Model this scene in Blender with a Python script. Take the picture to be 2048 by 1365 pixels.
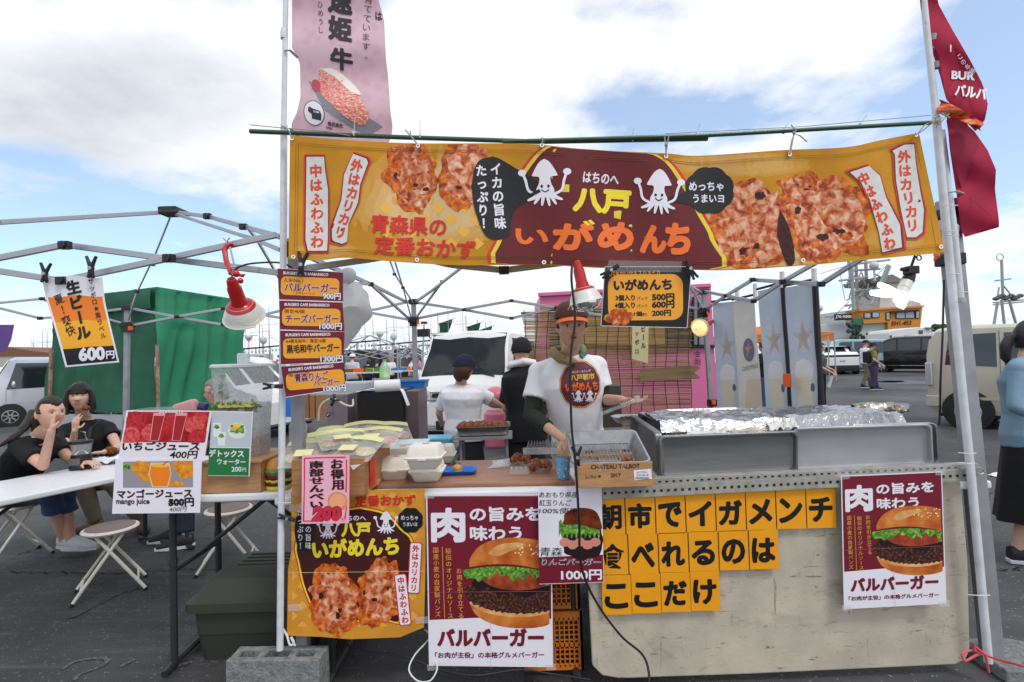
import bpy,bmesh,math,random
from mathutils import Vector,Matrix,noise
rnd=random.Random(7)
SC=bpy.context.scene
for o in list(bpy.data.objects):bpy.data.objects.remove(o)
COL=SC.collection
R=math.radians
# ------------------------------------------------------------------ camera
F,EYE,PITCH,ROLL=1050.0,1.52,R(1.6),R(1.75)
FWD=Vector((0,math.cos(PITCH),math.sin(PITCH)))
UP0=Vector((0,-math.sin(PITCH),math.cos(PITCH)))
RGT=Vector((1,0,0))*math.cos(ROLL)-UP0*math.sin(ROLL)
UPV=UP0*math.cos(ROLL)+Vector((1,0,0))*math.sin(ROLL)
CAM=Vector((0,0,EYE))
cd=bpy.data.cameras.new('camera');cam=bpy.data.objects.new('camera',cd);COL.objects.link(cam)
cd.sensor_width=36;cd.lens=F/2048*36;cd.clip_start=0.05;cd.clip_end=3000
m3=Matrix((RGT,UPV,-FWD)).transposed()
cam.matrix_world=Matrix.Translation(CAM)@m3.to_4x4()
SC.camera=cam
# ------------------------------------------------------------------ world, sun, exposure
SUN_EL,SUN_AZ=R(55),R(142)
w=bpy.data.worlds.new('World');SC.world=w;w.use_nodes=True
nt=w.node_tree;N=nt.nodes;L=nt.links;N.clear()
def nd(t,**k):
    n=N.new(t)
    for a,b in k.items():setattr(n,a,b)
    return n
out=nd('ShaderNodeOutputWorld');tc=nd('ShaderNodeTexCoord')
sky=nd('ShaderNodeTexSky',sky_type='NISHITA',sun_disc=False,sun_elevation=SUN_EL,sun_rotation=SUN_AZ,dust_density=1.4,air_density=1.0,ozone_density=1.6)
bg1=nd('ShaderNodeBackground');bg1.inputs[1].default_value=0.15;skt=nd('ShaderNodeMix',data_type='RGBA',blend_type='MULTIPLY');skt.inputs[0].default_value=1;skt.inputs[7].default_value=(1.15,1.42,1.55,1);L.new(sky.outputs[0],skt.inputs[6]);L.new(skt.outputs[2],bg1.inputs[0])
sep=nd('ShaderNodeSeparateXYZ');L.new(tc.outputs['Generated'],sep.inputs[0])
def mth(op,a,b=None,c=None,clamp=False):
    n=nd('ShaderNodeMath',operation=op,use_clamp=clamp)
    for i,v in enumerate((a,b,c)):
        if v is None:continue
        if isinstance(v,(int,float)):n.inputs[i].default_value=v
        else:L.new(v,n.inputs[i])
    return n.outputs[0]

zc=mth('MAXIMUM',sep.outputs[2],0.02)
zz=mth('ADD',zc,0.16)
px=mth('DIVIDE',sep.outputs[0],zz);py=mth('DIVIDE',sep.outputs[1],zz)
cmb=nd('ShaderNodeCombineXYZ');L.new(px,cmb.inputs[0]);L.new(py,cmb.inputs[1])
n1=nd('ShaderNodeTexNoise');n1.inputs['Scale'].default_value=0.9;n1.inputs['Detail'].default_value=8;n1.inputs['Roughness'].default_value=0.56;n1.inputs['Distortion'].default_value=0.35
mp=nd('ShaderNodeMapping');mp.inputs['Location'].default_value=(3.1,1.7,0);L.new(cmb.outputs[0],mp.inputs[0]);L.new(mp.outputs[0],n1.inputs[0])
n2=nd('ShaderNodeTexNoise');n2.inputs['Scale'].default_value=4.2;n2.inputs['Detail'].default_value=6;n2.inputs['Roughness'].default_value=0.6
L.new(cmb.outputs[0],n2.inputs[0])
def bump_at(xp,yp,sx,sy,amp):
    """soft mound of cloud cover (amp>0) or clear sky (amp<0) in direction of a sky position, given as tangent coordinates"""
    dx=RGT*((xp-1024)/F)+UPV*((682.5-yp)/F)+FWD
    ax,ez=dx.x/dx.y,dx.z/dx.y
    yy=mth('MAXIMUM',sep.outputs[1],0.05)
    a=mth('DIVIDE',mth('SUBTRACT',mth('DIVIDE',sep.outputs[0],yy),ax),sx/F)
    b=mth('DIVIDE',mth('SUBTRACT',mth('DIVIDE',sep.outputs[2],yy),ez),sy/F)
    r2=mth('ADD',mth('MULTIPLY',a,a),mth('MULTIPLY',b,b))
    return mth('MULTIPLY',mth('EXPONENT',mth('MULTIPLY',r2,-1.0)),amp)
dens=mth('ADD',mth('MULTIPLY',n1.outputs['Fac'],1.25),mth('MULTIPLY',mth('SUBTRACT',n2.outputs['Fac'],0.5),0.62))
for b in((180,440,380,120,-0.55),(60,310,190,50,-0.25),(420,560,260,60,-0.2),(1380,225,190,50,-0.30),(1960,230,170,260,-0.40),(1500,330,260,60,-0.15),(1250,20,160,40,-0.10),(700,250,420,260,0.25),(1650,60,250,90,0.16),(1950,560,200,80,0.10),(200,120,400,120,0.25)):
    dens=mth('ADD',dens,bump_at(*b))
cr=nd('ShaderNodeValToRGB');cr.color_ramp.elements[0].position=0.42;cr.color_ramp.elements[1].position=0.66
L.new(dens,cr.inputs[0])
hz=mth('SUBTRACT',1.0,mth('MULTIPLY',zc,6.5),clamp=True)
cover=mth('MAXIMUM',cr.outputs[0],mth('MULTIPLY',hz,0.75),clamp=True)
cover=mth('ADD',mth('MULTIPLY',cover,0.72),0.28,clamp=True)

cb=nd('ShaderNodeValToRGB');e=cb.color_ramp.elements
e[0].position=0.35;e[0].color=(1.0,1.03,1.08,1);e[1].position=1.0;e[1].color=(0.64,0.69,0.76,1)
e2=cb.color_ramp.elements.new(0.66);e2.color=(1.02,1.04,1.07,1)
shade=mth('ADD',n1.outputs['Fac'],bump_at(150,190,420,150,0.34))
shade=mth('ADD',shade,bump_at(120,160,520,130,0.10))
L.new(mth('ADD',shade,mth('MULTIPLY',mth('SUBTRACT',n2.outputs['Fac'],.5),.4)),cb.inputs[0])
bg2=nd('ShaderNodeBackground');bg2.inputs[1].default_value=1.02;L.new(cb.outputs[0],bg2.inputs[0])
mx=nd('ShaderNodeMixShader');L.new(cover,mx.inputs[0]);L.new(bg1.outputs[0],mx.inputs[1]);L.new(bg2.outputs[0],mx.inputs[2])
L.new(mx.outputs[0],out.inputs[0])
sl=bpy.data.lights.new('sun','SUN');sl.energy=1.5;sl.angle=R(14);sl.color=(1,0.96,0.9)
so=bpy.data.objects.new('sun',sl);COL.objects.link(so)
sd=Vector((math.sin(SUN_AZ)*math.cos(SUN_EL),math.cos(SUN_AZ)*math.cos(SUN_EL),math.sin(SUN_EL)))
so.rotation_euler=sd.to_track_quat('Z','Y').to_euler();so.location=sd*30
vs=SC.view_settings;vs.view_transform='Standard';vs.look='None';vs.exposure=0.0;vs.gamma=1;vs.use_curve_mapping=False
SC.cycles.max_bounces=6;SC.cycles.diffuse_bounces=3;SC.cycles.transparent_max_bounces=16

# ------------------------------------------------------------------ placing: a photo position and a depth give a point of the place
def ray(x,y):return RGT*((x-1024)/F)+UPV*((682.5-y)/F)+FWD
def P(x,y,Y):
    d=ray(x,y);return CAM+d*(Y/d.y)
def G(x,y,z=0.0):
    d=ray(x,y);return CAM+d*((z-EYE)/d.z)
def V(*a):return Vector(a)

# ------------------------------------------------------------------ materials
MATS={}
def mat(name,col,rough=0.6,metal=0.0,col2=None,nscale=12,nmix=0.5,bump=0.0,bscale=40,spec=0.5,alpha=1.0,trans=0.0,emit=None,estr=1.0,translucent=0.0,stretch=None,ramp=(0.35,0.65),ior=1.45,detail=5,coat=0.0,tex='noise',dist=0.0):
    if name in MATS:return MATS[name]
    m=bpy.data.materials.new(name);m.use_nodes=True;MATS[name]=m
    t=m.node_tree;ns=t.nodes;lk=t.links;b=ns['Principled BSDF']
    b.inputs['Roughness'].default_value=rough;b.inputs['Metallic'].default_value=metal
    b.inputs['Specular IOR Level'].default_value=spec;b.inputs['Alpha'].default_value=alpha
    b.inputs['Transmission Weight'].default_value=trans;b.inputs['IOR'].default_value=ior
    b.inputs['Coat Weight'].default_value=coat
    c=(*col,1);b.inputs['Base Color'].default_value=c
    if col2 is None:col2=tuple(max(0,v*0.86)for v in col)
    co=ns.new('ShaderNodeTexCoord');mp=ns.new('ShaderNodeMapping');lk.new(co.outputs['Object'],mp.inputs[0])
    if stretch:mp.inputs['Scale'].default_value=stretch
    if tex=='voronoi':
        nz=ns.new('ShaderNodeTexVoronoi');nz.inputs['Scale'].default_value=nscale;fac=nz.outputs['Distance']
    else:
        nz=ns.new('ShaderNodeTexNoise');nz.inputs['Scale'].default_value=nscale;nz.inputs['Detail'].default_value=detail;nz.inputs['Distortion'].default_value=dist;fac=nz.outputs['Fac']
    lk.new(mp.outputs[0],nz.inputs[0])
    rp=ns.new('ShaderNodeValToRGB');rp.color_ramp.elements[0].position=ramp[0];rp.color_ramp.elements[1].position=ramp[1]
    rp.color_ramp.elements[0].color=c;rp.color_ramp.elements[1].color=tuple(col[i]*(1-nmix)+col2[i]*nmix for i in range(3))+(1,)
    lk.new(fac,rp.inputs[0]);lk.new(rp.outputs[0],b.inputs['Base Color'])
    if bump>0:
        bn=ns.new('ShaderNodeTexNoise');bn.inputs['Scale'].default_value=bscale;bn.inputs['Detail'].default_value=4;lk.new(mp.outputs[0],bn.inputs[0])
        bu=ns.new('ShaderNodeBump');bu.inputs['Strength'].default_value=bump;bu.inputs['Distance'].default_value=0.01
        lk.new(bn.outputs['Fac'],bu.inputs['Height']);lk.new(bu.outputs[0],b.inputs['Normal'])
    if emit:
        b.inputs['Emission Color'].default_value=(*emit,1);b.inputs['Emission Strength'].default_value=estr
    if translucent>0:
        tl=ns.new('ShaderNodeBsdfTranslucent');lk.new(rp.outputs[0],tl.inputs[0]);ms=ns.new('ShaderNodeMixShader');ms.inputs[0].default_value=translucent
        o=ns['Material Output'];lk.new(b.outputs[0],ms.inputs[1]);lk.new(tl.outputs[0],ms.inputs[2]);lk.new(ms.outputs[0],o.inputs[0])
    return m
def ramp_mat(name,stops,nscale=20,rough=0.6,tex='noise',bump=0.3,detail=6,stretch=None,dist=0.3,spec=0.4,metal=0,translucent=0):
    m=mat(name,stops[0][1],rough,metal,nscale=nscale,bump=bump,bscale=nscale*1.5,detail=detail,tex=tex,stretch=stretch,dist=dist,spec=spec,translucent=translucent)
    rp=[n for n in m.node_tree.nodes if n.type=='VALTORGB'][0].color_ramp
    while len(rp.elements)>2:rp.elements.remove(rp.elements[-1])
    rp.elements[0].position,rp.elements[0].color=stops[0][0],(*stops[0][1],1)
    rp.elements[1].position,rp.elements[1].color=stops[-1][0],(*stops[-1][1],1)
    for p,c in stops[1:-1]:
        e=rp.elements.new(p);e.color=(*c,1)
    return m
def S(h,k=1.0):
    """sRGB hex to linear"""
    r=[int(h[i:i+2],16)/255 for i in(0,2,4)]
    return tuple(v/12.92 if v<=.04045 else((v+.055)/1.055)**2.4 for v in r)

# ------------------------------------------------------------------ mesh builder
class MB:
    def __init__(s):s.v=[];s.f=[];s.m=[];s.cur=0
    def add(s,vs,fs,mi=None):
        b=len(s.v);s.v+=[Vector(v)for v in vs]
        s.f+=[tuple(i+b for i in f)for f in fs];s.m+=[s.cur if mi is None else mi]*len(fs);return s
    def box(s,c,d,rz=0.0,rot=None,mi=None):
        M=rot if rot is not None else Matrix.Rotation(rz,3,'Z');c=Vector(c);h=Vector(d)/2
        vs=[c+M@Vector((x*h.x,y*h.y,z*h.z))for z in(-1,1)for x,y in((-1,-1),(1,-1),(1,1),(-1,1))]
        return s.add(vs,[(3,2,1,0),(4,5,6,7),(0,1,5,4),(1,2,6,5),(2,3,7,6),(3,0,4,7)],mi)
    def hexa(s,a,b,mi=None):
        """two quads a, b (4 points each) joined"""
        return s.add(list(a)+list(b),[(3,2,1,0),(4,5,6,7),(0,1,5,4),(1,2,6,5),(2,3,7,6),(3,0,4,7)],mi)
    def tube(s,pts,r,n=10,caps=True,mi=None,flat=1.0):
        pts=[Vector(p)for p in pts]
        rs=r if isinstance(r,(list,tuple))else[r]*len(pts)
        vs=[];prev=None
        for i,p in enumerate(pts):
            a=pts[max(0,i-1)];b=pts[min(len(pts)-1,i+1)];d=(b-a)
            if d.length<1e-9:d=Vector((0,0,1))
            d.normalize()
            if prev is None:u=d.orthogonal().normalized()if abs(d.z)>.95 else d.cross(Vector((0,0,1))).normalized()
            else:
                u=prev-d*prev.dot(d);u=u.normalized()if u.length>1e-6 else d.orthogonal().normalized()
            prev=u;q=d.cross(u)
            for k in range(n):
                t=2*math.pi*(k+.5)/n;vs.append(p+(u*math.cos(t)+q*math.sin(t)*flat)*rs[i])
        fs=[(i*n+k,i*n+(k+1)%n,(i+1)*n+(k+1)%n,(i+1)*n+k)for i in range(len(pts)-1)for k in range(n)]
        if caps:fs+=[tuple(reversed(range(n))),tuple(range((len(pts)-1)*n,len(pts)*n))]
        return s.add(vs,fs,mi)
    def lathe(s,prof,c=(0,0,0),n=24,axis=(0,0,1),mi=None,closed=True):
        ax=Vector(axis).normalized();u=ax.orthogonal().normalized();q=ax.cross(u);c=Vector(c);vs=[]
        for r,z in prof:
            for k in range(n):
                t=2*math.pi*k/n;vs.append(c+ax*z+(u*math.cos(t)+q*math.sin(t))*r)
        fs=[(i*n+k,i*n+(k+1)%n,(i+1)*n+(k+1)%n,(i+1)*n+k)for i in range(len(prof)-1)for k in range(n)]
        if closed:fs+=[tuple(reversed(range(n))),tuple(range((len(prof)-1)*n,len(prof)*n))]
        return s.add(vs,fs,mi)
    def ball(s,c,r,n=12,mi=None,M=None,squash=None):
        r=Vector((r,r,r))if isinstance(r,(int,float))else Vector(r);c=Vector(c);M=M or Matrix.Identity(3)
        vs=[c+M@Vector((0,0,-r.z))];h=max(4,n*2//3)
        for i in range(1,h):
            a=math.pi*i/h-math.pi/2
            for k in range(n):
                t=2*math.pi*k/n;vs.append(c+M@Vector((math.cos(a)*math.cos(t)*r.x,math.cos(a)*math.sin(t)*r.y,math.sin(a)*r.z)))
        vs.append(c+M@Vector((0,0,r.z)));top=len(vs)-1
        fs=[(0,1+(k+1)%n,1+k)for k in range(n)]+[(top,top-n+k,top-n+(k+1)%n)for k in range(n)]
        fs+=[(1+i*n+k,1+i*n+(k+1)%n,1+(i+1)*n+(k+1)%n,1+(i+1)*n+k)for i in range(h-2)for k in range(n)]
        return s.add(vs,fs,mi)
    def cap(s,a,b,ra,rb,n=12,mi=None):
        """capsule with round ends"""
        a=Vector(a);b=Vector(b);d=(b-a);l=d.length
        if l<1e-6:return s.ball(a,ra,n,mi)
        d/=l;pts=[];rs=[]
        for t in(-1,-.85,-.5,0):pts.append(a+d*ra*t);rs.append(max(1e-4,ra*math.sqrt(max(0,1-t*t))))
        for t in(0,.5,.85,1):pts.append(b+d*rb*t);rs.append(max(1e-4,rb*math.sqrt(max(0,1-t*t))))
        return s.tube(pts,rs,n,True,mi)
    def loft(s,secs,n=20,mi=None):
        """secs: (centre, right vector*rx, front vector*ry)"""
        vs=[]
        for c,a,b in secs:
            c=Vector(c)
            for k in range(n):
                t=2*math.pi*k/n;ct,st=math.cos(t),math.sin(t);e=.86
                vs.append(c+Vector(a)*math.copysign(abs(ct)**e,ct)+Vector(b)*math.copysign(abs(st)**e,st))
        fs=[(i*n+k,i*n+(k+1)%n,(i+1)*n+(k+1)%n,(i+1)*n+k)for i in range(len(secs)-1)for k in range(n)]
        fs+=[tuple(reversed(range(n))),tuple(range((len(secs)-1)*n,len(secs)*n))]
        return s.add(vs,fs,mi)
    def prism(s,pts,d,mi=None):
        """polygon of 3-D points extruded by vector d"""
        n=len(pts);d=Vector(d);pts=[Vector(p)for p in pts]
        return s.add(pts+[p+d for p in pts],[tuple(reversed(range(n))),tuple(range(n,2*n))]+[(i,(i+1)%n,n+(i+1)%n,n+i)for i in range(n)],mi)
    def grid(s,fn,nu,nv,mi=None,thick=None):
        vs=[fn(i/nu,j/nv)for j in range(nv+1)for i in range(nu+1)]
        fs=[(j*(nu+1)+i,j*(nu+1)+i+1,(j+1)*(nu+1)+i+1,(j+1)*(nu+1)+i)for j in range(nv)for i in range(nu)]
        if thick is None:return s.add(vs,fs,mi)
        t=Vector(thick);n=len(vs);W=nu+1;vs2=vs+[v+t for v in vs]
        fs2=fs+[tuple(reversed([q+n for q in f]))for f in fs]
        rim=list(range(0,W))+[j*W+nu for j in range(1,nv+1)]+[nv*W+i for i in range(nu-1,-1,-1)]+[j*W for j in range(nv-1,0,-1)]
        fs2+=[(rim[(i+1)%len(rim)],rim[i],rim[i]+n,rim[(i+1)%len(rim)]+n)for i in range(len(rim))]
        return s.add(vs2,fs2,mi)
    def build(s,name,mats,parent=None,smooth=False,bevel=0.0,label=None,cat=None,group=None,kind=None,seg=2,fix=True,angle=40):
        me=bpy.data.meshes.new(name)
        lo=Vector((min(v.x for v in s.v),min(v.y for v in s.v),min(v.z for v in s.v)));hi=Vector((max(v.x for v in s.v),max(v.y for v in s.v),max(v.z for v in s.v)))
        c=(lo+hi)/2;c.z=lo.z
        me.from_pydata([v-c for v in s.v],[],s.f)
        if not isinstance(mats,(list,tuple)):mats=[mats]
        for m in mats:me.materials.append(m)
        if len(mats)>1:me.polygons.foreach_set('material_index',s.m)
        if smooth:me.shade_smooth()
        me.validate()
        if fix:
            bm=bmesh.new();bm.from_mesh(me);bmesh.ops.recalc_face_normals(bm,faces=bm.faces);bm.to_mesh(me);bm.free()
        o=bpy.data.objects.new(name,me);COL.objects.link(o)
        if parent is not None:o.parent=parent;o.location=c-WL[parent.name]
        else:o.location=c
        WL[o.name]=c
        if smooth and angle<180:
            try:me.set_sharp_from_angle(angle=R(angle))
            except Exception:pass
        if bevel>0:
            b=o.modifiers.new('bevel','BEVEL');b.width=bevel;b.segments=seg;b.limit_method='ANGLE';b.angle_limit=R(35);b.harden_normals=False
        return tag(o,label,cat,group,kind)
WL={}
def tag(o,label=None,cat=None,group=None,kind=None):
    if label:o['label']=label
    if cat:o['category']=cat
    if group:o['group']=group
    if kind:o['kind']=kind
    return o
def thing(name,label,cat,loc=(0,0,0),group=None,kind=None):
    o=bpy.data.objects.new(name,None);COL.objects.link(o);o.location=loc;o.empty_display_size=.1
    WL[o.name]=Vector(loc);return tag(o,label,cat,group,kind)
def place(root,loc,rz=0.0,sc=1.0):
    root.location=loc;root.rotation_euler=(0,0,rz);root.scale=(sc,sc,sc)
def copy_tree(o,parent=None):
    c=o.copy();COL.objects.link(c);c.parent=parent
    for ch in o.children:copy_tree(ch,c)
    return c
def remeshed(name,mb,material,voxel,parent=None,smooth_it=4,**k):
    """union of the closed pieces in mb as one continuous surface"""
    me=bpy.data.meshes.new('tmp');me.from_pydata(mb.v,[],mb.f)
    o=bpy.data.objects.new('tmp',me);COL.objects.link(o)
    r=o.modifiers.new('r','REMESH');r.mode='VOXEL';r.voxel_size=voxel;r.use_smooth_shade=True
    sm=o.modifiers.new('s','SMOOTH');sm.factor=.6;sm.iterations=smooth_it
    dg=bpy.context.evaluated_depsgraph_get();ev=o.evaluated_get(dg);m2=bpy.data.meshes.new_from_object(ev)
    vs=[v.co.copy()for v in m2.vertices];fs=[tuple(p.vertices)for p in m2.polygons]
    bpy.data.objects.remove(o);bpy.data.meshes.remove(me);bpy.data.meshes.remove(m2)
    b=MB();b.v=vs;b.f=fs;b.m=[0]*len(fs)
    return b.build(name,material,parent,smooth=True,angle=180,fix=False,**k)

# ------------------------------------------------------------------ flat print on sheets
_tc={}
def glyph(s,off,shear=0.0):
    key=(s,round(off,4),shear)
    if key not in _tc:
        cu=bpy.data.curves.new('t','FONT');cu.body=s;cu.offset=off;cu.shear=shear;cu.resolution_u=3
        o=bpy.data.objects.new('t',cu);COL.objects.link(o)
        dg=bpy.context.evaluated_depsgraph_get();me=bpy.data.meshes.new_from_object(o.evaluated_get(dg))
        _tc[key]=([(v.co.x,v.co.y)for v in me.vertices],[tuple(p.vertices)for p in me.polygons])
        bpy.data.objects.remove(o);bpy.data.curves.remove(cu);bpy.data.meshes.remove(me)
    return _tc[key]
def _rot(pts,cx,cy,a):
    c,s_=math.cos(R(a)),math.sin(R(a))
    return[(cx+(x-cx)*c-(y-cy)*s_,cy+(x-cx)*s_+(y-cy)*c)for x,y in pts]
def ell(cx,cy,rx,ry,n=28,a=0):return _rot([(cx+rx*math.cos(2*math.pi*i/n),cy+ry*math.sin(2*math.pi*i/n))for i in range(n)],cx,cy,a)
def rrect(x0,y0,x1,y1,r,a=0,n=5):
    pts=[]
    for cx,cy,s0 in((x1-r,y1-r,0),(x0+r,y1-r,90),(x0+r,y0+r,180),(x1-r,y0+r,270)):
        for i in range(n+1):t=R(s0+90*i/n);pts.append((cx+r*math.cos(t),cy+r*math.sin(t)))
    return _rot(pts,(x0+x1)/2,(y0+y1)/2,a)
def blob(cx,cy,rx,ry,seed=0,amp=.15,n=40,a=0,fr=2.2):
    pts=[]
    for i in range(n):
        t=2*math.pi*i/n;k=1+amp*(noise.noise(Vector((math.cos(t)*fr+seed*7.3,math.sin(t)*fr,seed)))*1.6)
        pts.append((cx+rx*k*math.cos(t),cy+ry*k*math.sin(t)))
    return _rot(pts,cx,cy,a)
def band(pts,w):
    """polyline of width w as a polygon"""
    L_,R_=[],[]
    for i,p in enumerate(pts):
        a=pts[max(0,i-1)];b=pts[min(len(pts)-1,i+1)];dx,dy=b[0]-a[0],b[1]-a[1];l=math.hypot(dx,dy)or 1
        ww=w[i]if isinstance(w,(list,tuple))else w
        L_.append((p[0]-dy/l*ww/2,p[1]+dx/l*ww/2));R_.append((p[0]+dy/l*ww/2,p[1]-dx/l*ww/2))
    return L_+R_[::-1]
def spline(pts,n=6):
    o=[]
    for i in range(len(pts)-1):
        p0=pts[max(0,i-1)];p1=pts[i];p2=pts[i+1];p3=pts[min(len(pts)-1,i+2)]
        for j in range(n):
            t=j/n
            o.append(tuple(.5*(2*p1[q]+(p2[q]-p0[q])*t+(2*p0[q]-5*p1[q]+4*p2[q]-p3[q])*t*t+(3*p1[q]-p0[q]-3*p2[q]+p3[q])*t**3)for q in range(len(p1))))
    o.append(tuple(pts[-1]));return o
class Print:
    """flat ink: every piece lies a fraction of a millimetre in front of the sheet given by depth(x, y)"""
    def __init__(s,depth,step=0.0003,cell=0):
        s.depth=depth if callable(depth)else(lambda x,y,d=depth:d)
        s.step=step;s.cell=cell;s.items=[];s.mats=[];s.xf=None;s.sub=False;s.clip=None
    def mi(s,m):
        if m not in s.mats:s.mats.append(m)
        return s.mats.index(m)
    def raw(s,vs,fs,m,layer):
        if s.xf:vs=[s.xf(x,y)for x,y in vs]
        s.items.append((vs,fs,s.mi(m),layer+.05*(len(s.items)%15)))
    def poly(s,pts,m,layer=1):
        if s.clip:
            x0,y0,x1,y1=s.clip
            for ax,lim,sg in((0,x0,1),(0,x1,-1),(1,y0,1),(1,y1,-1)):
                o_=[]
                for i in range(len(pts)):
                    a,b=pts[i-1],pts[i];da,db=(a[ax]-lim)*sg,(b[ax]-lim)*sg
                    if(da>=0)!=(db>=0):t=da/(da-db);o_.append((a[0]+(b[0]-a[0])*t,a[1]+(b[1]-a[1])*t))
                    if db>=0:o_.append(b)
                pts=o_
                if len(pts)<3:return
        s.raw(list(pts),[tuple(range(len(pts)))],m,layer)
    def text(s,t,x0,y0,x1,y1,m,layer=4,off=.02,a=0,shear=0,outline=None,ow=.05):
        if outline:s.text(t,x0-ow*(y1-y0),y0-ow*(y1-y0),x1+ow*(y1-y0),y1+ow*(y1-y0),outline,layer-1,off+ow,a,shear)
        heavy=off>.015 and any(ord(c)>0x2fff for c in t)
        if heavy:
            if s.sub:pass
            else:
                k=off*1.0*(y1-y0);s.sub=True
                for i,(dx,dy)in enumerate(((-.75*k,-.75*k),(.75*k,-.75*k),(-.75*k,.75*k),(.75*k,.75*k),(0,0),(k,0),(-k,0),(0,k),(0,-k))):
                    s.text(t,x0+k+dx,y0+k+dy,x1-k+dx,y1-k+dy,m,layer+i*.12,.008,a,shear)
                s.sub=False;return
        vs,fs=glyph(t,off,shear)
        if not vs:return
        ax,bx=min(v[0]for v in vs),max(v[0]for v in vs);ay,by=min(v[1]for v in vs),max(v[1]for v in vs)
        pts=[(x0+(x-ax)/(bx-ax)*(x1-x0),y1-(y-ay)/max(1e-6,by-ay)*(y1-y0))for x,y in vs]
        s.raw(_rot(pts,(x0+x1)/2,(y0+y1)/2,a),fs,m,layer)
    def vtext(s,t,path,w,m,layer=4,off=.02,a=0,outline=None,fill=.86):
        """characters stacked along a path of (x, y) from top to bottom"""
        n=len(t);L_=[0]
        for i in range(1,len(path)):L_.append(L_[-1]+math.hypot(path[i][0]-path[i-1][0],path[i][1]-path[i-1][1]))
        st=L_[-1]/n
        for i,ch in enumerate(t):
            if ch==' ':continue
            q=(i+.5)*st;j=max(k for k in range(len(L_))if L_[k]<=q);j=min(j,len(path)-2);u=(q-L_[j])/(L_[j+1]-L_[j])
            cx=path[j][0]+(path[j+1][0]-path[j][0])*u;cy=path[j][1]+(path[j+1][1]-path[j][1])*u
            dx,dy=path[j+1][0]-path[j][0],path[j+1][1]-path[j][1];ang=a+math.degrees(math.atan2(-dx,dy))
            vs,fs=glyph(ch,min(off,.008))
            if not vs:continue
            if off>.015:
                n0=len(vs);k=off;v0,f0=vs,fs;vs,fs=[],[]
                for dx,dy in((-k,-k),(k,-k),(-k,k),(k,k)):b0=len(vs);vs+=[(x+dx,y+dy)for x,y in v0];fs+=[tuple(i+b0 for i in f)for f in f0]
                stack=n0
            else:stack=0
            if ch=='ー':vs=[(.5-(y-.38),.38+(x-.5))for x,y in vs];fs=[tuple(reversed(f))for f in fs]
            ax,bx=min(v[0]for v in vs),max(v[0]for v in vs);ay,by=min(v[1]for v in vs),max(v[1]for v in vs)
            sc=min(w,st*fill)/.92;sx=w/.92
            pts=[(cx+(x-(ax+bx)/2)*sx,cy-(y-.38)*min(st*fill/.92,sx*1.3))for x,y in vs]
            pts=_rot(pts,cx,cy,ang)
            if stack:
                for q_ in range(4):s.raw(pts[q_*stack:(q_+1)*stack],f0,m,layer+q_*.12)
            else:s.raw(pts,fs,m,layer)
    def finish(s,name,parent,**k):
        mb=MB()
        for vs,fs,mi,layer in s.items:
            if s.cell:
                bm=bmesh.new();bv=[bm.verts.new((x,y,0))for x,y in vs]
                for f in fs:
                    try:bm.faces.new([bv[i]for i in f])
                    except Exception:pass
                bmesh.ops.triangulate(bm,faces=bm.faces)
                xs=[v[0]for v in vs];ys=[v[1]for v in vs]
                for lo,hi,no in((min(xs),max(xs),(1,0,0)),(min(ys),max(ys),(0,1,0))):
                    q=math.ceil(lo/s.cell)*s.cell
                    while q<hi:
                        bmesh.ops.bisect_plane(bm,geom=bm.verts[:]+bm.edges[:]+bm.faces[:],plane_co=Vector(no)*q,plane_no=no);q+=s.cell
                bm.verts.index_update()
                vs=[(v.co.x,v.co.y)for v in bm.verts];fs=[tuple(v.index for v in f.verts)for f in bm.faces];bm.free()
            mb.add([P(x,y,s.depth(x,y)-layer*s.step)for x,y in vs],fs,mi)
        return mb.build(name,s.mats,parent,fix=False,**k)
def sheet(name,pts,Y,m,label,cat,th=.002,group=None,parent=None,bevel=0):
    """thin flat panel: outline in photo positions at depth Y"""
    f=Y if callable(Y)else(lambda x,y:Y)
    mb=MB();mb.prism([P(x,y,f(x,y))for x,y in pts],(0,th,0))
    return mb.build(name,m,parent,label=label,cat=cat,group=group,bevel=bevel)

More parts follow.
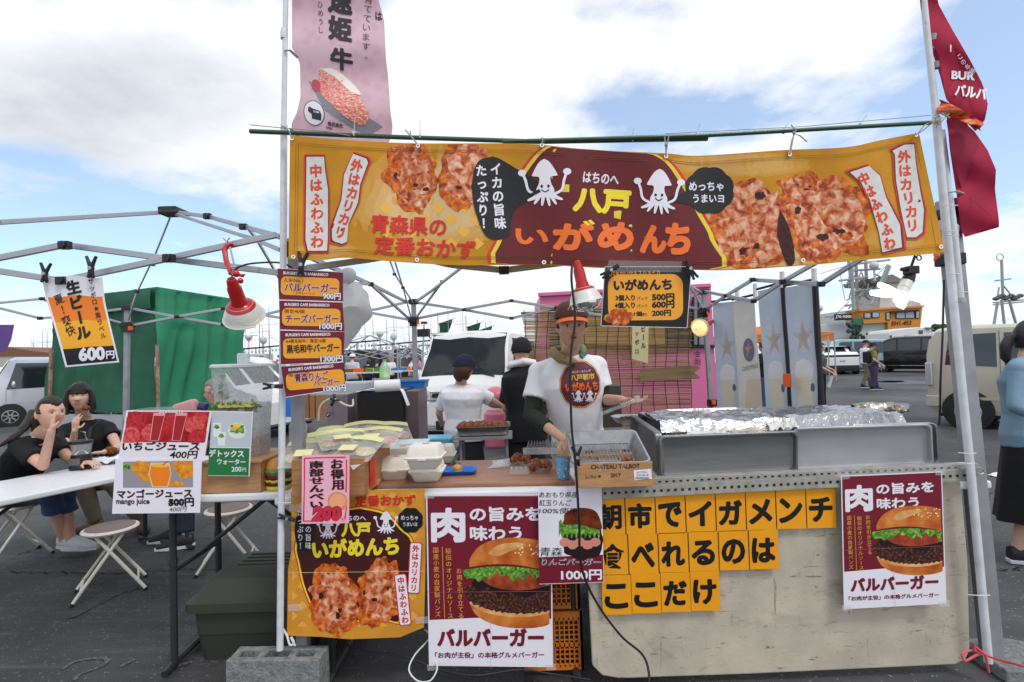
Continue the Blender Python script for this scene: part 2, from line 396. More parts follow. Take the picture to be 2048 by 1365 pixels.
# ------------------------------------------------------------------ common materials
def asphalt():
    m=mat('asphalt',(.036,.036,.038),.64,nscale=3,col2=(.056,.055,.057),nmix=1,bump=.9,bscale=140,spec=.6)
    t=m.node_tree;ns=t.nodes;lk=t.links;b=ns['Principled BSDF'];tcn=[n for n in ns if n.type=='TEX_COORD'][0]
    src=b.inputs['Base Color'].links[0].from_socket
    def N2(t_,**k):
        n=ns.new(t_)
        for a,v in k.items():setattr(n,a,v)
        return n
    vo=N2('ShaderNodeTexVoronoi');vo.inputs['Scale'].default_value=48;lk.new(tcn.outputs['Object'],vo.inputs[0])
    lt=N2('ShaderNodeMath',operation='LESS_THAN');lt.inputs[1].default_value=.27;lk.new(vo.outputs['Distance'],lt.inputs[0])
    sx=N2('ShaderNodeSeparateColor');lk.new(vo.outputs['Color'],sx.inputs[0])
    gt=N2('ShaderNodeMath',operation='GREATER_THAN');gt.inputs[1].default_value=.78;lk.new(sx.outputs[0],gt.inputs[0])
    mu=N2('ShaderNodeMath',operation='MULTIPLY');lk.new(lt.outputs[0],mu.inputs[0]);lk.new(gt.outputs[0],mu.inputs[1])
    mx1=N2('ShaderNodeMix',data_type='RGBA');lk.new(mu.outputs[0],mx1.inputs[0]);lk.new(src,mx1.inputs[6]);mx1.inputs[7].default_value=(.18,.17,.165,1)
    n3=N2('ShaderNodeTexNoise');n3.inputs['Scale'].default_value=.35;n3.inputs['Detail'].default_value=5;lk.new(tcn.outputs['Object'],n3.inputs[0])
    r3=N2('ShaderNodeValToRGB');r3.color_ramp.elements[0].position=.35;r3.color_ramp.elements[1].position=.7
    r3.color_ramp.elements[0].color=(.5,.5,.5,1);r3.color_ramp.elements[1].color=(1.9,1.87,1.82,1);lk.new(n3.outputs['Fac'],r3.inputs[0])
    mx2=N2('ShaderNodeMix',data_type='RGBA',blend_type='MULTIPLY');mx2.inputs[0].default_value=1;lk.new(mx1.outputs[2],mx2.inputs[6]);lk.new(r3.outputs[0],mx2.inputs[7])

    mpp=N2('ShaderNodeMapping');mpp.inputs['Scale'].default_value=(.6,7,1);mpp.inputs['Rotation'].default_value=(0,0,.2);lk.new(tcn.outputs['Object'],mpp.inputs[0])
    n4=N2('ShaderNodeTexNoise');n4.inputs['Scale'].default_value=2.2;n4.inputs['Detail'].default_value=7;n4.inputs['Roughness'].default_value=.7;lk.new(mpp.outputs[0],n4.inputs[0])
    r4=N2('ShaderNodeValToRGB');r4.color_ramp.elements[0].position=.52;r4.color_ramp.elements[1].position=.75;r4.color_ramp.elements[0].color=(0,0,0,1);r4.color_ramp.elements[1].color=(.8,.8,.8,1);lk.new(n4.outputs['Fac'],r4.inputs[0])
    mx3=N2('ShaderNodeMix',data_type='RGBA');lk.new(r4.outputs[0],mx3.inputs[0]);lk.new(mx2.outputs[2],mx3.inputs[6]);mx3.inputs[7].default_value=(.10,.10,.10,1)
    lk.new(mx3.outputs[2],b.inputs['Base Color'])
    return m
WHITE=mat('white_paint',(.78,.78,.78),.45,nscale=6)
CLOTHW=mat('white_tshirt',(.80,.80,.84),.9,nscale=5,bump=1.0,bscale=9)
BLACKP=mat('black_plastic',(.012,.012,.014),.45)
ALU=mat('grey_aluminium',(.40,.41,.44),.42,metal=.55,nscale=30,nmix=.3,bump=.05)
ALUD=mat('weathered_aluminium',(.36,.36,.39),.5,metal=.4,nscale=9,col2=(.25,.25,.27),nmix=.7,bump=.08,bscale=60)
STEEL=mat('stainless_steel',(.50,.50,.51),.32,metal=.9,nscale=14,col2=(.36,.35,.34),nmix=.7,bump=.05,bscale=20)
RUBBER=mat('tyre_rubber',(.018,.018,.018),.8,bump=.2)
GLASSD=mat('dark_car_glass',(.015,.02,.022),.06,spec=.9,nscale=3,coat=.3)
GLASSM=mat('pale_car_glass',(.06,.075,.08),.05,spec=.9,nscale=2,coat=.3)
RIM=mat('alloy_rim',(.45,.45,.47),.35,metal=.7)
CHROME=mat('chrome',(.75,.75,.76),.12,metal=1)
REDLAMP=mat('red_tail_lamp',(.45,.01,.01),.2,spec=.6)
LAMPGL=mat('headlamp_glass',(.55,.57,.6),.1,spec=.8,metal=.4,nscale=40,nmix=.8)
BLACKTR=mat('black_trim',(.015,.015,.016),.5)
ROPE=mat('grey_string',(.35,.33,.28),.9)
ORANGEP=mat('orange_plastic',S('e8641a'),.45,nscale=8)

# ------------------------------------------------------------------ ground, water
mb=MB();mb.grid(lambda u,v:V(-160+320*u,-8+66*v,0),40,12)
ground=mb.build('ground',asphalt(),kind='structure',fix=False)
tag(ground,'dark grey worn asphalt of the harbour lot')
mb=MB();mb.grid(lambda u,v:V(-900+1800*u,58.0+1400*v,-1.6),8,8)
SEA=mat('sea_water',(.03,.06,.075),.12,bump=.6,bscale=.8,spec=.6)
mb.build('water',SEA,kind='structure',fix=False,label='harbour water beyond the quay')
mb=MB();mb.box((0,57.8,-.82),(320,.5,1.9));mb.build('quay_edge',mat('quay_concrete',(.3,.29,.27),.9,bump=.4),kind='structure',label='concrete quay edge')
CR=mat('crack_tar',(.006,.006,.006),.9)
def crack(pts,wd,seed):
    r_=random.Random(seed);g=[G(*p)for p in pts];out=[]
    for i in range(len(g)-1):
        for t in range(14):
            q=g[i].lerp(g[i+1],t/14);j=.03;out.append((q.x+r_.uniform(-j,j),q.y+r_.uniform(-j,j)))
    out.append((g[-1].x,g[-1].y));bd=band(out,[wd*r_.uniform(.3,1.2)for _ in out]);n=len(out);mb=MB()
    mb.add([(x,y,.004)for x,y in bd],[(i,i+1,2*n-2-i,2*n-1-i)for i in range(n-1)])
    mb.build('crack',CR,ground,fix=False)
crack([(20,1145),(200,1147),(400,1140),(600,1146)],.012,1)
crack([(140,1240),(240,1190),(300,1170)],.010,2)
crack([(560,1310),(640,1290),(670,1340),(655,1365)],.012,3)
crack([(40,1110),(90,1092),(240,1075),(420,1080)],.010,4)
crack([(2048,1139),(1985,1140)],.01,5)
crack([(1640,845),(1850,838)],.02,6)
crack([(1965,1000),(2030,960)],.01,7)
CHALK=mat('worn_chalk',(.11,.11,.115),.95,nscale=60,col2=(.04,.04,.04),nmix=1,ramp=(.45,.6))
def ground_patch(cx,cy,rx,ry,m,seed,name,z=.004,lab=None):
    c=G(cx,cy);k=(c.y/F)
    g=[G(x,y,0)for x,y in blob(cx,cy,rx,ry,seed,.2)]
    mb=MB();mb.add([(p.x,p.y,z)for p in g],[tuple(range(len(g)))]);mb.build(name,m,ground,fix=False,label=lab)
for i,(pts)in enumerate([[(125,1340),(150,1325),(190,1318),(215,1322),(200,1335),(160,1350),(150,1362)],[(330,1345),(350,1335),(385,1325)],[(240,1335),(270,1320)]]):
    g=[(G(*p).x,G(*p).y)for p in spline(pts,5)];n=len(g);bd=band(g,.022);mb=MB()
    mb.add([(x,y,.004)for x,y in bd],[(j,j+1,2*n-2-j,2*n-1-j)for j in range(n-1)]);mb.build('chalk_mark',CHALK,ground,fix=False)
WETR=mat('wet_rim',(.10,.105,.115),.35,nscale=2,bump=.1)
WETD=mat('puddle_water',(.01,.012,.015),.03,spec=.8)
ground_patch(1780,812,45,6,WETR,1,'puddle_rim');ground_patch(1780,812,24,3,WETD,2,'puddle',.008)
ground_patch(1830,765,110,3.5,WETR,3,'puddle_rim');ground_patch(1780,764,28,2,WETD,4,'puddle',.008)
ground_patch(1660,822,30,3,WETR,5,'puddle_rim')
WLINE=mat('faded_line',(.22,.22,.22),.9,nscale=20,col2=(.06,.06,.06),nmix=1)
for a,b in(((1700,752),(1990,747)),((1810,780),(1850,783)),((1500,760),(1660,757))):
    g0,g1=G(*a),G(*b);d=Vector((0,.07,0));mb=MB();mb.add([V(g0.x,g0.y,.004),V(g1.x,g1.y,.004),V(g1.x,g1.y,.004)+d,V(g0.x,g0.y,.004)+d],[(0,1,2,3)]);mb.build('line',WLINE,ground,fix=False)

# ------------------------------------------------------------------ vehicles
def interp(pts,x):
    if x<=pts[0][0]:return pts[0][1]
    for a,b in zip(pts,pts[1:]):
        if x<=b[0]:return a[1]+(b[1]-a[1])*(x-a[0])/max(1e-6,b[0]-a[0])
    return pts[-1][1]
def vehicle(name,label,cat,Lg,W,prof,belt,col,wheels,wr,side=(),ws=None,rw=None,tum=.88,sill=.22,metallic=.2,glass=None,group=None,roofcol=None,spokes=7,front=None,rear=None,rimmat=None,mirrors=None,handles=(),seams=(),mould=None):
    root=thing(name,label,cat,group=group);paint=mat('paint_'+name+label[:14].replace(' ','_'),col,.32,metal=metallic,nscale=2,nmix=.3,coat=.5,bump=.01)
    h=Lg/2
    xs=sorted(set([round(p[0],3)for p in prof]+[round(-h+Lg*i/28,3)for i in range(29)]+[-h+.03,h-.03,-h+.1,h-.1]))
    def hw(x):
        rc=.45;e=max(0,abs(x)-(h-rc))/rc;return W/2*(1-.13*e*e)
    zr=lambda x:interp(prof,x)
    zb=lambda x:min(belt,zr(x)-.03)
    def tw(x):return hw(x)*(1-(1-tum)*min(1,max(0,(zr(x)-belt))/.6))
    def sec(x):
        w_,t_,z_,b_=hw(x),tw(x),zr(x),zb(x);s0=sill+(.06 if abs(x)>h-.06 else 0)
        half=[(w_*.93,s0),(w_*.985,s0+.1),(w_,(s0+b_)/2),(w_*.985,b_),(t_,z_-.05*min(1,(z_-b_)/.2)),(t_-.07,z_-.005),(t_*.5,z_+.02)]
        return half
    mb=MB();n=14
    for x in xs:
        s_=sec(x);mb.v+=[Vector((x,y,z))for y,z in s_]+[Vector((x,-y,z))for y,z in reversed(s_)]
    for i in range(len(xs)-1):
        for k in range(n):mb.f.append((i*n+k,i*n+(k+1)%n,(i+1)*n+(k+1)%n,(i+1)*n+k));mb.m.append(0)
    mb.f+=[tuple(reversed(range(n))),tuple(range((len(xs)-1)*n,len(xs)*n))];mb.m+=[0,0]
    body=mb.build('body',paint,root,smooth=True,angle=38)
    gl=glass or GLASSD
    def SP(x,t,sd,off=.004):
        b_,z_=zb(x),zr(x)-.05;y=hw(x)*.985*(1-t)+tw(x)*t
        return V(x,sd*(y+off),b_+(z_-b_)*t)
    for q in side:
        (x0,t0),(x1,t1),(x2,t2),(x3,t3)=q
        for sd in(1,-1):
            m_=MB()
            for o_,e_ in((.004,0),):
                m_.grid(lambda u,v:SP((x0+(x1-x0)*u)*(1-v)+(x3+(x2-x3)*u)*v,(t0+(t1-t0)*u)*(1-v)+(t3+(t2-t3)*u)*v,sd,.006),5,3,thick=(0,-sd*.012,0))
            m_.build('window',gl,root,smooth=False)
    def TP(x,f,off=.006):
        return V(x,f*(tw(x)-.045),zr(x)+.02*(1-abs(f))+off*.7)
    for nm,rg in(('windscreen',ws),('rear_window',rw)):
        if rg:
            m_=MB();m_.grid(lambda u,v:TP(rg[0]+(rg[1]-rg[0])*v,-1+2*u)+V(.006 if nm=='windscreen' else-.006,0,0),6,5,thick=(-.01 if nm=='windscreen' else.01,0,-.012));m_.build(nm,gl,root)
    for wx in wheels:
        for sd in(1,-1):
            y=sd*(hw(wx)-.085);a=MB();a.lathe([(wr*1.0+.06,-.1),(wr*1.0+.07,.087),(wr*.99,.091)],(wx,y,wr+.02),28,(0,sd,0));a.build('wheel_arch',BLACKTR,root)
            t=MB();t.lathe([(wr*.62,-.1),(wr*.96,-.1),(wr,-.07),(wr,.07),(wr*.96,.098),(wr*.66,.102),(wr*.62,.06)],(wx,y,wr),28,(0,sd,0));wh=t.build('wheel',RUBBER,root,smooth=True,angle=30)
            r_=MB();r_.lathe([(wr*.64,.0),(wr*.66,.100),(wr*.60,.104),(wr*.58,.06),(.01,.055)],(wx,y,wr),24,(0,sd,0));r_.build('rim',rimmat or RIM,wh,smooth=True,angle=30)
            sp=MB()
            for k in range(spokes):
                an=2*math.pi*k/spokes+.3;c_=V(math.cos(an),0,math.sin(an));sp.cur=0
                sp.tube([V(wx,y+sd*.085,wr)+c_*wr*.1,V(wx,y+sd*.098,wr)+c_*wr*.6],[wr*.09,wr*.07],6)
                an+=math.pi/spokes;c_=V(math.cos(an),0,math.sin(an));sp.cur=1
                sp.box(V(wx,y+sd*.062,wr)+c_*wr*.4,(wr*.14,.006,wr*.2),rot=Matrix.Rotation(-an+math.pi/2,3,'Y'))
            sp.build('spokes',[rimmat or RIM,BLACKTR],wh)
    ub=MB();ub.box((0,0,sill+.02),(Lg*.92,W*.86,.16));ub.build('underbody',BLACKTR,root)
    for x in handles:
        for sd in(1,-1):
            a=MB();a.tube([SP(x-.09,0,sd,.02)-V(0,0,.09),SP(x,0,sd,.04)-V(0,0,.09),SP(x+.09,0,sd,.02)-V(0,0,.09)],.014,6);a.build('handle',paint,root)
    for x,zt in seams:
        for sd in(1,-1):
            a=MB();yy=lambda z:interp([(sill,hw(x)*.96),((sill+belt)/2,hw(x)),(belt,hw(x)*.985),(zr(x),tw(x))],z)
            zs_=[sill+.12+(zt-sill-.12)*i/4 for i in range(5)]
            a.tube([V(x,sd*(yy(z)+.0005),z)for z in zs_],.004,4);a.build('door_seam',BLACKTR,root)
    if mirrors:
        mx_,mz_=mirrors
        for sd in(1,-1):
            a=MB();a.ball((mx_,sd*(hw(mx_)+.12),mz_),(.045,.085,.10),10);a.tube([(mx_,sd*(hw(mx_)-.02),mz_-.05),(mx_,sd*(hw(mx_)+.1),mz_-.04)],.02,6);a.build('mirror',paint if mirrors is not None else BLACKTR,root,smooth=True)
    if mould:
        for sd in(1,-1):
            a=MB();z=mould;a.grid(lambda u,v:V(-h+.45+(Lg-.9)*u,sd*(W/2+.006),z+.05*v),8,1,thick=(0,-sd*.02,0));a.build('side_moulding',paint,root)
    return root,paint,dict(h=h,W=W,hw=hw,zr=zr,SP=SP,TP=TP)

def plate(root,x,z,s=1,txt=None):
    a=MB();a.box((x,0,z),(.012,.33,.165));p=a.build('number_plate',mat('plate_white',(.72,.74,.72),.4),root)
    a=MB()
    for k in range(4):a.box((x+s*.008,(-.09+.06*k),z-.02),(.004,.03,.07))
    a.build('plate_digits',mat('plate_green',(.02,.12,.06),.5),p)

def placev(root,x,Y,yaw,sc=1.0,dz=0.0):
    g=P(x,700,Y);place(root,(g.x,g.y,dz),yaw,sc)


r,paint,d=vehicle('cab_over_van','white cab-over van parked behind the stall with its windscreen facing the camera','van',4.7,1.72,
    [(-2.35,1.6),(-2.3,1.93),(-1.9,1.98),(1.45,1.99),(1.62,1.93),(2.13,1.13),(2.28,1.02),(2.34,.86),(2.35,.8)],1.06,(.76,.77,.76),(1.5,-1.35),.31,
    side=[((.95,0.05),(1.62,.05),(1.42,.9),(.95,.9)),((-.5,.05),(.82,.05),(.82,.88),(-.5,.88)),((-2.1,.05),(-.65,.05),(-.65,.88),(-2.1,.88))],
    ws=(2.09,1.58),rw=None,metallic=0,spokes=10,mirrors=(1.75,1.2),handles=(.95,),seams=((.88,1.8),(1.68,1.1),(-.58,1.8)),glass=mat('van_glass',(.02,.025,.03),.5,spec=.08,nscale=1.2,col2=(.05,.055,.055),nmix=1,ramp=(.5,.6),coat=0),sill=.25)
a=MB();a.box((2.335,0,.55),(.1,1.5,.44));a.build('bumper',paint,r,bevel=.04,seg=3)
a=MB();a.box((2.38,0,.36),(.04,.8,.16));a.build('air_intake',BLACKTR,r,bevel=.02)
a=MB();a.box((2.37,0,.87),(.05,.92,.07));a.build('grille',BLACKTR,r,bevel=.015)
a=MB();a.box((2.385,0,.925),(.04,.98,.03));a.box((2.385,0,.80),(.04,.98,.03));a.build('grille_trim',CHROME,r,bevel=.008)
for s_ in(1,-1):
    a=MB();a.hexa([V(2.30,s_*.50,.80),V(2.23,s_*.80,.80),V(2.18,s_*.81,1.0),V(2.31,s_*.50,.93)],[V(2.39,s_*.49,.79),V(2.30,s_*.83,.79),V(2.22,s_*.84,1.02),V(2.36,s_*.49,.945)]);a.build('headlight',LAMPGL,r,bevel=.01)
    a=MB();a.ball((2.375,s_*.62,.87),(.03,.06,.06),12);a.build('headlight_bulb',CHROME,r,smooth=True)
    a=MB();a.lathe([(.05,0),(.06,.01),(.03,.012)],(2.385,s_*.62,.42),16,(1,0,0));a.build('fog_lamp',LAMPGL,r)
a=MB();a.tube([(2.12,.1,1.18),(2.06,-.35,1.26)],.012,5);a.tube([(2.12,.6,1.18),(2.06,.15,1.26)],.012,5);a.build('wiper',BLACKTR,r)
a=MB()
for i in range(3):a.ball((1.72-i*.02,-.45+i*.42,1.42),(.09,.16,.16),10)
a.box((1.8,0,1.2),(.2,1.4,.06));a.build('dashboard',BLACKTR,r)
a=MB();a.box((1.98,.1,1.235),(.16,.4,.012),rot=Matrix.Rotation(.5,3,'Y'));a.build('dashboard_papers',mat('paper_yellowish',(.7,.68,.5),.7),r)
a=MB();a.box((2.06,-.72,1.98),(.1,.22,.14));a.tube([(1.9,-.65,1.88),(2.06,-.7,1.98)],.012,6);a.build('roof_mirror',BLACKTR,r,bevel=.03)
plate(r,2.402,.56)
placev(r,988,11.3,R(-104))
bpy.context.view_layer.update()


r,paint,d=vehicle('small_silver_van','silver small van parked at the left edge beside the green canvas','van',3.4,1.48,
    [(-1.7,1.5),(-1.62,1.84),(1.0,1.88),(1.15,1.80),(1.50,1.10),(1.64,.98),(1.69,.8),(1.7,.7)],1.0,(.60,.62,.67),(1.12,-1.1),.27,
    side=[((-.15,.05),(1.2,.02),(1.0,.88),(-.05,.88)),((-1.5,.05),(-.3,.05),(-.25,.88),(-1.5,.88))],ws=(1.47,1.13),metallic=.5,spokes=7,mirrors=(1.05,1.15),handles=(-.1,),seams=((-.2,1.7),(1.2,1.0)),mould=.62)
a=MB();a.box((1.66,0,.45),(.14,1.3,.32));a.build('bumper',paint,r,bevel=.05)
place(r,(-13.5,15.7,0),R(-135))


r,paint,d=vehicle('white_people_carrier','white people carrier parked behind the drink dispenser and the price posters','car',4.3,1.7,
    [(-2.15,1.2),(-2.05,1.58),(-1.6,1.68),(.6,1.66),(.95,1.55),(1.55,1.05),(2.05,.9),(2.14,.7)],.98,(.8,.8,.8),(1.35,-1.3),.32,
    side=[((.1,.05),(1.15,.05),(.75,.86),(.1,.9)),((-1.9,.1),(0,.05),(0,.9),(-1.75,.85))],ws=(1.5,.92),rw=(-2.1,-2.02),mirrors=(1.1,1.05),handles=(.25,-.9),seams=((.05,1.5),(1.2,.95)),metallic=.05)
placev(r,440,11.9,R(-24))
a=0

r,paint,d=vehicle('white_hatchback','white hatchback with black rear panel parked beyond the orange canopy','car',3.95,1.7,
    [(-1.97,.85),(-1.9,1.02),(-1.62,1.16),(-1.1,1.47),(.3,1.5),(.6,1.44),(1.3,1.0),(1.85,.85),(1.97,.6)],.98,(.8,.8,.8),(1.25,-1.25),.32,
    side=[((-1.2,.1),(1.0,.05),(.5,.85),(-.9,.85))],ws=(1.25,.62),rw=(-1.6,-1.12),tum=.78,metallic=0,handles=(.1,))
a=MB();a.box((-1.95,0,.98),(.06,1.5,.1));a.build('rear_panel',BLACKTR,r,bevel=.02);a=MB();a.box((-1.93,0,.36),(.14,1.5,.26));a.build('rear_bumper',BLACKTR,r,bevel=.04)
for s_ in(1,-1):a=MB();a.box((-1.93,s_*.7,.99),(.09,.24,.09));a.build('tail_lamp',REDLAMP,r,bevel=.02)
a=MB();a.box((-1.28,0,1.46),(.3,1.2,.04));a.build('spoiler',BLACKTR,r,bevel=.01)
plate(r,-1.975,.72,-1);placev(r,1664,29.5,R(72))
r,paint,d=vehicle('pale_blue_van','pale blue tall box van parked between the white hatchback and the black people carrier','van',3.4,1.48,
    [(-1.7,1.4),(-1.64,1.78),(.7,1.86),(.95,1.78),(1.15,1.15),(1.6,1.0),(1.7,.75)],1.02,(.24,.40,.46),(1.2,-1.15),.28,
    side=[((.15,.05),(.9,.05),(.75,.88),(.15,.9)),((-.75,.05),(.05,.05),(.05,.9),(-.75,.9)),((-1.5,.05),(-.85,.05),(-.85,.9),(-1.45,.88))],ws=(1.13,.93),rw=(-1.69,-1.65),mirrors=(.95,1.15),handles=(.1,-.7),seams=((.1,1.7),(-.8,1.7)),metallic=.1)
for s_ in(1,-1):a=MB();a.box((-1.69,s_*.68,1.3),(.06,.08,.5));a.build('tail_lamp',REDLAMP,r,bevel=.02)
placev(r,1706,30.0,R(157))
r,paint,d=vehicle('black_people_carrier','large black people carrier with chrome trim parked left of the cream van','car',4.9,1.85,
    [(-2.45,1.05),(-2.38,1.2),(-2.15,1.8),(-1.7,1.9),(.5,1.9),(.95,1.75),(1.75,1.12),(2.3,.98),(2.45,.7)],1.1,(.008,.008,.010),(1.5,-1.45),.35,
    side=[((.35,.1),(1.3,.05),(.85,.85),(.35,.88)),((-.75,.1),(.25,.1),(.25,.9),(-.75,.9)),((-2.0,.2),(-.85,.1),(-.85,.9),(-1.9,.85))],ws=(1.7,1.0),rw=(-2.34,-2.17),metallic=.3,spokes=9,mirrors=(1.2,1.15),handles=(.25,-.6),glass=GLASSD)
a=MB();a.box((-2.45,0,1.03),(.05,1.5,.12));a.box((-2.46,0,.42),(.04,1.5,.03));a.build('rear_chrome',CHROME,r,bevel=.01)
a=MB();a.box((0,.93,.36),(2.2,.02,.04));a.box((0,-.93,.36),(2.2,.02,.04));a.build('side_chrome',CHROME,r)
for s_ in(1,-1):
    a=MB();a.box((-2.4,s_*.84,.98),(.14,.14,.12));a.build('tail_lamp',CHROME,r,bevel=.02)
    a=MB();a.box((-2.46,s_*.8,.5),(.06,.07,.14));a.build('reflector',REDLAMP,r)
plate(r,-2.48,.86,-1);placev(r,1822,28.5,R(122))

CAMP=mat('camper_white',(.72,.72,.70),.4,nscale=2)
mb=MB();z0=lambda y:P(1800,y,36).z
def Q(x,y,Y):return P(x,y,Y)
mb.prism([Q(1778,700,36),Q(1778,667,36),Q(1782,661,36),Q(1835,655,36),Q(1850,656,36),Q(1868,664,36),Q(1892,664,36),Q(1896,700,36)],(0,2.2,0))
cp=mb.build('camper_van',CAMP,label='white camper body showing above the black people carrier',cat='camper',bevel=.05)
for x0,y0,x1,y1 in((1780,671,1784,679),(1808,672,1828,677),(1838,661,1846,668)):
    m_=MB();m_.prism([Q(x0,y0,35.97),Q(x1,y0,35.97),Q(x1,y1,35.97),Q(x0,y1,35.97)],(0,.05,0));m_.build('window',GLASSD,cp)
m_=MB();m_.prism([Q(1850,655,35.9),Q(1866,655.5,35.9),Q(1869,660,35.9),Q(1856,660,35.9)],(0,.08,0));m_.build('roof_hatch',GLASSM,cp)

r,paint,d=vehicle('cream_van','cream coloured tall small van parked at the right behind the stall pole','van',3.4,1.48,
    [(-1.7,1.35),(-1.66,1.6),(-1.55,1.76),(-1.2,1.80),(.85,1.78),(1.05,1.72),(1.3,1.15),(1.6,.98),(1.7,.7)],1.05,(.52,.49,.38),(1.17,-1.13),.29,
    side=[((.28,.04),(1.05,.04),(.88,.84),(.28,.88)),((-.62,.04),(.2,.04),(.2,.88),(-.62,.88)),((-1.42,.1),(-.72,.04),(-.72,.88),(-1.36,.84))],rw=(-1.69,-1.63),metallic=.15,spokes=8,mirrors=(1.0,1.1),handles=(.2,-.55),seams=((.24,1.7),(-.68,1.7)),mould=.5,glass=GLASSD,sill=.24)
for s_ in(1,-1):a=MB();a.box((-1.66,s_*.69,.95),(.1,.07,.42));a.build('tail_lamp',LAMPGL,r,bevel=.015);a=MB();a.box((-1.6,s_*.72,.46),(.24,.03,.2));a.build('bumper_corner',paint,r,bevel=.02)
place(r,(9.27,8.88,0),R(-50))

# ------------------------------------------------------------------ folding canopy frames (no cloth on them)
HUBM=mat('black_joint',(.02,.02,.022),.5)
def bar(parent,a,b,w=.026,h=None,m=None,name='truss_bar'):
    a=P(*a)if len(a)==3 else a;b=P(*b);d=(b-a);l=d.length;q=d.to_track_quat('X','Z').to_matrix()
    mb=MB();mb.box((a+b)/2,(l,w*.6,h or w),rot=q);return mb.build(name,m or ALU,parent,bevel=.003,seg=1)
def joint(parent,p,s=.035,name='joint'):
    s=s*.72
    c=P(*p);mb=MB();mb.lathe([(s*.45,-s*.7),(s*.5,-s*.6),(s*.5,s*.6),(s*.3,s*.75)],c,10,(0,1,0));mb.box(c,(s*1.3,s*.8,s));return mb.build(name,HUBM,parent)
def leg(parent,x,ytop,Y,xb,yb=None,w=.045,m=None,name='leg',zb=0.0):
    a=P(x,ytop,Y);b=V(P(xb,yb or 900,Y).x,a.y,zb)if yb is None else P(xb,yb,Y)
    mb=MB();d=b-a;q=d.to_track_quat('Z','Y').to_matrix();mb.box((a+b)/2,(w,w,d.length),rot=q);return mb.build(name,m or ALUD,parent,bevel=.006)
c0=G(1250,1300);tent=thing('folding_canopy','grey folding canopy frame without its cloth standing over the fried snack stall','canopy frame',(c0.x,c0.y,0),'bare folding canopy frames')

for x,yt,ys,xb in((827,605,638,835),(1407,585,620,1430)):
    leg(tent,x,yt-4,5.3,xb);hb=MB();hb.box(P(x,yt-1,5.3),(.09,.08,.05));hb.build('top_hub',HUBM,tent,bevel=.006);hb=MB();hb.box(P(x,ys+2,5.3),(.10,.09,.06));hb.box(P(x,ys+9,5.3),(.07,.07,.06));h_=hb.build('leg_hub',HUBM,tent,bevel=.006)
    a=MB();a.hexa([P(x+6,ys+2,5.22),P(x+11,ys+6,5.22),P(x+13,ys+13,5.22),P(x+7,ys+10,5.22)],[P(x+6,ys+2,5.26),P(x+11,ys+6,5.26),P(x+13,ys+13,5.26),P(x+7,ys+10,5.26)]);a.build('release_tab',ORANGEP,h_)
a=MB();a.box(P(1424,806,5.28),(.08,.07,.07));a.build('leg_hub',HUBM,tent,bevel=.005);a=MB();a.box(P(1427,805,5.22),(.03,.03,.04));a.build('release_tab',ORANGEP,tent)

leg(tent,588,478,2.5,600,None,.052);leg(tent,1893,400,2.5,1962,None,.068)
for p in((1893,428,2.49,.075,.045),(1900,520,2.49,.085,.055)):a=MB();a.box(P(*p[:3]),(p[3],.09,p[4]));a.build('leg_hub',HUBM,tent,bevel=.006)
a=MB();a.tube([P(1872,508,2.44),P(1874,514,2.43),P(1868,521,2.43)],[.012,.012,.004],6);a.build('release_tab',ORANGEP,tent)
a=MB();a.tube([P(1888,442,2.46),P(1893,458,2.45),P(1896,480,2.46),P(1896,496,2.47)],[.03,.05,.04,.03],8);a.build('foam_wrap',mat('lilac_foam',(.55,.54,.62),.9,bump=.4),tent)
for p,q in(((586,500,2.49),.07),((590,552,2.49),.05)):a=MB();a.box(P(*p),(q,.07,q));a.build('leg_hub',HUBM,tent,bevel=.006)
B=lambda pts,w=.026:[bar(tent,pts[i],pts[i+1],w)for i in range(len(pts)-1)]
B([(585,549,2.5),(613,537,2.5),(741,519,2.5),(900,490,2.5)],.03);B([(741,492,2.52),(900,530,2.52),(1008,541,2.52)],.03);B([(1008,541,2.5),(1140,524,2.5),(1300,500,2.5)],.03)
joint(tent,(1008,541,2.48),.05)
B([(600,505,2.6),(663,535,3.1),(742,569,3.9),(812,604,5.28)],.028);B([(742,569,3.9),(819,639,5.28)],.026);B([(600,560,2.55),(742,569,3.9)],.02);joint(tent,(742,569,3.88),.04)
B([(772,500,3.9),(790,549,4.6),(826,606,5.25)],.018);B([(790,524,3.9),(806,575,4.6),(823,639,5.25)],.018);joint(tent,(789,549,4.58),.03);joint(tent,(806,576,4.58),.03)
B([(830,605,5.28),(862,583,5.0),(940,522,4.2),(1000,480,3.9)],.026);B([(830,639,5.28),(885,563,4.9)],.024);joint(tent,(884,564,4.85),.035)
B([(830,605,5.3),(928,620,5.3),(1023,637,5.3)]);B([(830,638,5.3),(928,619,5.28),(1023,602,5.3)]);B([(1023,637,5.3),(1112,616,5.3),(1200,596,5.3),(1290,575,5.3)]);B([(1023,602,5.3),(1112,616,5.28),(1215,633,5.3),(1300,622,5.3),(1404,586,5.3)])
B([(1290,575,5.3),(1300,600,5.28),(1404,620,5.3)])
for p in((928,620),(1023,637),(1023,602),(1112,616)):joint(tent,(*p,5.25),.04)

B([(1408,583,5.3),(1452,592,4.6),(1507,603,4.0),(1565,564,3.5),(1628,528,3.05),(1700,480,2.7)],.028)
B([(1411,619,5.3),(1452,592,4.62),(1505,560,4.0),(1565,564,3.55),(1642,569,3.1),(1702,531,2.85),(1800,470,2.6)],.028)
for p in((1452,592,4.58),(1507,603,3.95),(1505,560,3.95),(1565,564,3.45),(1642,569,3.05)):joint(tent,p,.04)
B([(1383,575,5.2),(1406,617,5.25)],.022);B([(1330,540,4.6),(1404,586,5.25)],.022)

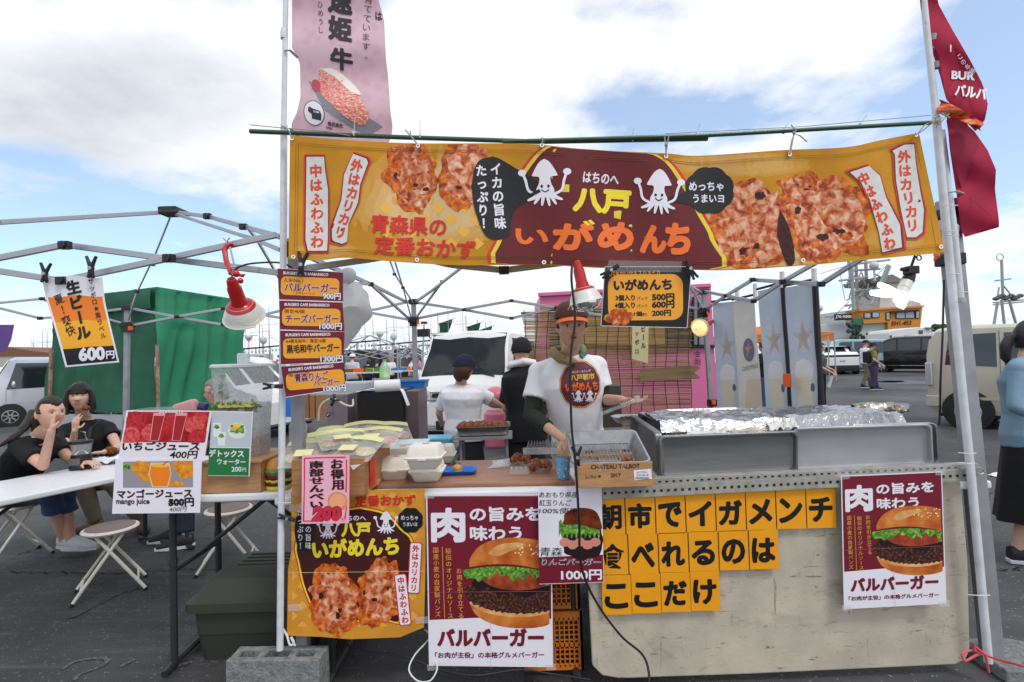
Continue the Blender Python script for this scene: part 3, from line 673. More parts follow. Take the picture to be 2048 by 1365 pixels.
WPOLE=mat('white_pole',(.68,.70,.74),.35,nscale=20,col2=(.5,.5,.52),nmix=.8,ramp=(.4,.8))
mb=MB();mb.tube([P(560,1300,2.40),P(566,640,2.40),P(568,250,2.40)],.0150,14);pole=mb.build('banner_pole',WPOLE,label='white banner pole standing on the concrete block at the left front of the stall',cat='pole',smooth=True,angle=30)
mb=MB();mb.tube([P(567.5,255,2.39),P(572,-40,2.39)],.0115,12);mb.build('upper_section',WPOLE,pole,smooth=True)
mb=MB();mb.tube([P(568,58,2.39),P(568,66,2.39),P(568,78,2.39)],[.013,.0155,.0155],12);mb.build('collar',WPOLE,pole,smooth=True)
mb=MB();mb.tube([P(1977,1325,2.36),P(1942,950,2.36),P(1908,620,2.36),P(1872,235,2.36)],.0165,14);pole2=mb.build('banner_pole',WPOLE,label='white slanting banner pole tied to the right front leg of the stall',cat='pole',smooth=True,angle=30)
mb=MB();mb.tube([P(1882,262,2.40),P(1908,470,2.40),P(1921,600,2.40)],.0155,12);mb.build('upper_section',WPOLE,pole2,smooth=True)
mb=MB();mb.tube([P(1921,596,2.40),P(1922,606,2.40)],.019,12);mb.build('end_cap',mat('cap_beige',(.45,.43,.4),.7),pole2)
mb=MB();mb.tube([P(1873,245,2.34),P(1843,-40,2.34)],.0135,12);mb.build('flag_section',WPOLE,pole2,smooth=True)
for y,x in((70,1867),(86,1870),(125,1874)):
    mb=MB();mb.tube([P(x-1,y,2.34),P(x,y+12,2.34)],.0150,12);mb.build('tape',mat('grey_tape',(.3,.3,.28),.5,bump=.4),pole2,smooth=True)
GREEN=mat('green_coated_bar',(.015,.07,.035),.35,coat=.4,nscale=30)
mb=MB();mb.tube([P(500,263,2.34),P(800,275,2.34),P(1080,284,2.34),P(1415,278,2.34)],.0105,10);gb=mb.build('sign_bar',GREEN,label='green bar pair tied across the poles to hold the long banner',cat='bar',smooth=True,angle=60)
mb=MB();mb.tube([P(1005,284,2.32),P(1400,272,2.32),P(1860,246,2.33)],.0095,10);mb.build('second_bar',GREEN,gb,smooth=True)
for x,y,dx,dy in((708,268,2,-34),(840,272,0,-30),(1265,278,2,-20),(1394,270,6,-22),(1567,263,9,-16),(1720,252,14,-22),(1088,283,0,0)):
    mb=MB();mb.tube([P(x,y+4,2.325),P(x,y-4,2.325),P(x+dx,y+dy,2.31)],.0016,5);mb.lathe([(.0125,-.003),(.0125,.003)],P(x,y,2.335),10,(1,0,0));mb.build('cable_tie',mat('tie_white',(.7,.7,.7),.5),gb)
mb=MB()
for k in range(1):mb.tube([P(500,250+k,2.33),P(560,256+k,2.33),P(586,258,2.32),P(660,264+k,2.31),P(700,272,2.33)],.002,5)
mb.build('tie_string',ROPE,gb);mb=MB();mb.tube([P(1330,268,2.33),P(1600,254,2.33),P(1862,231,2.33)],.0016,5)
mb.build('tie_string',ROPE,gb)
for pts in([(1800,900,2.33),(1790,0,0)],):pass
def tie(x,y,xe,Y=2.35,par=None,w=.0022):
    mb=MB();mb.tube([P(x,y,Y),P((x+xe)/2,y+1.5,Y-.02),P(xe,y+1,Y)],w,5);mb.build('cable_tie',MATS['tie_white'],par)
for x,y,xe in((1882,410,1915),(1888,461,1915),(1893,470,1918),(1893,547,1922),(1912,583,1938),(1916,906,1952),(1916,926,1950),(1936,1190,1980)):tie(x,y,xe,2.33,pole2)
for x,y,xe in((552,1005,582),):tie(x,y,xe,2.37,pole)
PINKR=mat('pink_rope',(.75,.10,.12),.7)
mb=MB();mb.tube([P(*p)for p in spline([(1962,1310,2.3),(1945,1301,2.29),(1925,1308,2.28),(1930,1322,2.28),(1950,1312,2.29),(1966,1306,2.3),(1985,1316,2.28),(2048,1333,2.15),(2080,1338,2.1)],6)],.005,6)
mb.tube([P(1966,1306,2.29),P(1946,1290,2.28),P(1950,1302,2.28)],.005,6);mb.tube([P(1970,1308,2.29),P(1978,1345,2.3)],.005,6);mb.build('pink_rope',PINKR,label='pink plastic rope knotted round the foot of the right pole',cat='rope',smooth=True)

c1=P(300,900,4);lt=thing('folding_canopy','grey folding canopy frame over the seated customers at the left','canopy frame',(c1.x,c1.y,0),'bare folding canopy frames')
B=lambda pts,w=.026:[bar(lt,pts[i],pts[i+1],w)for i in range(len(pts)-1)]
B([(-120,453,2.9),(0,445,3.1),(343,424,4.0)],.030);B([(343,424,4.0),(415,433,3.6),(487,453,3.1),(560,474,2.6)],.028);B([(343,426,4.0),(505,478,3.0),(560,500,2.6)],.022)
hb=MB();hb.box(P(343,424,4.0),(.14,.12,.06));hb.box(P(350,427,3.95),(.2,.1,.03));hb.build('peak_hub',HUBM,lt,bevel=.01)
joint(lt,(415,433,3.55),.05);joint(lt,(487,454,3.05),.045)
B([(-60,530,2.5),(0,516,2.5),(130,490,2.5)],.03);B([(130,490,2.52),(351,520,2.52),(520,541,2.52),(572,548,2.52)],.03);B([(-60,535,2.5),(0,543,2.5),(125,562,2.5)],.03);B([(125,562,2.48),(338,517,2.48),(553,470,2.48)],.03)
for p in((130,491,2.46),(125,562,2.45),(338,517,2.44)):joint(lt,p,.05)
B([(343,428,4.0),(310,510,4.4),(275,583,4.9),(257,640,5.35)],.018);B([(275,583,4.9),(261,618,5.35)],.018);joint(lt,(275,584,4.85),.035);joint(lt,(306,530,4.4),.03)
B([(497,458,3.1),(516,483,3.4),(560,560,3.9)],.022)
leg(lt,255,612,5.4,248,None,.045)
for y in(616,650):hb=MB();hb.box(P(255,y,5.4),(.12,.09,.05));hb.build('leg_hub',HUBM,lt,bevel=.006)
hb=MB();hb.box(P(256,658,5.4),(.09,.08,.07));h_=hb.build('leg_hub',HUBM,lt);a=MB();a.box(P(261,657,5.33),(.03,.03,.04));a.build('release_tab',ORANGEP,h_)
B([(258,617,5.4),(353,634,5.4),(446,650,5.4)]);B([(258,652,5.4),(353,634,5.38),(446,618,5.4)]);B([(446,650,5.4),(560,622,5.4),(700,590,5.4)]);B([(446,618,5.4),(560,636,5.4),(753,619,5.4),(824,602,5.35)]);B([(640,600,5.4),(751,628,5.4),(819,640,5.35)])
for p in((353,634),(446,650),(446,618)):joint(lt,(*p,5.35),.04)
B([(-40,610,4.6),(0,606,4.7),(84,598,4.9),(103,606,5.0),(255,650,5.4)],.022);B([(-40,608,4.6),(0,617,4.7),(80,637,4.9),(120,634,5.0),(255,617,5.4)],.022)
joint(lt,(84,598,4.85),.04);joint(lt,(80,637,4.85),.04)

CONC=mat('concrete_block',(.26,.265,.26),.95,nscale=30,col2=(.16,.165,.16),nmix=1,bump=.9,bscale=70,spec=.2)
def cinder(label,c,yaw,d=(.39,.15,.19)):
    root=thing('concrete_block',label,'concrete block',(c[0],c[1],0));q=Matrix.Rotation(yaw,3,'Z');mb=MB();lx,ly,lz=d
    def B2(x,y,sx,sy):mb.box(Vector((c[0],c[1],lz/2))+q@Vector((x,y,0)),(sx,sy,lz),rot=q)
    w_=.032
    B2(0,-ly/2+w_/2,lx,w_);B2(0,ly/2-w_/2,lx,w_)
    for x in(-lx/2+.02,-lx/6,lx/6,lx/2-.02):B2(x,0,.035,ly-2*w_-.002)
    mb.build('block',CONC,root,bevel=.004)
b0=P(545,1330,2.36);cinder('grey hollow concrete block under the left banner pole',(b0.x,b0.y+.06),R(-2),(.42,.12,.205))
g=G(2010,1330);mb=MB();mb.prism([V(g.x-.12,g.y-.14,0),V(g.x+.24,g.y-.2,0),V(g.x+.26,g.y+.04,0),V(g.x+.1,g.y+.13,0),V(g.x-.12,g.y+.12,0)],(0,0,.06))
mb.build('concrete_slab',CONC,label='flat grey concrete slab under the right pole tied with pink rope',cat='concrete block',bevel=.008)

# ------------------------------------------------------------------ print inks
I=lambda n,h,**k:mat('ink_'+n,tuple(min(.88,c*1.12)for c in S(h)),k.pop('rough',.5),nscale=k.pop('nscale',14),nmix=k.pop('nmix',.25),**k)
WINE=I('wine','6e0d24');WINE2=I('wine_dark','5c0f20');INKW=I('white','ded9e2',nmix=.1);INKK=I('black','0d0b0c');ORG=I('orange','e59a2a',nmix=.15);INKR=I('red','c8281e')
YEL=I('yellow','e6cf2a');ORR=I('hot_orange','ee6a1e');CREAM=I('cream','d8b070');GOLD=I('gold','cf9638');PINKP=I('pink_paper','e7a9bc',nmix=.12);GRN=I('green','177038');CARD=I('card_orange','f29a10',nscale=7,nmix=.35,col2=S('d88408'))
GLOSS=mat('laminate',(.8,.8,.85),.15,nscale=3,spec=.6)
MEAT=ramp_mat('print_crumb',[(.27,S('5a1c08')),(.39,S('a2401a')),(.49,S('cc7246')),(.60,S('e0a482')),(.76,S('f4d2ba'))],30,.5,bump=0,detail=9,dist=.5)
FRY=ramp_mat('print_fried',[(.26,S('4a1204')),(.40,S('a03a0c')),(.56,S('d4681c')),(.76,S('f0a048'))],34,.5,bump=0,detail=9,dist=.4)
HOLE=ramp_mat('print_hole',[(.3,S('1c0503')),(.7,S('50140a'))],60,.5,bump=0)
BUN=ramp_mat('print_bun',[(.3,S('a8481a')),(.5,S('c8702e')),(.7,S('e0954a'))],9,.4,bump=0,detail=4)
BUN2=ramp_mat('print_bun_light',[(.3,S('c98044')),(.7,S('ecbc7c'))],14,.4,bump=0)
LETT=ramp_mat('print_lettuce',[(.3,S('1f4f14')),(.48,S('4f8a2a')),(.65,S('8fbf4e')),(.8,S('c8dc80'))],55,.5,bump=0,dist=1)
PATTY=ramp_mat('print_patty',[(.3,S('140806')),(.5,S('3c1d16')),(.62,S('6a3c2e')),(.8,S('8a5c48'))],90,.5,bump=0,detail=7)
TOMA=ramp_mat('print_tomato',[(.3,S('7c2412')),(.7,S('b4502c'))],20,.5,bump=0)
SAUCE=I('sauce','1a0508')
SES=I('sesame','ecd9a0')
SEAM=I('seam','7a5020')
def clothmat():
    m=mat('banner_cloth',S('e0a232'),.85,nscale=5,col2=S('c88a22'),nmix=.8,ramp=(.4,.75),translucent=.25,bump=.25,bscale=9)
    return m
def squid(pr,cx,cy,s,layer,a=0,body=None,face=True):
    """plain white squid shape, s = height"""
    body=body or INKW;q=lambda pts:[(cx+x*s,cy+y*s)for x,y in _rot(pts,0,0,a)]
    pr.poly(q(spline([(0,-.5),(.12,-.42),(.26,-.18),(.24,-.14),(.12,-.12),(.13,.02),(.19,.15),(.15,.26),(0,.3),(-.15,.26),(-.19,.15),(-.13,.02),(-.12,-.12),(-.24,-.14),(-.26,-.18),(-.12,-.42),(0,-.5)],3)[:-1]),body,layer)
    for i,(ex,ey)in enumerate(((-.38,.36),(-.24,.44),(-.08,.48),(.08,.49),(.22,.46),(.36,.36))):
        pr.poly(q(band(spline([(ex*.3,.2),(ex*.6,.3),(ex,ey)],4),[.1,.09,.085,.08,.075,.07,.06,.05,.02])),body,layer)
    for sd in(-1,1):
        pr.poly(q(band(spline([(sd*.12,.26),(sd*.34,.16),(sd*.40,-.05),(sd*.46,-.2)],4),.055)),body,layer);pr.poly(q(ell(sd*.47,-.22,.085,.07)),body,layer)
    if face:
        for sd in(-1,1):pr.poly(q(ell(sd*.07,.07,.028,.033,12)),INKK,layer+1)
        pr.poly(q(band(spline([(-.08,.14),(0,.19),(.08,.14)],4),.025)),INKK,layer+1)
def menchi(pr,cx,cy,rx,ry,seed,layer,a=0):
    pr.poly(blob(cx,cy,rx,ry,seed,.22,60,a,3),FRY,layer)
    pr.poly(blob(cx+rx*.04,cy-ry*.02,rx*.78,ry*.80,seed+3,.30,60,a,4),MEAT,layer+1)
    r_=random.Random(seed)
    for i in range(6):
        t=r_.uniform(0,6.28);k=r_.uniform(.3,.78);x,y=cx+rx*k*math.cos(t),cy+ry*k*math.sin(t)
        pr.poly(blob(x,y,rx*r_.uniform(.05,.15),ry*r_.uniform(.05,.10),seed+i,.4,18),HOLE if i%2 else FRY,layer+2)
def burger(pr,cx,cy,w,h,layer,clipx=None,seed=1):
    """cx, cy centre; open burger drawn in flat inks"""
    C=(lambda pts:[(min(x,clipx),y)for x,y in pts])if clipx else(lambda p:p)
    X=lambda u:cx+u*w/2;Y=lambda v:cy+v*h/2
    pr.poly(C([(X(x),Y(y))for x,y in spline([(-.92,.42),(-.75,.72),(-.3,.94),(.3,1.0),(.8,.9),(1.0,.6),(1.0,.35),(0,.45),(-.92,.36)],5)]),BUN,layer)
    pr.poly(C([(X(x),Y(y))for x,y in spline([(-.9,.45),(-.6,.64),(-.1,.74),(.4,.74),(1.0,.60),(1.0,.5),(0,.5),(-.9,.40)],4)]),BUN2,layer+1)
    pr.poly(C([(X(x),Y(y))for x,y in[(x_+.02*math.sin(x_*40),y_+.025*math.sin(x_*55+2))for x_,y_ in spline([(-.98,.12),(-.92,.38),(-.6,.55),(-.1,.66),(.5,.66),(1.0,.52),(1.0,.1),(0,.0),(-.9,.0)],9)]]),PATTY,layer+2)
    pr.poly(C([(X(x),Y(y))for x,y in spline([(-.85,.0),(-.72,.16),(-.5,.10),(-.3,.26),(0,.2),(.3,.32),(.6,.18),(1,.2),(1,-.1),(-.8,-.12)],5)]),SAUCE,layer+3)
    pr.poly(C([(X(x),Y(y))for x,y in spline([(-.7,-.12),(-.4,.08),(.1,.16),(.6,.1),(.95,-.02),(.9,-.2),(-.6,-.25),(-.7,-.12)],5)[:-1]]),TOMA,layer+4)
    top=spline([(-1.02,-.30),(-.5,-.36),(0,-.36),(.5,-.30),(1.0,-.2)],8);bot=[]
    n=len(top)
    for i,(x,y)in enumerate(reversed(top)):bot.append((x+.02*math.sin(i*2.1),y+(.26 if(i//6)%2==0 else.16)+.07*math.sin(i*1.7)))
    pr.poly(C([(X(x),Y(y))for x,y in top+bot]),LETT,layer+5)
    pr.poly(C([(X(x),Y(y))for x,y in spline([(-.9,-.36),(-.88,-.56),(-.68,-.82),(-.3,-.98),(.2,-1.0),(.7,-.9),(1.0,-.66),(1.0,-.18),(.6,-.30),(.1,-.40),(-.4,-.42),(-.9,-.36)],5)[:-1]]),BUN,layer+6)
    pr.poly(C([(X(x),Y(y))for x,y in spline([(-.5,-.66),(-.3,-.84),(.1,-.9),(.3,-.84),(0,-.72),(-.3,-.6),(-.5,-.66)],4)[:-1]]),BUN2,layer+7)
    r_=random.Random(seed)
    for i in range(22):
        x,y=r_.uniform(.05,.75),r_.uniform(-.92,-.62);pr.poly(C(ell(X(x),Y(y),w*.008,h*.011,8,r_.uniform(0,90))),SES,layer+8)
# ------------------------------------------------------------------ the long top banner
top_c=spline([(580,271),(700,281),(830,287),(1005,287),(1085,290),(1180,300),(1330,307),(1400,312),(1560,301),(1690,295),(1760,281),(1838,266)],5)
bot_c=spline([(577,519),(640,521),(690,516),(780,523),(920,531),(1080,530),(1190,536),(1330,538),(1450,541),(1600,532),(1720,521),(1820,512),(1890,505)],5)
def ycurve(c,x):
    return interp(c,x)
def bdepth(x,y):return 2.30+.016*math.sin(x*.011+y*.004)+.008*math.sin(x*.031-y*.013)+.010*math.sin((y-250)*.012)
def brim(u,v):
    xt=580+(1838-580)*u;xb=577+(1890-577)*u;x=xt+(xb-xt)*v
    y=ycurve(top_c,xt)*(1-v)+ycurve(bot_c,xb)*v;y+=3*math.sin(u*40)*math.sin(v*3.1)
    return P(x,y,bdepth(x,y))
BANN=clothmat()
mb=MB();mb.grid(brim,120,14,thick=(0,.0015,0));ban=mb.build('long_banner',BANN,smooth=True,label='long yellow and maroon cloth banner with squid drawings hung across the top of the stall',cat='banner')
def inb(x,y):
    """keep print inside the cloth"""
    u=min(1,max(0,(x-580)/(1864-580)));xt=580+1258*u
    return(x,min(max(y,ycurve(top_c,min(x,1838))+2),ycurve(bot_c,x)-2))
pr=Print(bdepth,.0005,26);pr.xf=inb
PALE=I('pale_centre','d9b482',nscale=6,nmix=.5,col2=S('d3a040'),translucent=.2);MAR=I('banner_maroon','6b161c',nscale=5,nmix=.4,translucent=.2);WORN=I('worn_white','cfccc8',nmix=.25,col2=S('a7a4a0'),nscale=40)

CHK=I('check','e0aa45',nmix=.3)
r_=random.Random(3)
for(cx,cy,rx,ry)in((880,400,150,95),(1500,480,180,80)):[pr.poly(blob(cx,cy,rx*(1.2-.12*q),ry*(1.15-.12*q),5,.1),I('pale%d'%q,('d8a038','dca648','e0ae5c','e4b874','e8c48c')[q],nmix=.2,translucent=.25),.2+q*.15)for q in range(5)]
for(cx,cy,rx,ry)in((655,500,50,14),(1790,480,50,22),(1480,330,120,22)):[pr.poly(blob(cx,cy,rx*(1.2-.14*q),ry*(1.15-.14*q),cx,.12),MATS['ink_pale%d'%min(q,2)],.2+q*.15)for q in range(3)]  # broad pale zones: light varying over the cloth, put into the ink colours
for i in range(-3,7):
    for j in range(-2,4):
        if(i+j)%2==0:
            cx,cy=850+i*26,440+j*24
            if 745<cx<1000 and 380<cy<512:pr.poly([(cx-14,cy),(cx,cy-13),(cx+14,cy),(cx,cy+13)],CHK,2)

med=[(1118,285),(1085,305),(1050,350),(1025,392),(1008,430),(1008,470),(1022,540),(1415,545),(1420,480),(1395,430),(1362,370),(1330,325),(1285,300),(1280,296)]
pr.poly([(x+(16 if x>1200 else-16),y)for x,y in spline(med,4)],I('ring_red','c7331c'),3);pr.poly([(x+(9 if x>1200 else-9),y)for x,y in spline(med,4)],I('ring_yellow','d9c032'),4)
pr.poly(spline(med,4),MAR,5)
menchi(pr,822,352,52,72,11,4,-12);menchi(pr,930,345,50,72,12,3,10)
menchi(pr,1500,455,84,98,13,4,0);menchi(pr,1650,438,92,88,14,3,10);menchi(pr,1600,380,42,26,15,3,20)
pr.poly(spline([(1560,420),(1580,460),(1590,520),(1575,530),(1555,470),(1560,420)],4)[:-1],HOLE,7)
def tag_shape(pts,col=WORN):
    cx=sum(p[0]for p in pts)/len(pts);cy=sum(p[1]for p in pts)/len(pts)
    def g(k):return[(cx+(x-cx)*(1+k*2/50),cy+(y-cy)*(1+k/95))for x,y in pts]
    pr.poly(g(5),I('tag_red','cf3c1c'),8);pr.poly(g(2.6),I('tag_dark','74141a'),9);pr.poly(pts,col,10)
tag_shape([(613,314),(648,314),(650,340),(656,380),(656,470),(654,502),(616,502),(611,480)])
tag_shape([(706,308),(733,318),(736,326),(720,370),(716,405),(697,448),(694,484),(684,488),(664,482),(664,455),(683,400),(688,350)])
tag_shape([(1808,290),(1828,289),(1832,330),(1840,380),(1848,420),(1845,465),(1832,475),(1814,475),(1802,420),(1792,360),(1790,310),(1785,302)])
tag_shape([(1700,345),(1738,332),(1760,352),(1772,395),(1800,450),(1804,495),(1765,505),(1758,465),(1740,400),(1722,365)])
RT=I('tag_text','d2401c')
pr.vtext('中はふわふわ',[(631,328),(634,410),(634,498)],24,RT,12,.03);pr.vtext('外はカリカリ',[(716,318),(703,390),(690,430),(677,478)],22,RT,12,.03)
pr.vtext('外はカリカリ',[(1808,300),(1812,370),(1822,420),(1826,465)],24,RT,12,.03);pr.vtext('中はふわふわ',[(1722,345),(1752,410),(1772,450),(1782,500)],22,RT,12,.03)
pr.text('青森県の',741,432,893,470,INKR,8,.022,3);pr.text('定番おかず',748,476,952,514,INKR,8,.024,3)
pr.poly(spline([(985,313),(1008,325),(1022,370),(1022,390),(1060,385),(1100,378),(1070,395),(1030,420),(1022,450),(1018,472),(995,480),(970,470),(950,420),(944,370),(955,325),(985,313)],4)[:-1],INKK,9)
pr.vtext('イカの旨味',[(990,325),(1002,460)],22,INKW,11,.02);pr.vtext('たっぷり！',[(962,328),(968,460)],21,INKW,11,.02)
pts=[]
for i in range(48):t=2*math.pi*i/48;k=1+.07*abs(math.sin(4*t));pts.append((1419+47*k*math.cos(t),381+45*k*math.sin(t)))
pr.poly(pts,INKK,9);pr.poly([(1380,380),(1325,399),(1385,412)],INKK,9)
pr.text('めっちゃ',1378,364,1447,383,INKW,11,.02,0);pr.text('うまいヨ',1386,389,1448,406,INKW,11,.02,0)
squid(pr,1090,366,96,12,-2);squid(pr,1318,384,92,12,2)
pr.poly([(1060,388),(1078,378),(1082,384),(1062,394)],INKK,15)
pr.text('はちのへ',1166,346,1238,368,INKW,8,.02,5);pr.text('八戸',1146,378,1262,428,YEL,8,.055,4)
x=1030
for i,(ch,x0,x1,y0,y1)in enumerate((('い',1030,1097,458,490),('が',1105,1188,444,502),('め',1195,1268,444,502),('ん',1280,1334,450,508),('ち',1330,1382,446,510))):
    pr.text(ch,x0,y0,x1,y1,ORR,8,.055,2)
    vs,fs=glyph(ch,.055)
pr.text('゛',1166,440,1190,452,YEL,9,.05)
pr.finish('banner_print',ban)
mb=MB()
for k in range(2):
    for yy in(13,17):
        mb.cur=0
        c_=top_c if k==0 else bot_c;s_=1 if k==0 else-1
        pts=[P(x,y+s_*yy,bdepth(x,y)-.003)for x,y in c_[1:-1]];mb.tube(pts,.0007,4)
for x0,x1 in((592,589),(597,594),(1832,1874)):mb.tube([P(x0+(x1-x0)*t/8,285+(500-285)*t/8,bdepth(x0,285+27*t)-.003)for t in range(9)],.0007,4)
mb.build('stitching',SEAM,ban)
for x,y in((584,277),(836,292),(1084,291),(1332,313),(1579,309),(1832,270),(587,514),(834,520),(1088,525),(1606,521),(1882,494)):
    mb=MB();mb.lathe([(.004,0),(.0095,.0008),(.0095,-.0015),(.004,-.002)],P(x,y,bdepth(x,y)-.008),16,(0,1,0),closed=False);mb.build('eyelet',CHROME,ban,fix=True)
for pts in(((584,277),(578,262),(572,258)),((836,290),(825,276),(810,260)),((836,290),(822,274),(820,262)),((1084,290),(1085,280),(1084,275)),((1332,312),(1331,290),(1329,272)),((1332,312),(1335,285),(1338,272)),((1579,308),(1584,280),(1592,262),(1582,250)),((1581,306),(1588,268),(1600,272),(1614,284)),((1832,270),(1845,262),(1860,250),(1885,235)),((1834,269),(1850,250),(1872,240))):
    mb=MB();mb.tube([P(x,y,2.285)for x,y in pts],.0028,5);mb.build('tie_cord',ROPE,ban)
for x,y in((1332,290),(1588,266),(1862,244)):mb=MB();mb.ball(P(x,y,2.28),.007,8);mb.build('tie_knot',ROPE,ban)
# ------------------------------------------------------------------ price posters on the left pole
def price(y,pts,rows,nm,lab):
    f=lambda x,y_:2.34
    s_=sheet(nm,pts,f,WINE,lab,'poster',group='burger price posters on the pole');p=Print(f)
    return s_,p
quads=[[(555,537),(686,545),(686,604),(558,600)],[(558,601),(685,605),(689,664),(560,660)],[(560,661),(689,664),(687,724),(562,730)],[(562,733),(687,725),(688,777),(572,795)]]
rows=[('人気No.1','バルバーガー','900円',0,'wine red price poster for a 900 yen burger, topmost of four'),('限定40個','チーズバーガー','1000円',0,'wine red price poster for the cheeseburger, second from the top'),('A4黒毛和牛！限定10個','黒毛和牛バーガー','1300円',1,'wine red price poster with black writing and 1300 yen, third from the top'),('限定20個','青森りんご','1000円',0,'wine red price poster curling outwards, lowest of the four')]
for i,(q,rw_)in enumerate(zip(quads,rows)):
    y0,y1=(q[0][1]+q[1][1])/2,(q[2][1]+q[3][1])/2;x0=(q[0][0]+q[3][0])/2;h=y1-y0;a=[2.5,1,-1,-5][i]
    s_=sheet('price_poster',q,2.34,WINE,rw_[4],'poster',.0015,'burger price posters on the pole');p=Print(2.34)
    p.text("BURGER'S CAFE BARBARESCO",x0+10,y0+4,x0+100,y0+10,INKW,3,.03,a)
    p.poly(rrect(x0+4,y0+13,x0+123,y0+h*.86,10,a),INKK,1);p.poly(rrect(x0+5,y0+14,x0+122,y0+h*.86-1,10,a),ORG,2)
    t2=INKK if rw_[3]else WINE
    p.text(rw_[0],x0+10,y0+16,x0+(90 if len(rw_[0])>8 else 50),y0+24,t2,4,.01,a)
    if i<3:p.text(rw_[1],x0+12,y0+26,x0+118,y0+43,t2,5,.025,a-1,outline=INKW if not rw_[3]else ORG,ow=.03)
    else:p.text('青森りんご',x0+22,y0+16,x0+90,y0+34,t2,5,.025,a,outline=INKW,ow=.03);p.text('バーガー',x0+60,y0+30,x0+112,y0+42,t2,5,.025,a,outline=INKW,ow=.03)
    p.text(rw_[2],x0+127-9.5*len(rw_[2]),y1-16,x0+125,y1-2,INKW,7,.03,a*.5,outline=INKK,ow=.04)
    if i==0:p.text('（プレーン）',x0+36,y0+43,x0+72,y0+49,WINE,5,.0,a)
    p.finish('lettering',s_)
    for(xa,ya),(xb,yb)in((q[0],q[1]),(q[3],q[2])):
        mb=MB();mb.add([P(xa,ya-.6,2.3385),P(xb,yb-.6,2.3385),P(xb,yb+.6,2.3385),P(xa,ya+.6,2.3385)],[(0,1,2,3)]);mb.build('white_edge',INKW,s_)
# ------------------------------------------------------------------ hanging fried snack price board
q=[(1210,534),(1383,534),(1374,656),(1202,652)]
s_=sheet('menu_board',q,2.22,INKK,'black and orange hanging menu card with prices 500, 600 and 200 yen','menu card',.002);p=Print(2.22)
p.poly(rrect(1216,549,1366,641,22,-.5),ORG,2);p.text('八戸あかいか＆スルメイカ',1212,542,1320,552,ORG,3,.01,-2)
p.text('いがめんち',1227,558,1344,581,INKK,4,.045,-1)
for t,xa,xb,ya,yb,pr_ in(('3個入り',1231,1270,590,602,'500円'),('4個入り',1229,1270,605,617,'600円')):
    p.text(t,xa,ya,xb,yb,INKK,4,.03,-1);p.text('パック',1274,ya+4,1295,yb-1,INKK,4,.01,-1);p.text(pr_,1304,ya-3,1349,yb,INKK,4,.045,-1)
p.text('1個',1268,623,1284,633,INKK,4,.03);p.text('売り',1284,626,1294,633,INKK,4,.01);p.text('200円',1304,620,1342,633,INKK,4,.04,-1)
for i,(x,y)in enumerate(((1218,637),(1230,627),(1245,626),(1232,643),(1248,642),(1257,633))):p.poly(blob(x,y,10,9,i+20,.15,24),FRY,5+i%2);p.poly(blob(x-1,y-1,6,5.5,i+40,.25,20),MEAT if i%3==0 else FRY,7)
p.finish('lettering',s_)
mb=MB();mb.add([P(1218,521,2.215),P(1364,523,2.215),P(1362,545,2.215),P(1212,545,2.215)],[(0,1,2,3)]);mb.build('clear_sleeve',mat('clear_film',(.8,.8,.8),.15,alpha=.16),s_)
def edge(s_,q,Y,w=1.2,m=None):
    mb=MB()
    for i in range(4):a,b=q[i],q[(i+1)%4];mb.tube([P(*a,Y),P(*b,Y)],w*.0011,4)
    mb.build('white_edge',m or INKW,s_)
edge(s_,q,2.219)
CLIPM=mat('clip_black',(.012,.012,.016),.4)
def clip(label,p,a,Y,s=1.0,spread=26,lock=.09):
    """spring clamp: two handles and a jaw; a = direction the handles point (deg, 0 = up)"""
    c=P(*p,Y);root=thing('spring_clamp',label,'clamp',c,'black spring clamps')
    for sg,nm in((1,'handle'),(-1,'handle')):
        t=R(a+sg*spread);t2=R(a+180-sg*spread*.5);mb=MB()
        d=V(math.sin(t),0,math.cos(t));e=V(math.sin(t2),0,math.cos(t2))
        mb.tube([c+e*.042*s+V(0,sg*.004,0),c+e*.02*s,c,c+d*.03*s,c+d*.055*s],[.006*s,.009*s,.010*s,.007*s,.006*s],8);mb.build(nm,CLIPM,root,smooth=True)
    mb=MB();mb.lathe([(.008*s,-.012),(.008*s,.012)],c,10,(0,1,0));mb.build('spring',ALU,root)
clip('black spring clamp at the left top corner of the beer price sign',(90,548),5,2.42);clip('black spring clamp at the right top corner of the beer price sign',(182,537),2,2.42,1.1,22)
clip('black spring clamp on the left corner of the hanging menu card',(1222,541),238,2.19,.9,10);clip('black spring clamp on the right corner of the hanging menu card',(1380,538),150,2.19,.9,12)
clip('black spring clamp on top of the topmost price poster',(603,530),8,2.30,1.1,20);clip('black spring clamp gripping the lowest price poster from the left',(548,773),272,2.30,.9,14)
clip('black spring clamp low on the left pole beside the yellow poster',(575,1037),285,2.38,.8,12)
clip('black spring clamp holding the cable on the front of the wooden wine box',(1154,915),0,2.22,.9,24)
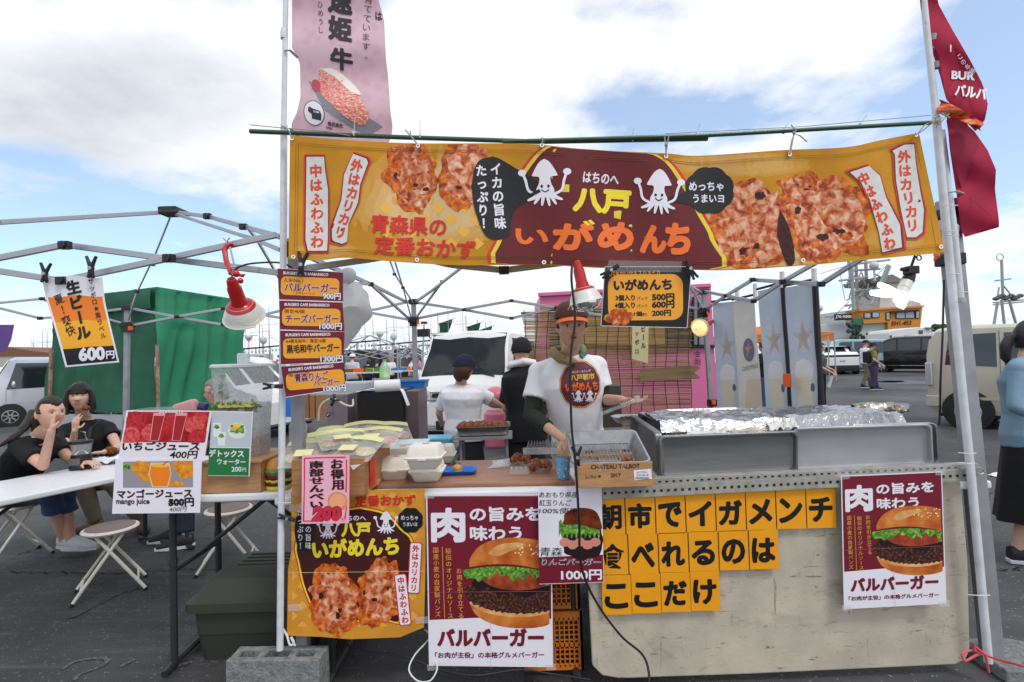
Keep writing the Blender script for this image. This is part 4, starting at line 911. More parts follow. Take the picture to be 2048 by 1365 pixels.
# ------------------------------------------------------------------ beer price sign at left
q=[(82,555),(204,551),(238,725),(130,735)]
bd=lambda x,y:2.44+.010*math.sin((y-550)*.03)
pts=[(82,553),(110,557),(140,552),(175,556),(204,549),(210,590),(218,640),(228,690),(238,725),(184,731),(131,735),(120,690),(104,640),(90,600)]
mb=MB()
def bq(u,v):
    xl,xr=interp([(0,83),(.25,92),(.5,106),(.75,119),(1,131)],v),interp([(0,204),(.3,210),(.6,222),(1,238)],v);yt=554+3*math.sin(u*9);yb=735-10*u
    return xl+(xr-xl)*u,yt+(yb-yt)*v
mb.grid(lambda u,v:P(*bq(u,v),bd(*bq(u,v))),10,14,thick=(0,.0015,0));s_=mb.build('beer_sign',INKW,smooth=True,label='white, orange and black hanging beer sign priced 600 yen',cat='sign')
p=Print(bd,.0006,14)
def B2(u0,v0,u1,v1,m,l):
    n=8;pts=[bq(u0+(u1-u0)*i/n,v0)for i in range(n+1)]+[bq(u1,v0+(v1-v0)*i/n)for i in range(1,n+1)]+[bq(u1-(u1-u0)*i/n,v1)for i in range(1,n+1)]+[bq(u0,v1-(v1-v0)*i/n)for i in range(1,n)]
    p.poly(pts,m,l)
B2(.04,.22,.97,.50,I('beer_orange','e0761c'),1);B2(.04,.50,.97,.80,I('beer_yellow','e3a01e'),1);B2(.04,.80,.97,.98,INKK,1)
p.vtext('生ビール',[(143,560),(152,600),(160,636),(170,680)],27,INKK,4,.035);p.vtext('夏！爽快',[(113,588),(123,612),(132,640),(145,672)],18,INKK,4,.012);p.vtext('サッポロ★黒ラベル',[(180,556),(188,600),(198,640),(208,678)],11,INKK,4,.01)
p.text('600',157,694,210,722,INKW,4,.05,-4);p.text('円',212,702,229,718,INKW,4,.03,-4);p.finish('lettering',s_)
# ------------------------------------------------------------------ posters on the front of the table
def wd(x,y):return 2.415
q=[(582,985),(850,978),(851,1120),(848,1255),(800,1275),(700,1279),(640,1274),(574,1272),(576,1140),(583,1100)]
s_=sheet('snack_poster',q,2.415,I('poster_gold','cf8f2c',nscale=7,nmix=.5,col2=S('b8701c')),'golden poster of fried squid patties hanging at the left front of the table','poster');p=Print(2.415,.0004);p.clip=(584,986,847,1254)
CK=I('poster_check','dba040')
for i in range(14):
    for j in range(14):
        cx,cy=585+i*20,992+j*20
        if(i+j)%2==0 and cx<845 and cy<1262:p.poly([(cx-10,cy),(cx,cy-10),(cx+10,cy),(cx,cy+10)],CK,1)
p.clip=None
med=spline([(720,1018),(770,1030),(800,1060),(822,1085),(818,1150),(812,1180),(800,1240),(770,1240),(700,1240),(640,1230),(612,1180),(600,1130),(594,1090),(620,1050),(660,1028),(720,1018)],4)[:-1]
cxm,cym=708,1130
p.poly([(cxm+(x-cxm)*1.05,cym+(y-cym)*1.05)for x,y in med],INKR,2);p.poly([(cxm+(x-cxm)*1.03,cym+(y-cym)*1.03)for x,y in med],YEL,3);p.poly(med,I('poster_maroon','3c0a0c'),4)
menchi(p,668,1200,52,72,31,6,-6);menchi(p,758,1185,46,70,32,5,8)
p.text('定番おかず',710,990,832,1013,INKR,6,.03,-1);p.text('はちのへ',680,1031,732,1042,INKW,6,.02);p.text('八戸',682,1046,742,1074,YEL,6,.05,-2);p.text('いがめんち',624,1076,798,1114,YEL,6,.045,-3)
squid(p,772,1046,46,6);squid(p,656,1058,42,6)
pts=[]
for i in range(40):t=2*math.pi*i/40;k=1+.08*abs(math.sin(4*t));pts.append((821+24*k*math.cos(t),1041+24*k*math.sin(t)))
p.poly(pts,INKK,7);p.text('めっちゃ',802,1031,836,1041,INKW,8,.01);p.text('うまいヨ',806,1045,834,1053,INKW,8,.01)
p.poly(ell(609,1060,20,44),INKK,7);p.vtext('イカの旨味',[(616,1018),(617,1100)],12,INKW,8,.01);p.vtext('たっぷり！',[(600,1018),(601,1100)],12,INKW,8,.01)
for(a,b,t,pa)in((rrect(817,1085,842,1188,5,3),rrect(819,1087,840,1186,4,3),'外はカリカリ',[(832,1090),(827,1184)]),(rrect(793,1148,818,1252,5,-6),rrect(795,1150,816,1250,4,-6),'中はふわふわ',[(801,1154),(811,1248)])):
    p.poly(a,INKR,9);p.poly(b,INKW,10);p.vtext(t,pa,13,INKR,11,.03)
p.poly(band([(576,1146),(849,1143)],.7),I('crease_gold','f0d090'),13)
for xa,ya in((576,1210),(578,1010),(830,1235),(700,981)):p.poly([(xa,ya),(xa+26,ya-2),(xa+27,ya+12),(xa+1,ya+13)],MATS['tape_film']if 'tape_film' in MATS else mat('tape_film',(.8,.8,.82),.2,alpha=.3),14)
p.finish('poster_print',s_)

def burger_poster(x0,y0,x1,y1,Y,lab,brk,xcut=None,sk=0,bseed=1):
    X=lambda u:x0+(x1-x0)*u;Yy=lambda v,u=0:y0+(y1-y0)*v+sk*u
    q=[(X(0),Yy(0)),(X(1),Yy(0,1)),(X(1)+brk[0],Yy(1,1)+brk[1]),(X(0)+brk[2],Yy(1)+brk[3])]
    xo=lambda x,y:x+(brk[2]+(brk[0]-brk[2])*(x-x0)/(x1-x0))*(y-y0)/(y1-y0)
    s_=sheet('burger_poster',q,Y,INKW,lab,'poster',.0015,'burger posters on the stall front');p=Print(Y);p.xf=lambda x,y:(xo(x,y),y+sk*(x-x0)/(x1-x0))
    W=x1-x0;Hh=y1-y0
    p.poly([(X(.01),Yy(.008)),(X(.99),Yy(.008)),(X(.99),Yy(.715)),(X(.5),Yy(.705)),(X(.01),Yy(.72))],WINE,1)
    p.text('肉',X(.035),Yy(.075),X(.31),Yy(.275),INKW,4,.035);p.text('の旨みを',X(.345),Yy(.07),X(.915),Yy(.155),INKW,4,.03);p.text('味わう',X(.345),Yy(.18),X(.76),Yy(.265),INKW,4,.03)
    for t,u,v0,v1 in(('お肉を引き立てる',.255,.42 if W>220 else.3,.715 if W>220 else.6),('秘伝のオリジナルソース',.17,.305,.715),('国産小麦の自家製バンズ',.07,.30,.705)):p.vtext(t,[(X(u),Yy(v0)),(X(u+.01),Yy(v1))],W*.045,GOLD,4,.015)
    p.poly([(X(.12),Yy(.3)),(X(.125),Yy(.3)),(X(.135),Yy(.71)),(X(.13),Yy(.71))],GOLD,3)
    burger(p,X(.68),Yy(.51),W*.76,Hh*.52,2,clipx=X(.975),seed=bseed)
    p.text('バルバーガー',X(.07),Yy(.77),X(.93),Yy(.875),WINE,4,.045);p.text('「お肉が主役」の本格グルメバーガー',X(.05),Yy(.905),X(.93),Yy(.94),WINE,4,.02)
    p.poly(band([(x0,y0+Hh*.56),(x1,y0+Hh*.558)],.7),I('crease','9a5a66'),13);p.poly(band([(x0+W*.5,y0+Hh*.72),(x0+W*.5,y1)],.6),I('crease_pale','b4b0b8'),13)
    for xa,ya in((x0-4,y0-4),(x1-14,y0-4),(x0-4,y1-8),(x1-14,y1-8)):p.poly([(xa,ya),(xa+20,ya-1),(xa+21,ya+11),(xa+1,ya+12)],mat('tape_film',(.8,.8,.82),.2,alpha=.3),14)
    p.finish('poster_print',s_);return s_
bp=burger_poster(852,990,1103,1338,2.405,'large wine red burger poster hanging in front of the orange crates',(3,-2,6,-6),sk=-1)
for i,(xa,ya,xb,yb)in enumerate(((850,978,1105,990),)):
    mb=MB();mb.add([P(xa,ya,2.403),P(xb,ya,2.403),P(xb,yb+4,2.403),P(xa,yb+4,2.403)],[(0,1,2,3)]);mb.build('tape',MATS['clear_film'],bp)
bp2=burger_poster(1682,952,1884,1219,2.372,'smaller wine red burger poster taped at the right end of the white board',(9,-2,6,0),sk=-9,bseed=4)

q=[(1076,975),(1203,972),(1208,1165),(1079,1169)]
s_=sheet('apple_burger_card',q,2.374,INKW,'white and wine red card of an apple burger priced 1000 yen','poster',.0015);p=Print(2.374)
p.poly([(1078,1115),(1206,1110),(1207,1164),(1079,1168)],WINE,1)
p.poly(blob(1165,1080,42,40,3,.12),SAUCE,2);p.poly(spline([(1128,1040),(1132,1025),(1160,1016),(1190,1022),(1202,1045),(1200,1060),(1160,1050),(1128,1050),(1128,1040)],4)[:-1],ramp_mat('print_dark_bun',[(.3,S('3a0d08')),(.7,S('8a3a1c'))],20,.3,bump=0),4)
pts=[(1118+80*i/30,1044-5*math.sin(i*1.3))for i in range(31)]+[(1200-82*i/30,1072+7*math.sin(i*1.9))for i in range(31)]
p.poly(pts,LETT,3)
for i in range(5):p.poly(blob(1130+i*15,1085+(i%2)*5,11,9,i,.1,16),I('apple_pink','c98274'),5)
for t,y in(('あおもり県産',984),('紅玉りんご',1000),('100%使用',1016)):p.text(t,1078,y,1078+13*len(t),y+12,INKK,4,.005,0,.1)
p.text('青森',1080,1095,1124,1113,INKK,4,.0,0,.1);p.text('りんごバーガー',1082,1117,1203,1132,INKW,5,.03,0,.1,);p.text('りんごバーガー',1082,1117,1203,1132,INKK,6,.0,0,.1);p.text('1000円',1122,1140,1204,1161,INKW,5,.03,-1);p.finish('lettering',s_)

q=[(604,911),(699,910),(698,1047),(603,1048)]
s_=sheet('cracker_sign',q,2.30,PINKP,'pink handwritten cracker sign priced 200 yen on the wooden box','sign',.0015);p=Print(2.30)
PK=I('marker_red','c8203c');MK=I('marker_shadow','b3303c')
for a,b in(((609,917),(691,915)),((609,917),(607,1043)),((693,920),(692,985)),((607,1043),(625,1043)),((693,1005),(690,1038))):p.poly(band([a,((a[0]+b[0])/2+.6,(a[1]+b[1])/2-.5),b],[2.5,2,3]),PK,2)
for dx,m_,l_ in((1.5,MK,3),(0,INKK,4)):
    p.vtext('南部せんべい',[(632+dx,922),(633+dx,1017)],27,m_,l_,.02,fill=.95);p.vtext('お得用',[(673+dx,918),(675+dx,980)],24,m_,l_,.02,fill=.95)
p.poly(blob(675,1003,20,19,3,.06,30),I('cracker','d2703a',nscale=200,nmix=.6,col2=S('f0b890')),3);p.poly(blob(675,1003,16,15,4,.04,30),I('cracker2','e8905a',nscale=200,nmix=.6,col2=S('f0c0a0')),4)
p.text('200',624,1013,683,1043,PK,6,.07,0,.1,outline=INKK,ow=.035);p.text('税込',683,1036,690,1042,PK,6,.0);p.finish('lettering',s_)

s1=sheet('strawberry_poster',[(253,821),(424,822),(409,918),(236,920)],2.56,INKW,'strawberry juice poster priced 400 yen on the left table edge','poster',.0015);p=Print(2.56);p.clip=(256,823,421,886)
STR=ramp_mat('print_strawberry',[(.3,S('7a0810')),(.5,S('b8141c')),(.72,S('d84a44'))],14,.5,bump=0,detail=4)
def qm(x,y):k=(y-820)/100;return(x-17*k,y)
p.xf=qm;p.poly([(257,824),(420,824),(420,885),(257,885)],STR,1)
for i,(x,y)in enumerate(((275,840),(310,865),(350,835),(395,850),(405,875),(270,872))):p.poly(blob(x,y,20,17,i,.1,24),ramp_mat('print_berry%d'%(i%2),[(.35,S(('a01018','c8242a')[i%2])),(.6,S(('c83038','e0605c')[i%2]))],60,.5,bump=0),2)
for x in(308,352):p.poly([(x,826),(x+24,826),(x+20,882),(x+2,882)],I('glass_edge','d89aa0'),3);p.poly([(x+1.5,832),(x+22.5,832),(x+18.5,881),(x+3.5,881)],I('smoothie','a01820'),4)
p.text('Strawberry',318,820.5,368,828,INKW,5,.03)
p.text('いちごジュース',257,884,412,901,INKK,4,.02,0,outline=I('brush_brown','7a4a20'),ow=.02);p.text('400円',355,902,410,918,INKK,4,.02,0);p.finish('lettering',s1)
s2=sheet('mango_poster',[(231,920),(404,918),(400,1026),(224,1028)],2.555,INKW,'mango juice poster with the 500 yen price crossed out','poster',.0015);p=Print(2.555);p.clip=(246,922,386,976)
p.poly([(246,924),(386,922),(386,975),(245,977)],I('table_grey','8f8c92',nscale=8),1);MNG=ramp_mat('print_mango',[(.3,S('c86a08')),(.7,S('f0a828'))],40,.5,bump=0)
for i,(x,y,rx,ry)in enumerate(((281,936,19,14),(292,955,15,8),(371,943,17,15),(352,968,16,6),(365,928,20,18))):p.poly(blob(x,y,rx,ry,i,.1,24),MNG,2)
p.poly([(301,926),(339,926),(343,948),(336,975),(304,975),(297,948)],I('glass_edge2','e8c088'),3);p.poly([(302,933),(338,933),(341,948),(334,973),(306,973),(299,948)],I('mango_juice','e87a0c',nmix=.1),4);p.poly(ell(320,932,18,3.5),I('foam','f0b040'),5)
p.poly(band([(325,931),(335,923)],2),INKR,6);p.poly(blob(252,934,8,6,3,.3,16),LETT,3)
p.text('マンゴージュース',234,979,384,996,INKK,4,.02,-1,outline=I('brush_brown','7a4a20'),ow=.02);p.text('mango juice',232,998,299,1012,I('brown_ink','3c1a10'),4,.03);p.text('500円',337,996,388,1014,INKK,4,.04,-1);p.clip=None;p.poly(band([(336,1003),(370,1001)],2),INKK,6);p.poly(band([(336,1008),(371,1006)],2),INKK,6);p.text('400円',338,1014,374,1024,INKK,4,.0,-2,.2);p.finish('lettering',s2)
s3=sheet('mint_water_poster',[(424,822),(506,824),(499,953),(416,952)],2.57,INKW,'green and white mint water poster priced 200 yen below the dispenser','poster',.0015);p=Print(2.57)
p.poly([(425,824),(504,826),(501,895),(420,894)],I('photo_grey','b9bec2',nscale=6),1);p.poly([(418,896),(499,897),(497,952),(416,951)],GRN,1)
p.poly(ell(474,862,18,16),I('jug','d5dcda'),2);p.poly(blob(474,858,15,9,3,.35,30),LETT,3);p.poly(ell(474,852,8,5,20,-15),I('lemon','e8c850'),4);p.poly(ell(468,857,7,4,20,-15),I('lemon2','e8a840'),5)
for x,y in((434,860),(443,878)):p.poly([(x-9,y-14),(x+9,y-14),(x+7,y+14),(x-7,y+14)],I('glass_pale','d9dfe2'),3);p.poly(blob(x,y-6,6,4,5,.4,16),LETT,4)
p.text('デトックス',418,900,488,915,INKW,4,.03,1);p.text('ウォーター',434,918,491,930,INKW,4,.02,1);p.text('200',463,934,483,944,INKW,4,.02);p.text('円',485,936,492,944,INKW,4,.01);p.finish('lettering',s3)

cols1='朝市でイガメンチ';cols2='食べれるのは';cols3='ここだけ'
ROM=(('asa','ichi','de','i','ga','me','n','chi'),('ta','be','re','ru','no','wa'),('ko','ko','da','ke'))
def cards(txt,x0,y0,w,h,dx,dy,shx,n0):
    for i,ch in enumerate(txt):
        xa=x0+i*dx;ya=y0+i*dy;j=(rnd.random()-.5)*1.5
        q=[(xa,ya+j),(xa+w,ya-1.2+j),(xa+w+shx,ya+h-1.2+j),(xa+shx,ya+h+j)]
        mb=MB();mb.prism([P(x,y,2.404)for x,y in q],(0,.0015,0))
        ln=('top','middle','bottom')[n0];c_=mb.build('letter_card',CARD,label='orange card reading %s, %s from left in the %s row of letters'%(ROM[n0][i],('first','second','third','fourth','fifth','sixth','seventh','eighth')[i],ln),cat='letter card',group='orange letter cards on the white board')
        p=Print(2.404);p.text(ch,xa+w*.1,ya+h*.2,xa+w*.92,ya+h*.84,INKK,2,(.026 if ch in '朝食' else.042),-1.5);p.finish('letter',c_)
cards(cols1,1190,993,58,79,60.3,-2.1,3,0)
cards(cols2,1196,1072,58,79,60.3,-2.4,3,1)
cards(cols3,1203,1152,58,79,59,-3,3,2)

# ------------------------------------------------------------------ the white board, slotted rails and the working table
BOARD=mat('scuffed_board',(.58,.51,.40),.55,nscale=5,col2=(.42,.37,.30),nmix=.8,bump=.12,bscale=60)
def scuffs(m,dark=(.06,.055,.05)):
    t=m.node_tree;ns=t.nodes;lk=t.links;b=ns['Principled BSDF'];src=b.inputs['Base Color'].links[0].from_socket;tcn=[n for n in ns if n.type=='TEX_COORD'][0];last=src
    for sc,st,lo,hi,c_ in((9,(1,1,6),.60,.66,dark),(3.5,(1,1,1.6),.56,.70,(.26,.21,.17)),(26,(1,1,3),.63,.69,dark),(5,(6,1,1),.62,.68,(.2,.17,.14))):
        mp=ns.new('ShaderNodeMapping');mp.inputs['Scale'].default_value=st;mp.inputs['Location'].default_value=(sc,0,sc*2);lk.new(tcn.outputs['Object'],mp.inputs[0])
        n_=ns.new('ShaderNodeTexNoise');n_.inputs['Scale'].default_value=sc;n_.inputs['Detail'].default_value=8;n_.inputs['Roughness'].default_value=.72;n_.inputs['Distortion'].default_value=.6;lk.new(mp.outputs[0],n_.inputs[0])
        r_=ns.new('ShaderNodeValToRGB');r_.color_ramp.elements[0].position=lo;r_.color_ramp.elements[1].position=hi;r_.color_ramp.elements[0].color=(0,0,0,1);r_.color_ramp.elements[1].color=(.8,.8,.8,1);lk.new(n_.outputs['Fac'],r_.inputs[0])
        mx_=ns.new('ShaderNodeMix');mx_.data_type='RGBA';lk.new(r_.outputs[0],mx_.inputs[0]);lk.new(last,mx_.inputs[6]);mx_.inputs[7].default_value=(*c_,1);last=mx_.outputs[2]
    lk.new(last,b.inputs['Base Color'])
scuffs(BOARD)
pts=[(1168,985),(1500,968),(1920,943),(1936,1120),(1940,1300),(1932,1320),(1910,1330),(1500,1349),(1240,1358),(1205,1352),(1185,1332),(1178,1200)]
sheet('white_board',pts,2.43,BOARD,'scuffed cream board standing on edge as the front of the stall','board',.025,bevel=.006)
RAIL=mat('rail_enamel',(.38,.37,.32),.45,nscale=20,col2=(.25,.24,.21),nmix=.8)
def zline(xa,ya,xb,yb,x):return ya+(yb-ya)*(x-xa)/(xb-xa)
rl=thing('slotted_rail','long grey slotted steel rail running over the top of the cream board','rail',P(1560,975,2.40))
for nm,ya,yb,h_,Y0,Y1 in(('front_flange',978,937,20,2.385,2.39),('top_flange',965,928,12,2.40,2.46)):
    mb=MB();y2a,y2b=ya+h_,yb+h_
    mb.prism([P(1155,ya,Y0),P(1958,yb,Y0),P(1958,y2b,Y0),P(1155,y2a,Y0)],(0,.004 if nm=='front_flange' else.05,0));mb.build(nm,RAIL,rl,bevel=.001)
a=MB();a.prism([P(1155,997,2.383),P(1958,957,2.383),P(1958,961,2.383),P(1155,1001,2.383)],(0,.006,0));a.build('lower_lip',RAIL,rl)
SLOT=mat('slot_dark',(.02,.018,.015),.9)
smb=None
for row,(ya,yb,x0,n_)in enumerate(((975,936,1218,50),(986,946,1165,55))):
    for i in range(n_):
        x=x0+i*14.1
        if x>1945:break
        if row==0 and(x<1310):continue
        y=zline(1155,ya,1958,yb,x);Y0=2.3835 if row else 2.3985
        yy=y+(4 if row else-3);mb=MB();h_=5 if row else 3.5
        Yd=2.3838 if row else 2.3993
        mb.prism([P(x,yy-h_/2,Yd),P(x+5.5,yy-h_/2-.2,Yd),P(x+5.5,yy+h_/2-.2,Yd),P(x,yy+h_/2,Yd)],(0,.0012 if row else.001,0));mb.build('slot',SLOT,rl)
mb=MB();mb.tube([P(1955,936,2.38),P(1965,938,2.37),P(1967,946,2.37),P(1960,950,2.37),P(1953,946,2.37)],.003,6);mb.build('hook',STEEL,rl)
mb=MB();mb.add([P(1668,945,2.381),P(1915,930,2.381),P(1918,942,2.381),P(1672,957,2.381)],[(0,1,2,3)]);mb.build('tape',MATS['clear_film'],rl)

TOPW=mat('table_white',(.72,.72,.74),.4,nscale=40,nmix=.15,bump=.1,bscale=200)
def folding_table(label,c,axis,Lg,W,z,legm,corner_top=True,group=None,leglist=None):
    """c = centre (x, y), axis = unit vector of the length"""
    ax=V(*axis,0).normalized();sd=V(-ax.y,ax.x,0);c=V(c[0],c[1],0);q=Matrix((ax,sd,V(0,0,1))).transposed()
    root=thing('folding_table',label,'table',c,group);mb=MB();mb.box(c+V(0,0,z-.02),(Lg,W,.04),rot=q);mb.build('tabletop',TOPW,root,bevel=.012,seg=3)
    for s_ in(-1,1):
        e=c+ax*s_*(Lg/2-.22)
        for t_ in(-1,1):
            a=MB();p0=e+sd*t_*(W/2-.1);a.tube([p0+V(0,0,z-.04),p0+V(0,0,.03)],.017,8);a.build('leg',legm,root,smooth=True)
            a=MB();a.tube([p0+V(0,0,z*.62),p0+V(0,0,z*.58)],.021,8);a.build('leg_collar',legm,root)
        a=MB();a.tube([e+sd*(-W/2+.02)+V(0,0,.018),e+sd*(-W/2+.1)+V(0,0,.03),e+sd*(W/2-.1)+V(0,0,.03),e+sd*(W/2-.02)+V(0,0,.018)],.018,8);a.build('foot_bar',legm,root,smooth=True)
        a=MB();a.tube([e+sd*(-W/2+.1)+V(0,0,z*.55),e+sd*(W/2-.1)+V(0,0,z*.55)],.014,8);a.build('cross_bar',legm,root,smooth=True)
        a=MB();a.tube([e+V(0,0,z*.55),e-ax*s_*.45+V(0,0,z-.05)],.012,8);a.build('brace',legm,root,smooth=True)
    return root
LEGB=mat('table_leg_black',(.03,.03,.032),.45)
zt=.915
ft=folding_table('white folding work table behind the hanging posters under the brown board',((P(570,975,2.45).x+P(1215,975,2.45).x)/2,2.78),(1,0),1.60,.66,zt-.02,LEGB)

folding_table('white folding table behind the cream board carrying the metal trays',(1.32,2.92),(1,0),1.86,.84,.86,LEGB)

BRN=mat('brown_counter_board',(.34,.16,.09),.5,nscale=8,col2=(.26,.12,.065),nmix=.8,stretch=(.5,6,1),bump=.05)
zb_=zt-.018;g=lambda x,y,z=zt:G(x,y,z)
mb=MB();q4=[G(728,971,zt),G(1150,963,zt),G(1120,918,zt),G(760,924,zt)];mb.prism([p-V(0,0,.018)for p in q4],(0,0,.018));mb.build('counter_board',BRN,label='brown wooden board covering the work table under the food boxes',cat='board',bevel=.004)
ZC=zt+.001
def on(x,y,z=ZC):return G(x,y,z)

ft2=folding_table('white folding table with black legs under the mint water crate',(-1.37,2.9),(1,.02),1.20,.62,.885,LEGB)
# ------------------------------------------------------------------ wooden boxes
WOOD=mat('box_pine',(.42,.20,.08),.6,nscale=4,col2=(.28,.12,.045),nmix=.9,stretch=(1,1,9),bump=.12,bscale=30,dist=1.2)
WOODL=mat('light_pine',(.50,.27,.12),.6,nscale=4,col2=(.36,.17,.07),nmix=.9,stretch=(1,1,8),bump=.1,bscale=30,dist=1)
def tray_box(name,label,cat,front,depth_v,h,m,th=.014,Y=None,seams=0,floor=True):
    """open box; front = two floor-level points, depth_v = vector to the back"""
    a,b=front;d=V(*depth_v);u=(b-a).normalized();n=d.normalized();L_=(b-a).length;D=d.length;up=V(0,0,h);root=thing(name,label,cat,(a+b)/2+d/2)
    def slab(p,e1,e2,e3,nm='side_panel'):
        mb=MB();mb.hexa([p,p+e1,p+e1+e2,p+e2],[p+e3,p+e1+e3,p+e1+e2+e3,p+e2+e3]);return mb.build(nm,m,root,bevel=.0015)
    f_=slab(a,u*L_,n*th,up,'front_panel');slab(a+d-n*th,u*L_,n*th,up,'back_panel')
    slab(a+n*th,u*th,d-n*2*th,up*.998);s2=slab(b-u*th+n*th,u*th,d-n*2*th,up*.998)
    if floor:slab(a+n*th+u*th,u*(L_-2*th),d-n*2*th,V(0,0,th),'bottom')
    return root,f_
a_,b_=on(584,980),on(727,976);a_=P(584,985,2.36);b_=P(728,981,2.36);a_.z=b_.z=zt+.002
bx,fp=tray_box('wooden_box','long open pine box full of bagged rice crackers on the table','wooden box',(a_,b_),(.02,.42,0),.165,WOOD)
a=MB();a.box(b_+V(.012,.10,.085),(.002,.055,.13),rot=Matrix.Rotation(-.12,3,'Z'));a.build('red_label',INKR,bx)
a=MB();a.add([P(700,931,2.356),P(722,929,2.356),P(706,941,2.356)],[(0,1,2)]);a.build('torn_tape',INKW,bx)

FILM=mat('bag_film',(.75,.76,.70),.12,alpha=.26,nscale=30,spec=.8,bump=.8,bscale=30)
LABY=mat('bag_label_yellow',(.72,.70,.33),.5,nscale=30)
CRK=ramp_mat('cracker_pink',[(.3,(.30,.13,.09)),(.5,(.55,.33,.24)),(.7,(.66,.47,.36))],90,.7,bump=.5)
CRK2=ramp_mat('cracker_pale',[(.3,(.42,.36,.18)),(.6,(.62,.58,.36))],70,.7,bump=.5)
bc=(a_+b_)/2+V(.03,.25,0)
for i,(dx,dy,dz,rz,tl)in enumerate(((-.16,-.13,.17,.1,.45),(.06,-.14,.185,-.2,.35),(-.10,.0,.19,.3,.5),(.12,.02,.21,-.1,.3),(-.15,.13,.20,-.2,.4),(.03,.13,.225,.15,.35),(.15,.16,.21,.4,.4),(-.02,-.06,.22,.5,.25))):
    c=bc+V(dx,dy,dz);q=Matrix.Rotation(rz,3,'Z')@Matrix.Rotation(tl,3,'X')
    pos=('front left','front right','centre left','centre right','rear left','rear middle','rear right','topmost')[i]
    root=thing('cracker_bag','clear bag of crackers with yellow header, %s in the pine box heap'%pos,'bag',c,'bags of rice crackers')
    mb=MB();r2=random.Random(i);mb.grid(lambda u,v:c+q@V((u-.5)*.23,(v-.5)*.2,.028*math.sin(3.14*u)*math.sin(3.14*v)+.008*noise.noise(V(u*7,v*7,i))),12,10)
    mb.grid(lambda u,v:c+q@V((u-.5)*.23,(v-.5)*.2,-.028*math.sin(3.14*u)*math.sin(3.14*v)),8,6);mb.build('film',FILM,root,smooth=True)
    mb=MB();mb.grid(lambda u,v:c+q@V((u-.5)*.225,.055+v*.038,.016*math.sin(3.14*u)+.010),8,2);mb.build('header',LABY,root,fix=False)
    for k in range(3):
        mb=MB();mb.lathe([(.001,-.004),(.042,-.005),(.047,0),(.042,.005),(.001,.006)],c+q@V((k-1)*.062,-.02+.01*(k%2),.002*k),14,q@V(.1*(k-1),.1,1));mb.build('cracker',CRK if(i+k)%3 else CRK2,root,smooth=True)
    mb=MB();mb.grid(lambda u,v:c+q@V(-.05+u*.08,-.06+v*.05,.034),2,2);mb.build('round_label',LABY,root)

a_=P(1157,967,2.30);b_=P(1306,961,2.30);a_.z=b_.z=.935;d0=(b_-a_)
bx,fp=tray_box('wine_box','wooden wine box with a metal tray on top beside the white pole cable','wooden box',(a_,b_),(.01,.24,0),.105,WOODL)
p=Print(2.2985);p.text('CHATEAU TALBOT',1182,929,1280,938,I('burnt','3c2412'),2,.02,-1.5);p.text('2017',1221,947,1242,955,MATS['ink_burnt'],2,.02,-1.5);p.text('6 x 75 cl',1171,951,1192,957,MATS['ink_burnt'],2,.01,-1);p.poly(ell(1199,953,2.6,2.6,12),MATS['ink_burnt'],2)
p.poly([(1267,941),(1302,938),(1304,958),(1269,961)],INKW,2);p.text('ALCOTRI A',1273,943,1295,947,INKK,3,.01,-2);p.text('IO018218',1273,949,1297,953,INKK,3,.01,-2)
for i in range(16):p.poly([(1271+i*1.7,955),(1272+i*1.7,955),(1272+i*1.7,959),(1271+i*1.7,959)],INKK,3)
p.poly([(1196,926),(1204,925),(1202,943),(1197,944)],MATS['clear_film'],4);p.poly([(1244,925),(1248,925),(1250,946),(1242,938)],MATS['clear_film'],4);p.finish('printing',fp)
def gastro(name,label,c,Lx,Ly,h,m,rz=0,flare=.03,rim=.008,th=.0015,cat='tray'):
    """open metal tray, flared walls, rolled rim; c = centre of its floor"""
    q=Matrix.Rotation(rz,3,'Z');c=V(*c);root=thing(name,label,cat,c)
    def ring(lx,ly,z,r=.03,n=4):return[c+q@V(x,y,z)for x,y in rrect(-lx/2,-ly/2,lx/2,ly/2,min(r,lx/3,ly/3),0,n)]
    L0=[ring(Lx-2*flare,Ly-2*flare,0),ring(Lx-2*flare+.004,Ly-2*flare+.004,.004),ring(Lx,Ly,h),ring(Lx+2*rim,Ly+2*rim,h+.001),ring(Lx+2*rim,Ly+2*rim,h-.006),ring(Lx+.004,Ly+.004,h-.004),ring(Lx-2*flare+.008,Ly-2*flare+.008,-.001)]
    n=len(L0[0]);mb=MB();mb.v=[p for r_ in L0 for p in r_]
    mb.f=[(i*n+k,i*n+(k+1)%n,(i+1)*n+(k+1)%n,(i+1)*n+k)for i in range(len(L0)-1)for k in range(n)]+[tuple(range(n)),tuple(reversed(range(6*n,7*n)))];mb.m=[0]*len(mb.f)
    mb.build('pan',m,root,smooth=True,angle=35);return root,q,c
ALT=mat('tray_aluminium',(.42,.42,.43),.30,metal=.85,nscale=25,col2=(.32,.31,.30),nmix=.8,bump=.06,bscale=90)
cx=(P(1147,915,2.30).x+P(1302,915,2.30).x)/2
tr,q,c=gastro('metal_tray','deep metal tray with a wire rack standing on the wine box',(cx,2.478,1.008),.33,.30,.085,ALT,.0,.035);tr.rotation_euler=(R(18),0,0)
for i in range(17):mb=MB();mb.tube([c+V(-.125+i*.0156,-.10,.028),c+V(-.125+i*.0156,.12,.028)],.0012,4);mb.build('rack_wire',STEEL,tr)
for i in range(5):mb=MB();mb.tube([c+V(-.13,-.10+i*.055,.031),c+V(.13,-.10+i*.055,.031)],.0018,4);mb.build('rack_wire',STEEL,tr)
FRIED=ramp_mat('fried_crumb',[(.3,(.035,.008,.002)),(.48,(.16,.035,.008)),(.62,(.34,.095,.02)),(.8,(.5,.2,.06))],80,.5,bump=1.0,detail=8)
CHAR=mat('red_crumbs',(.20,.03,.015),.6,nscale=80)
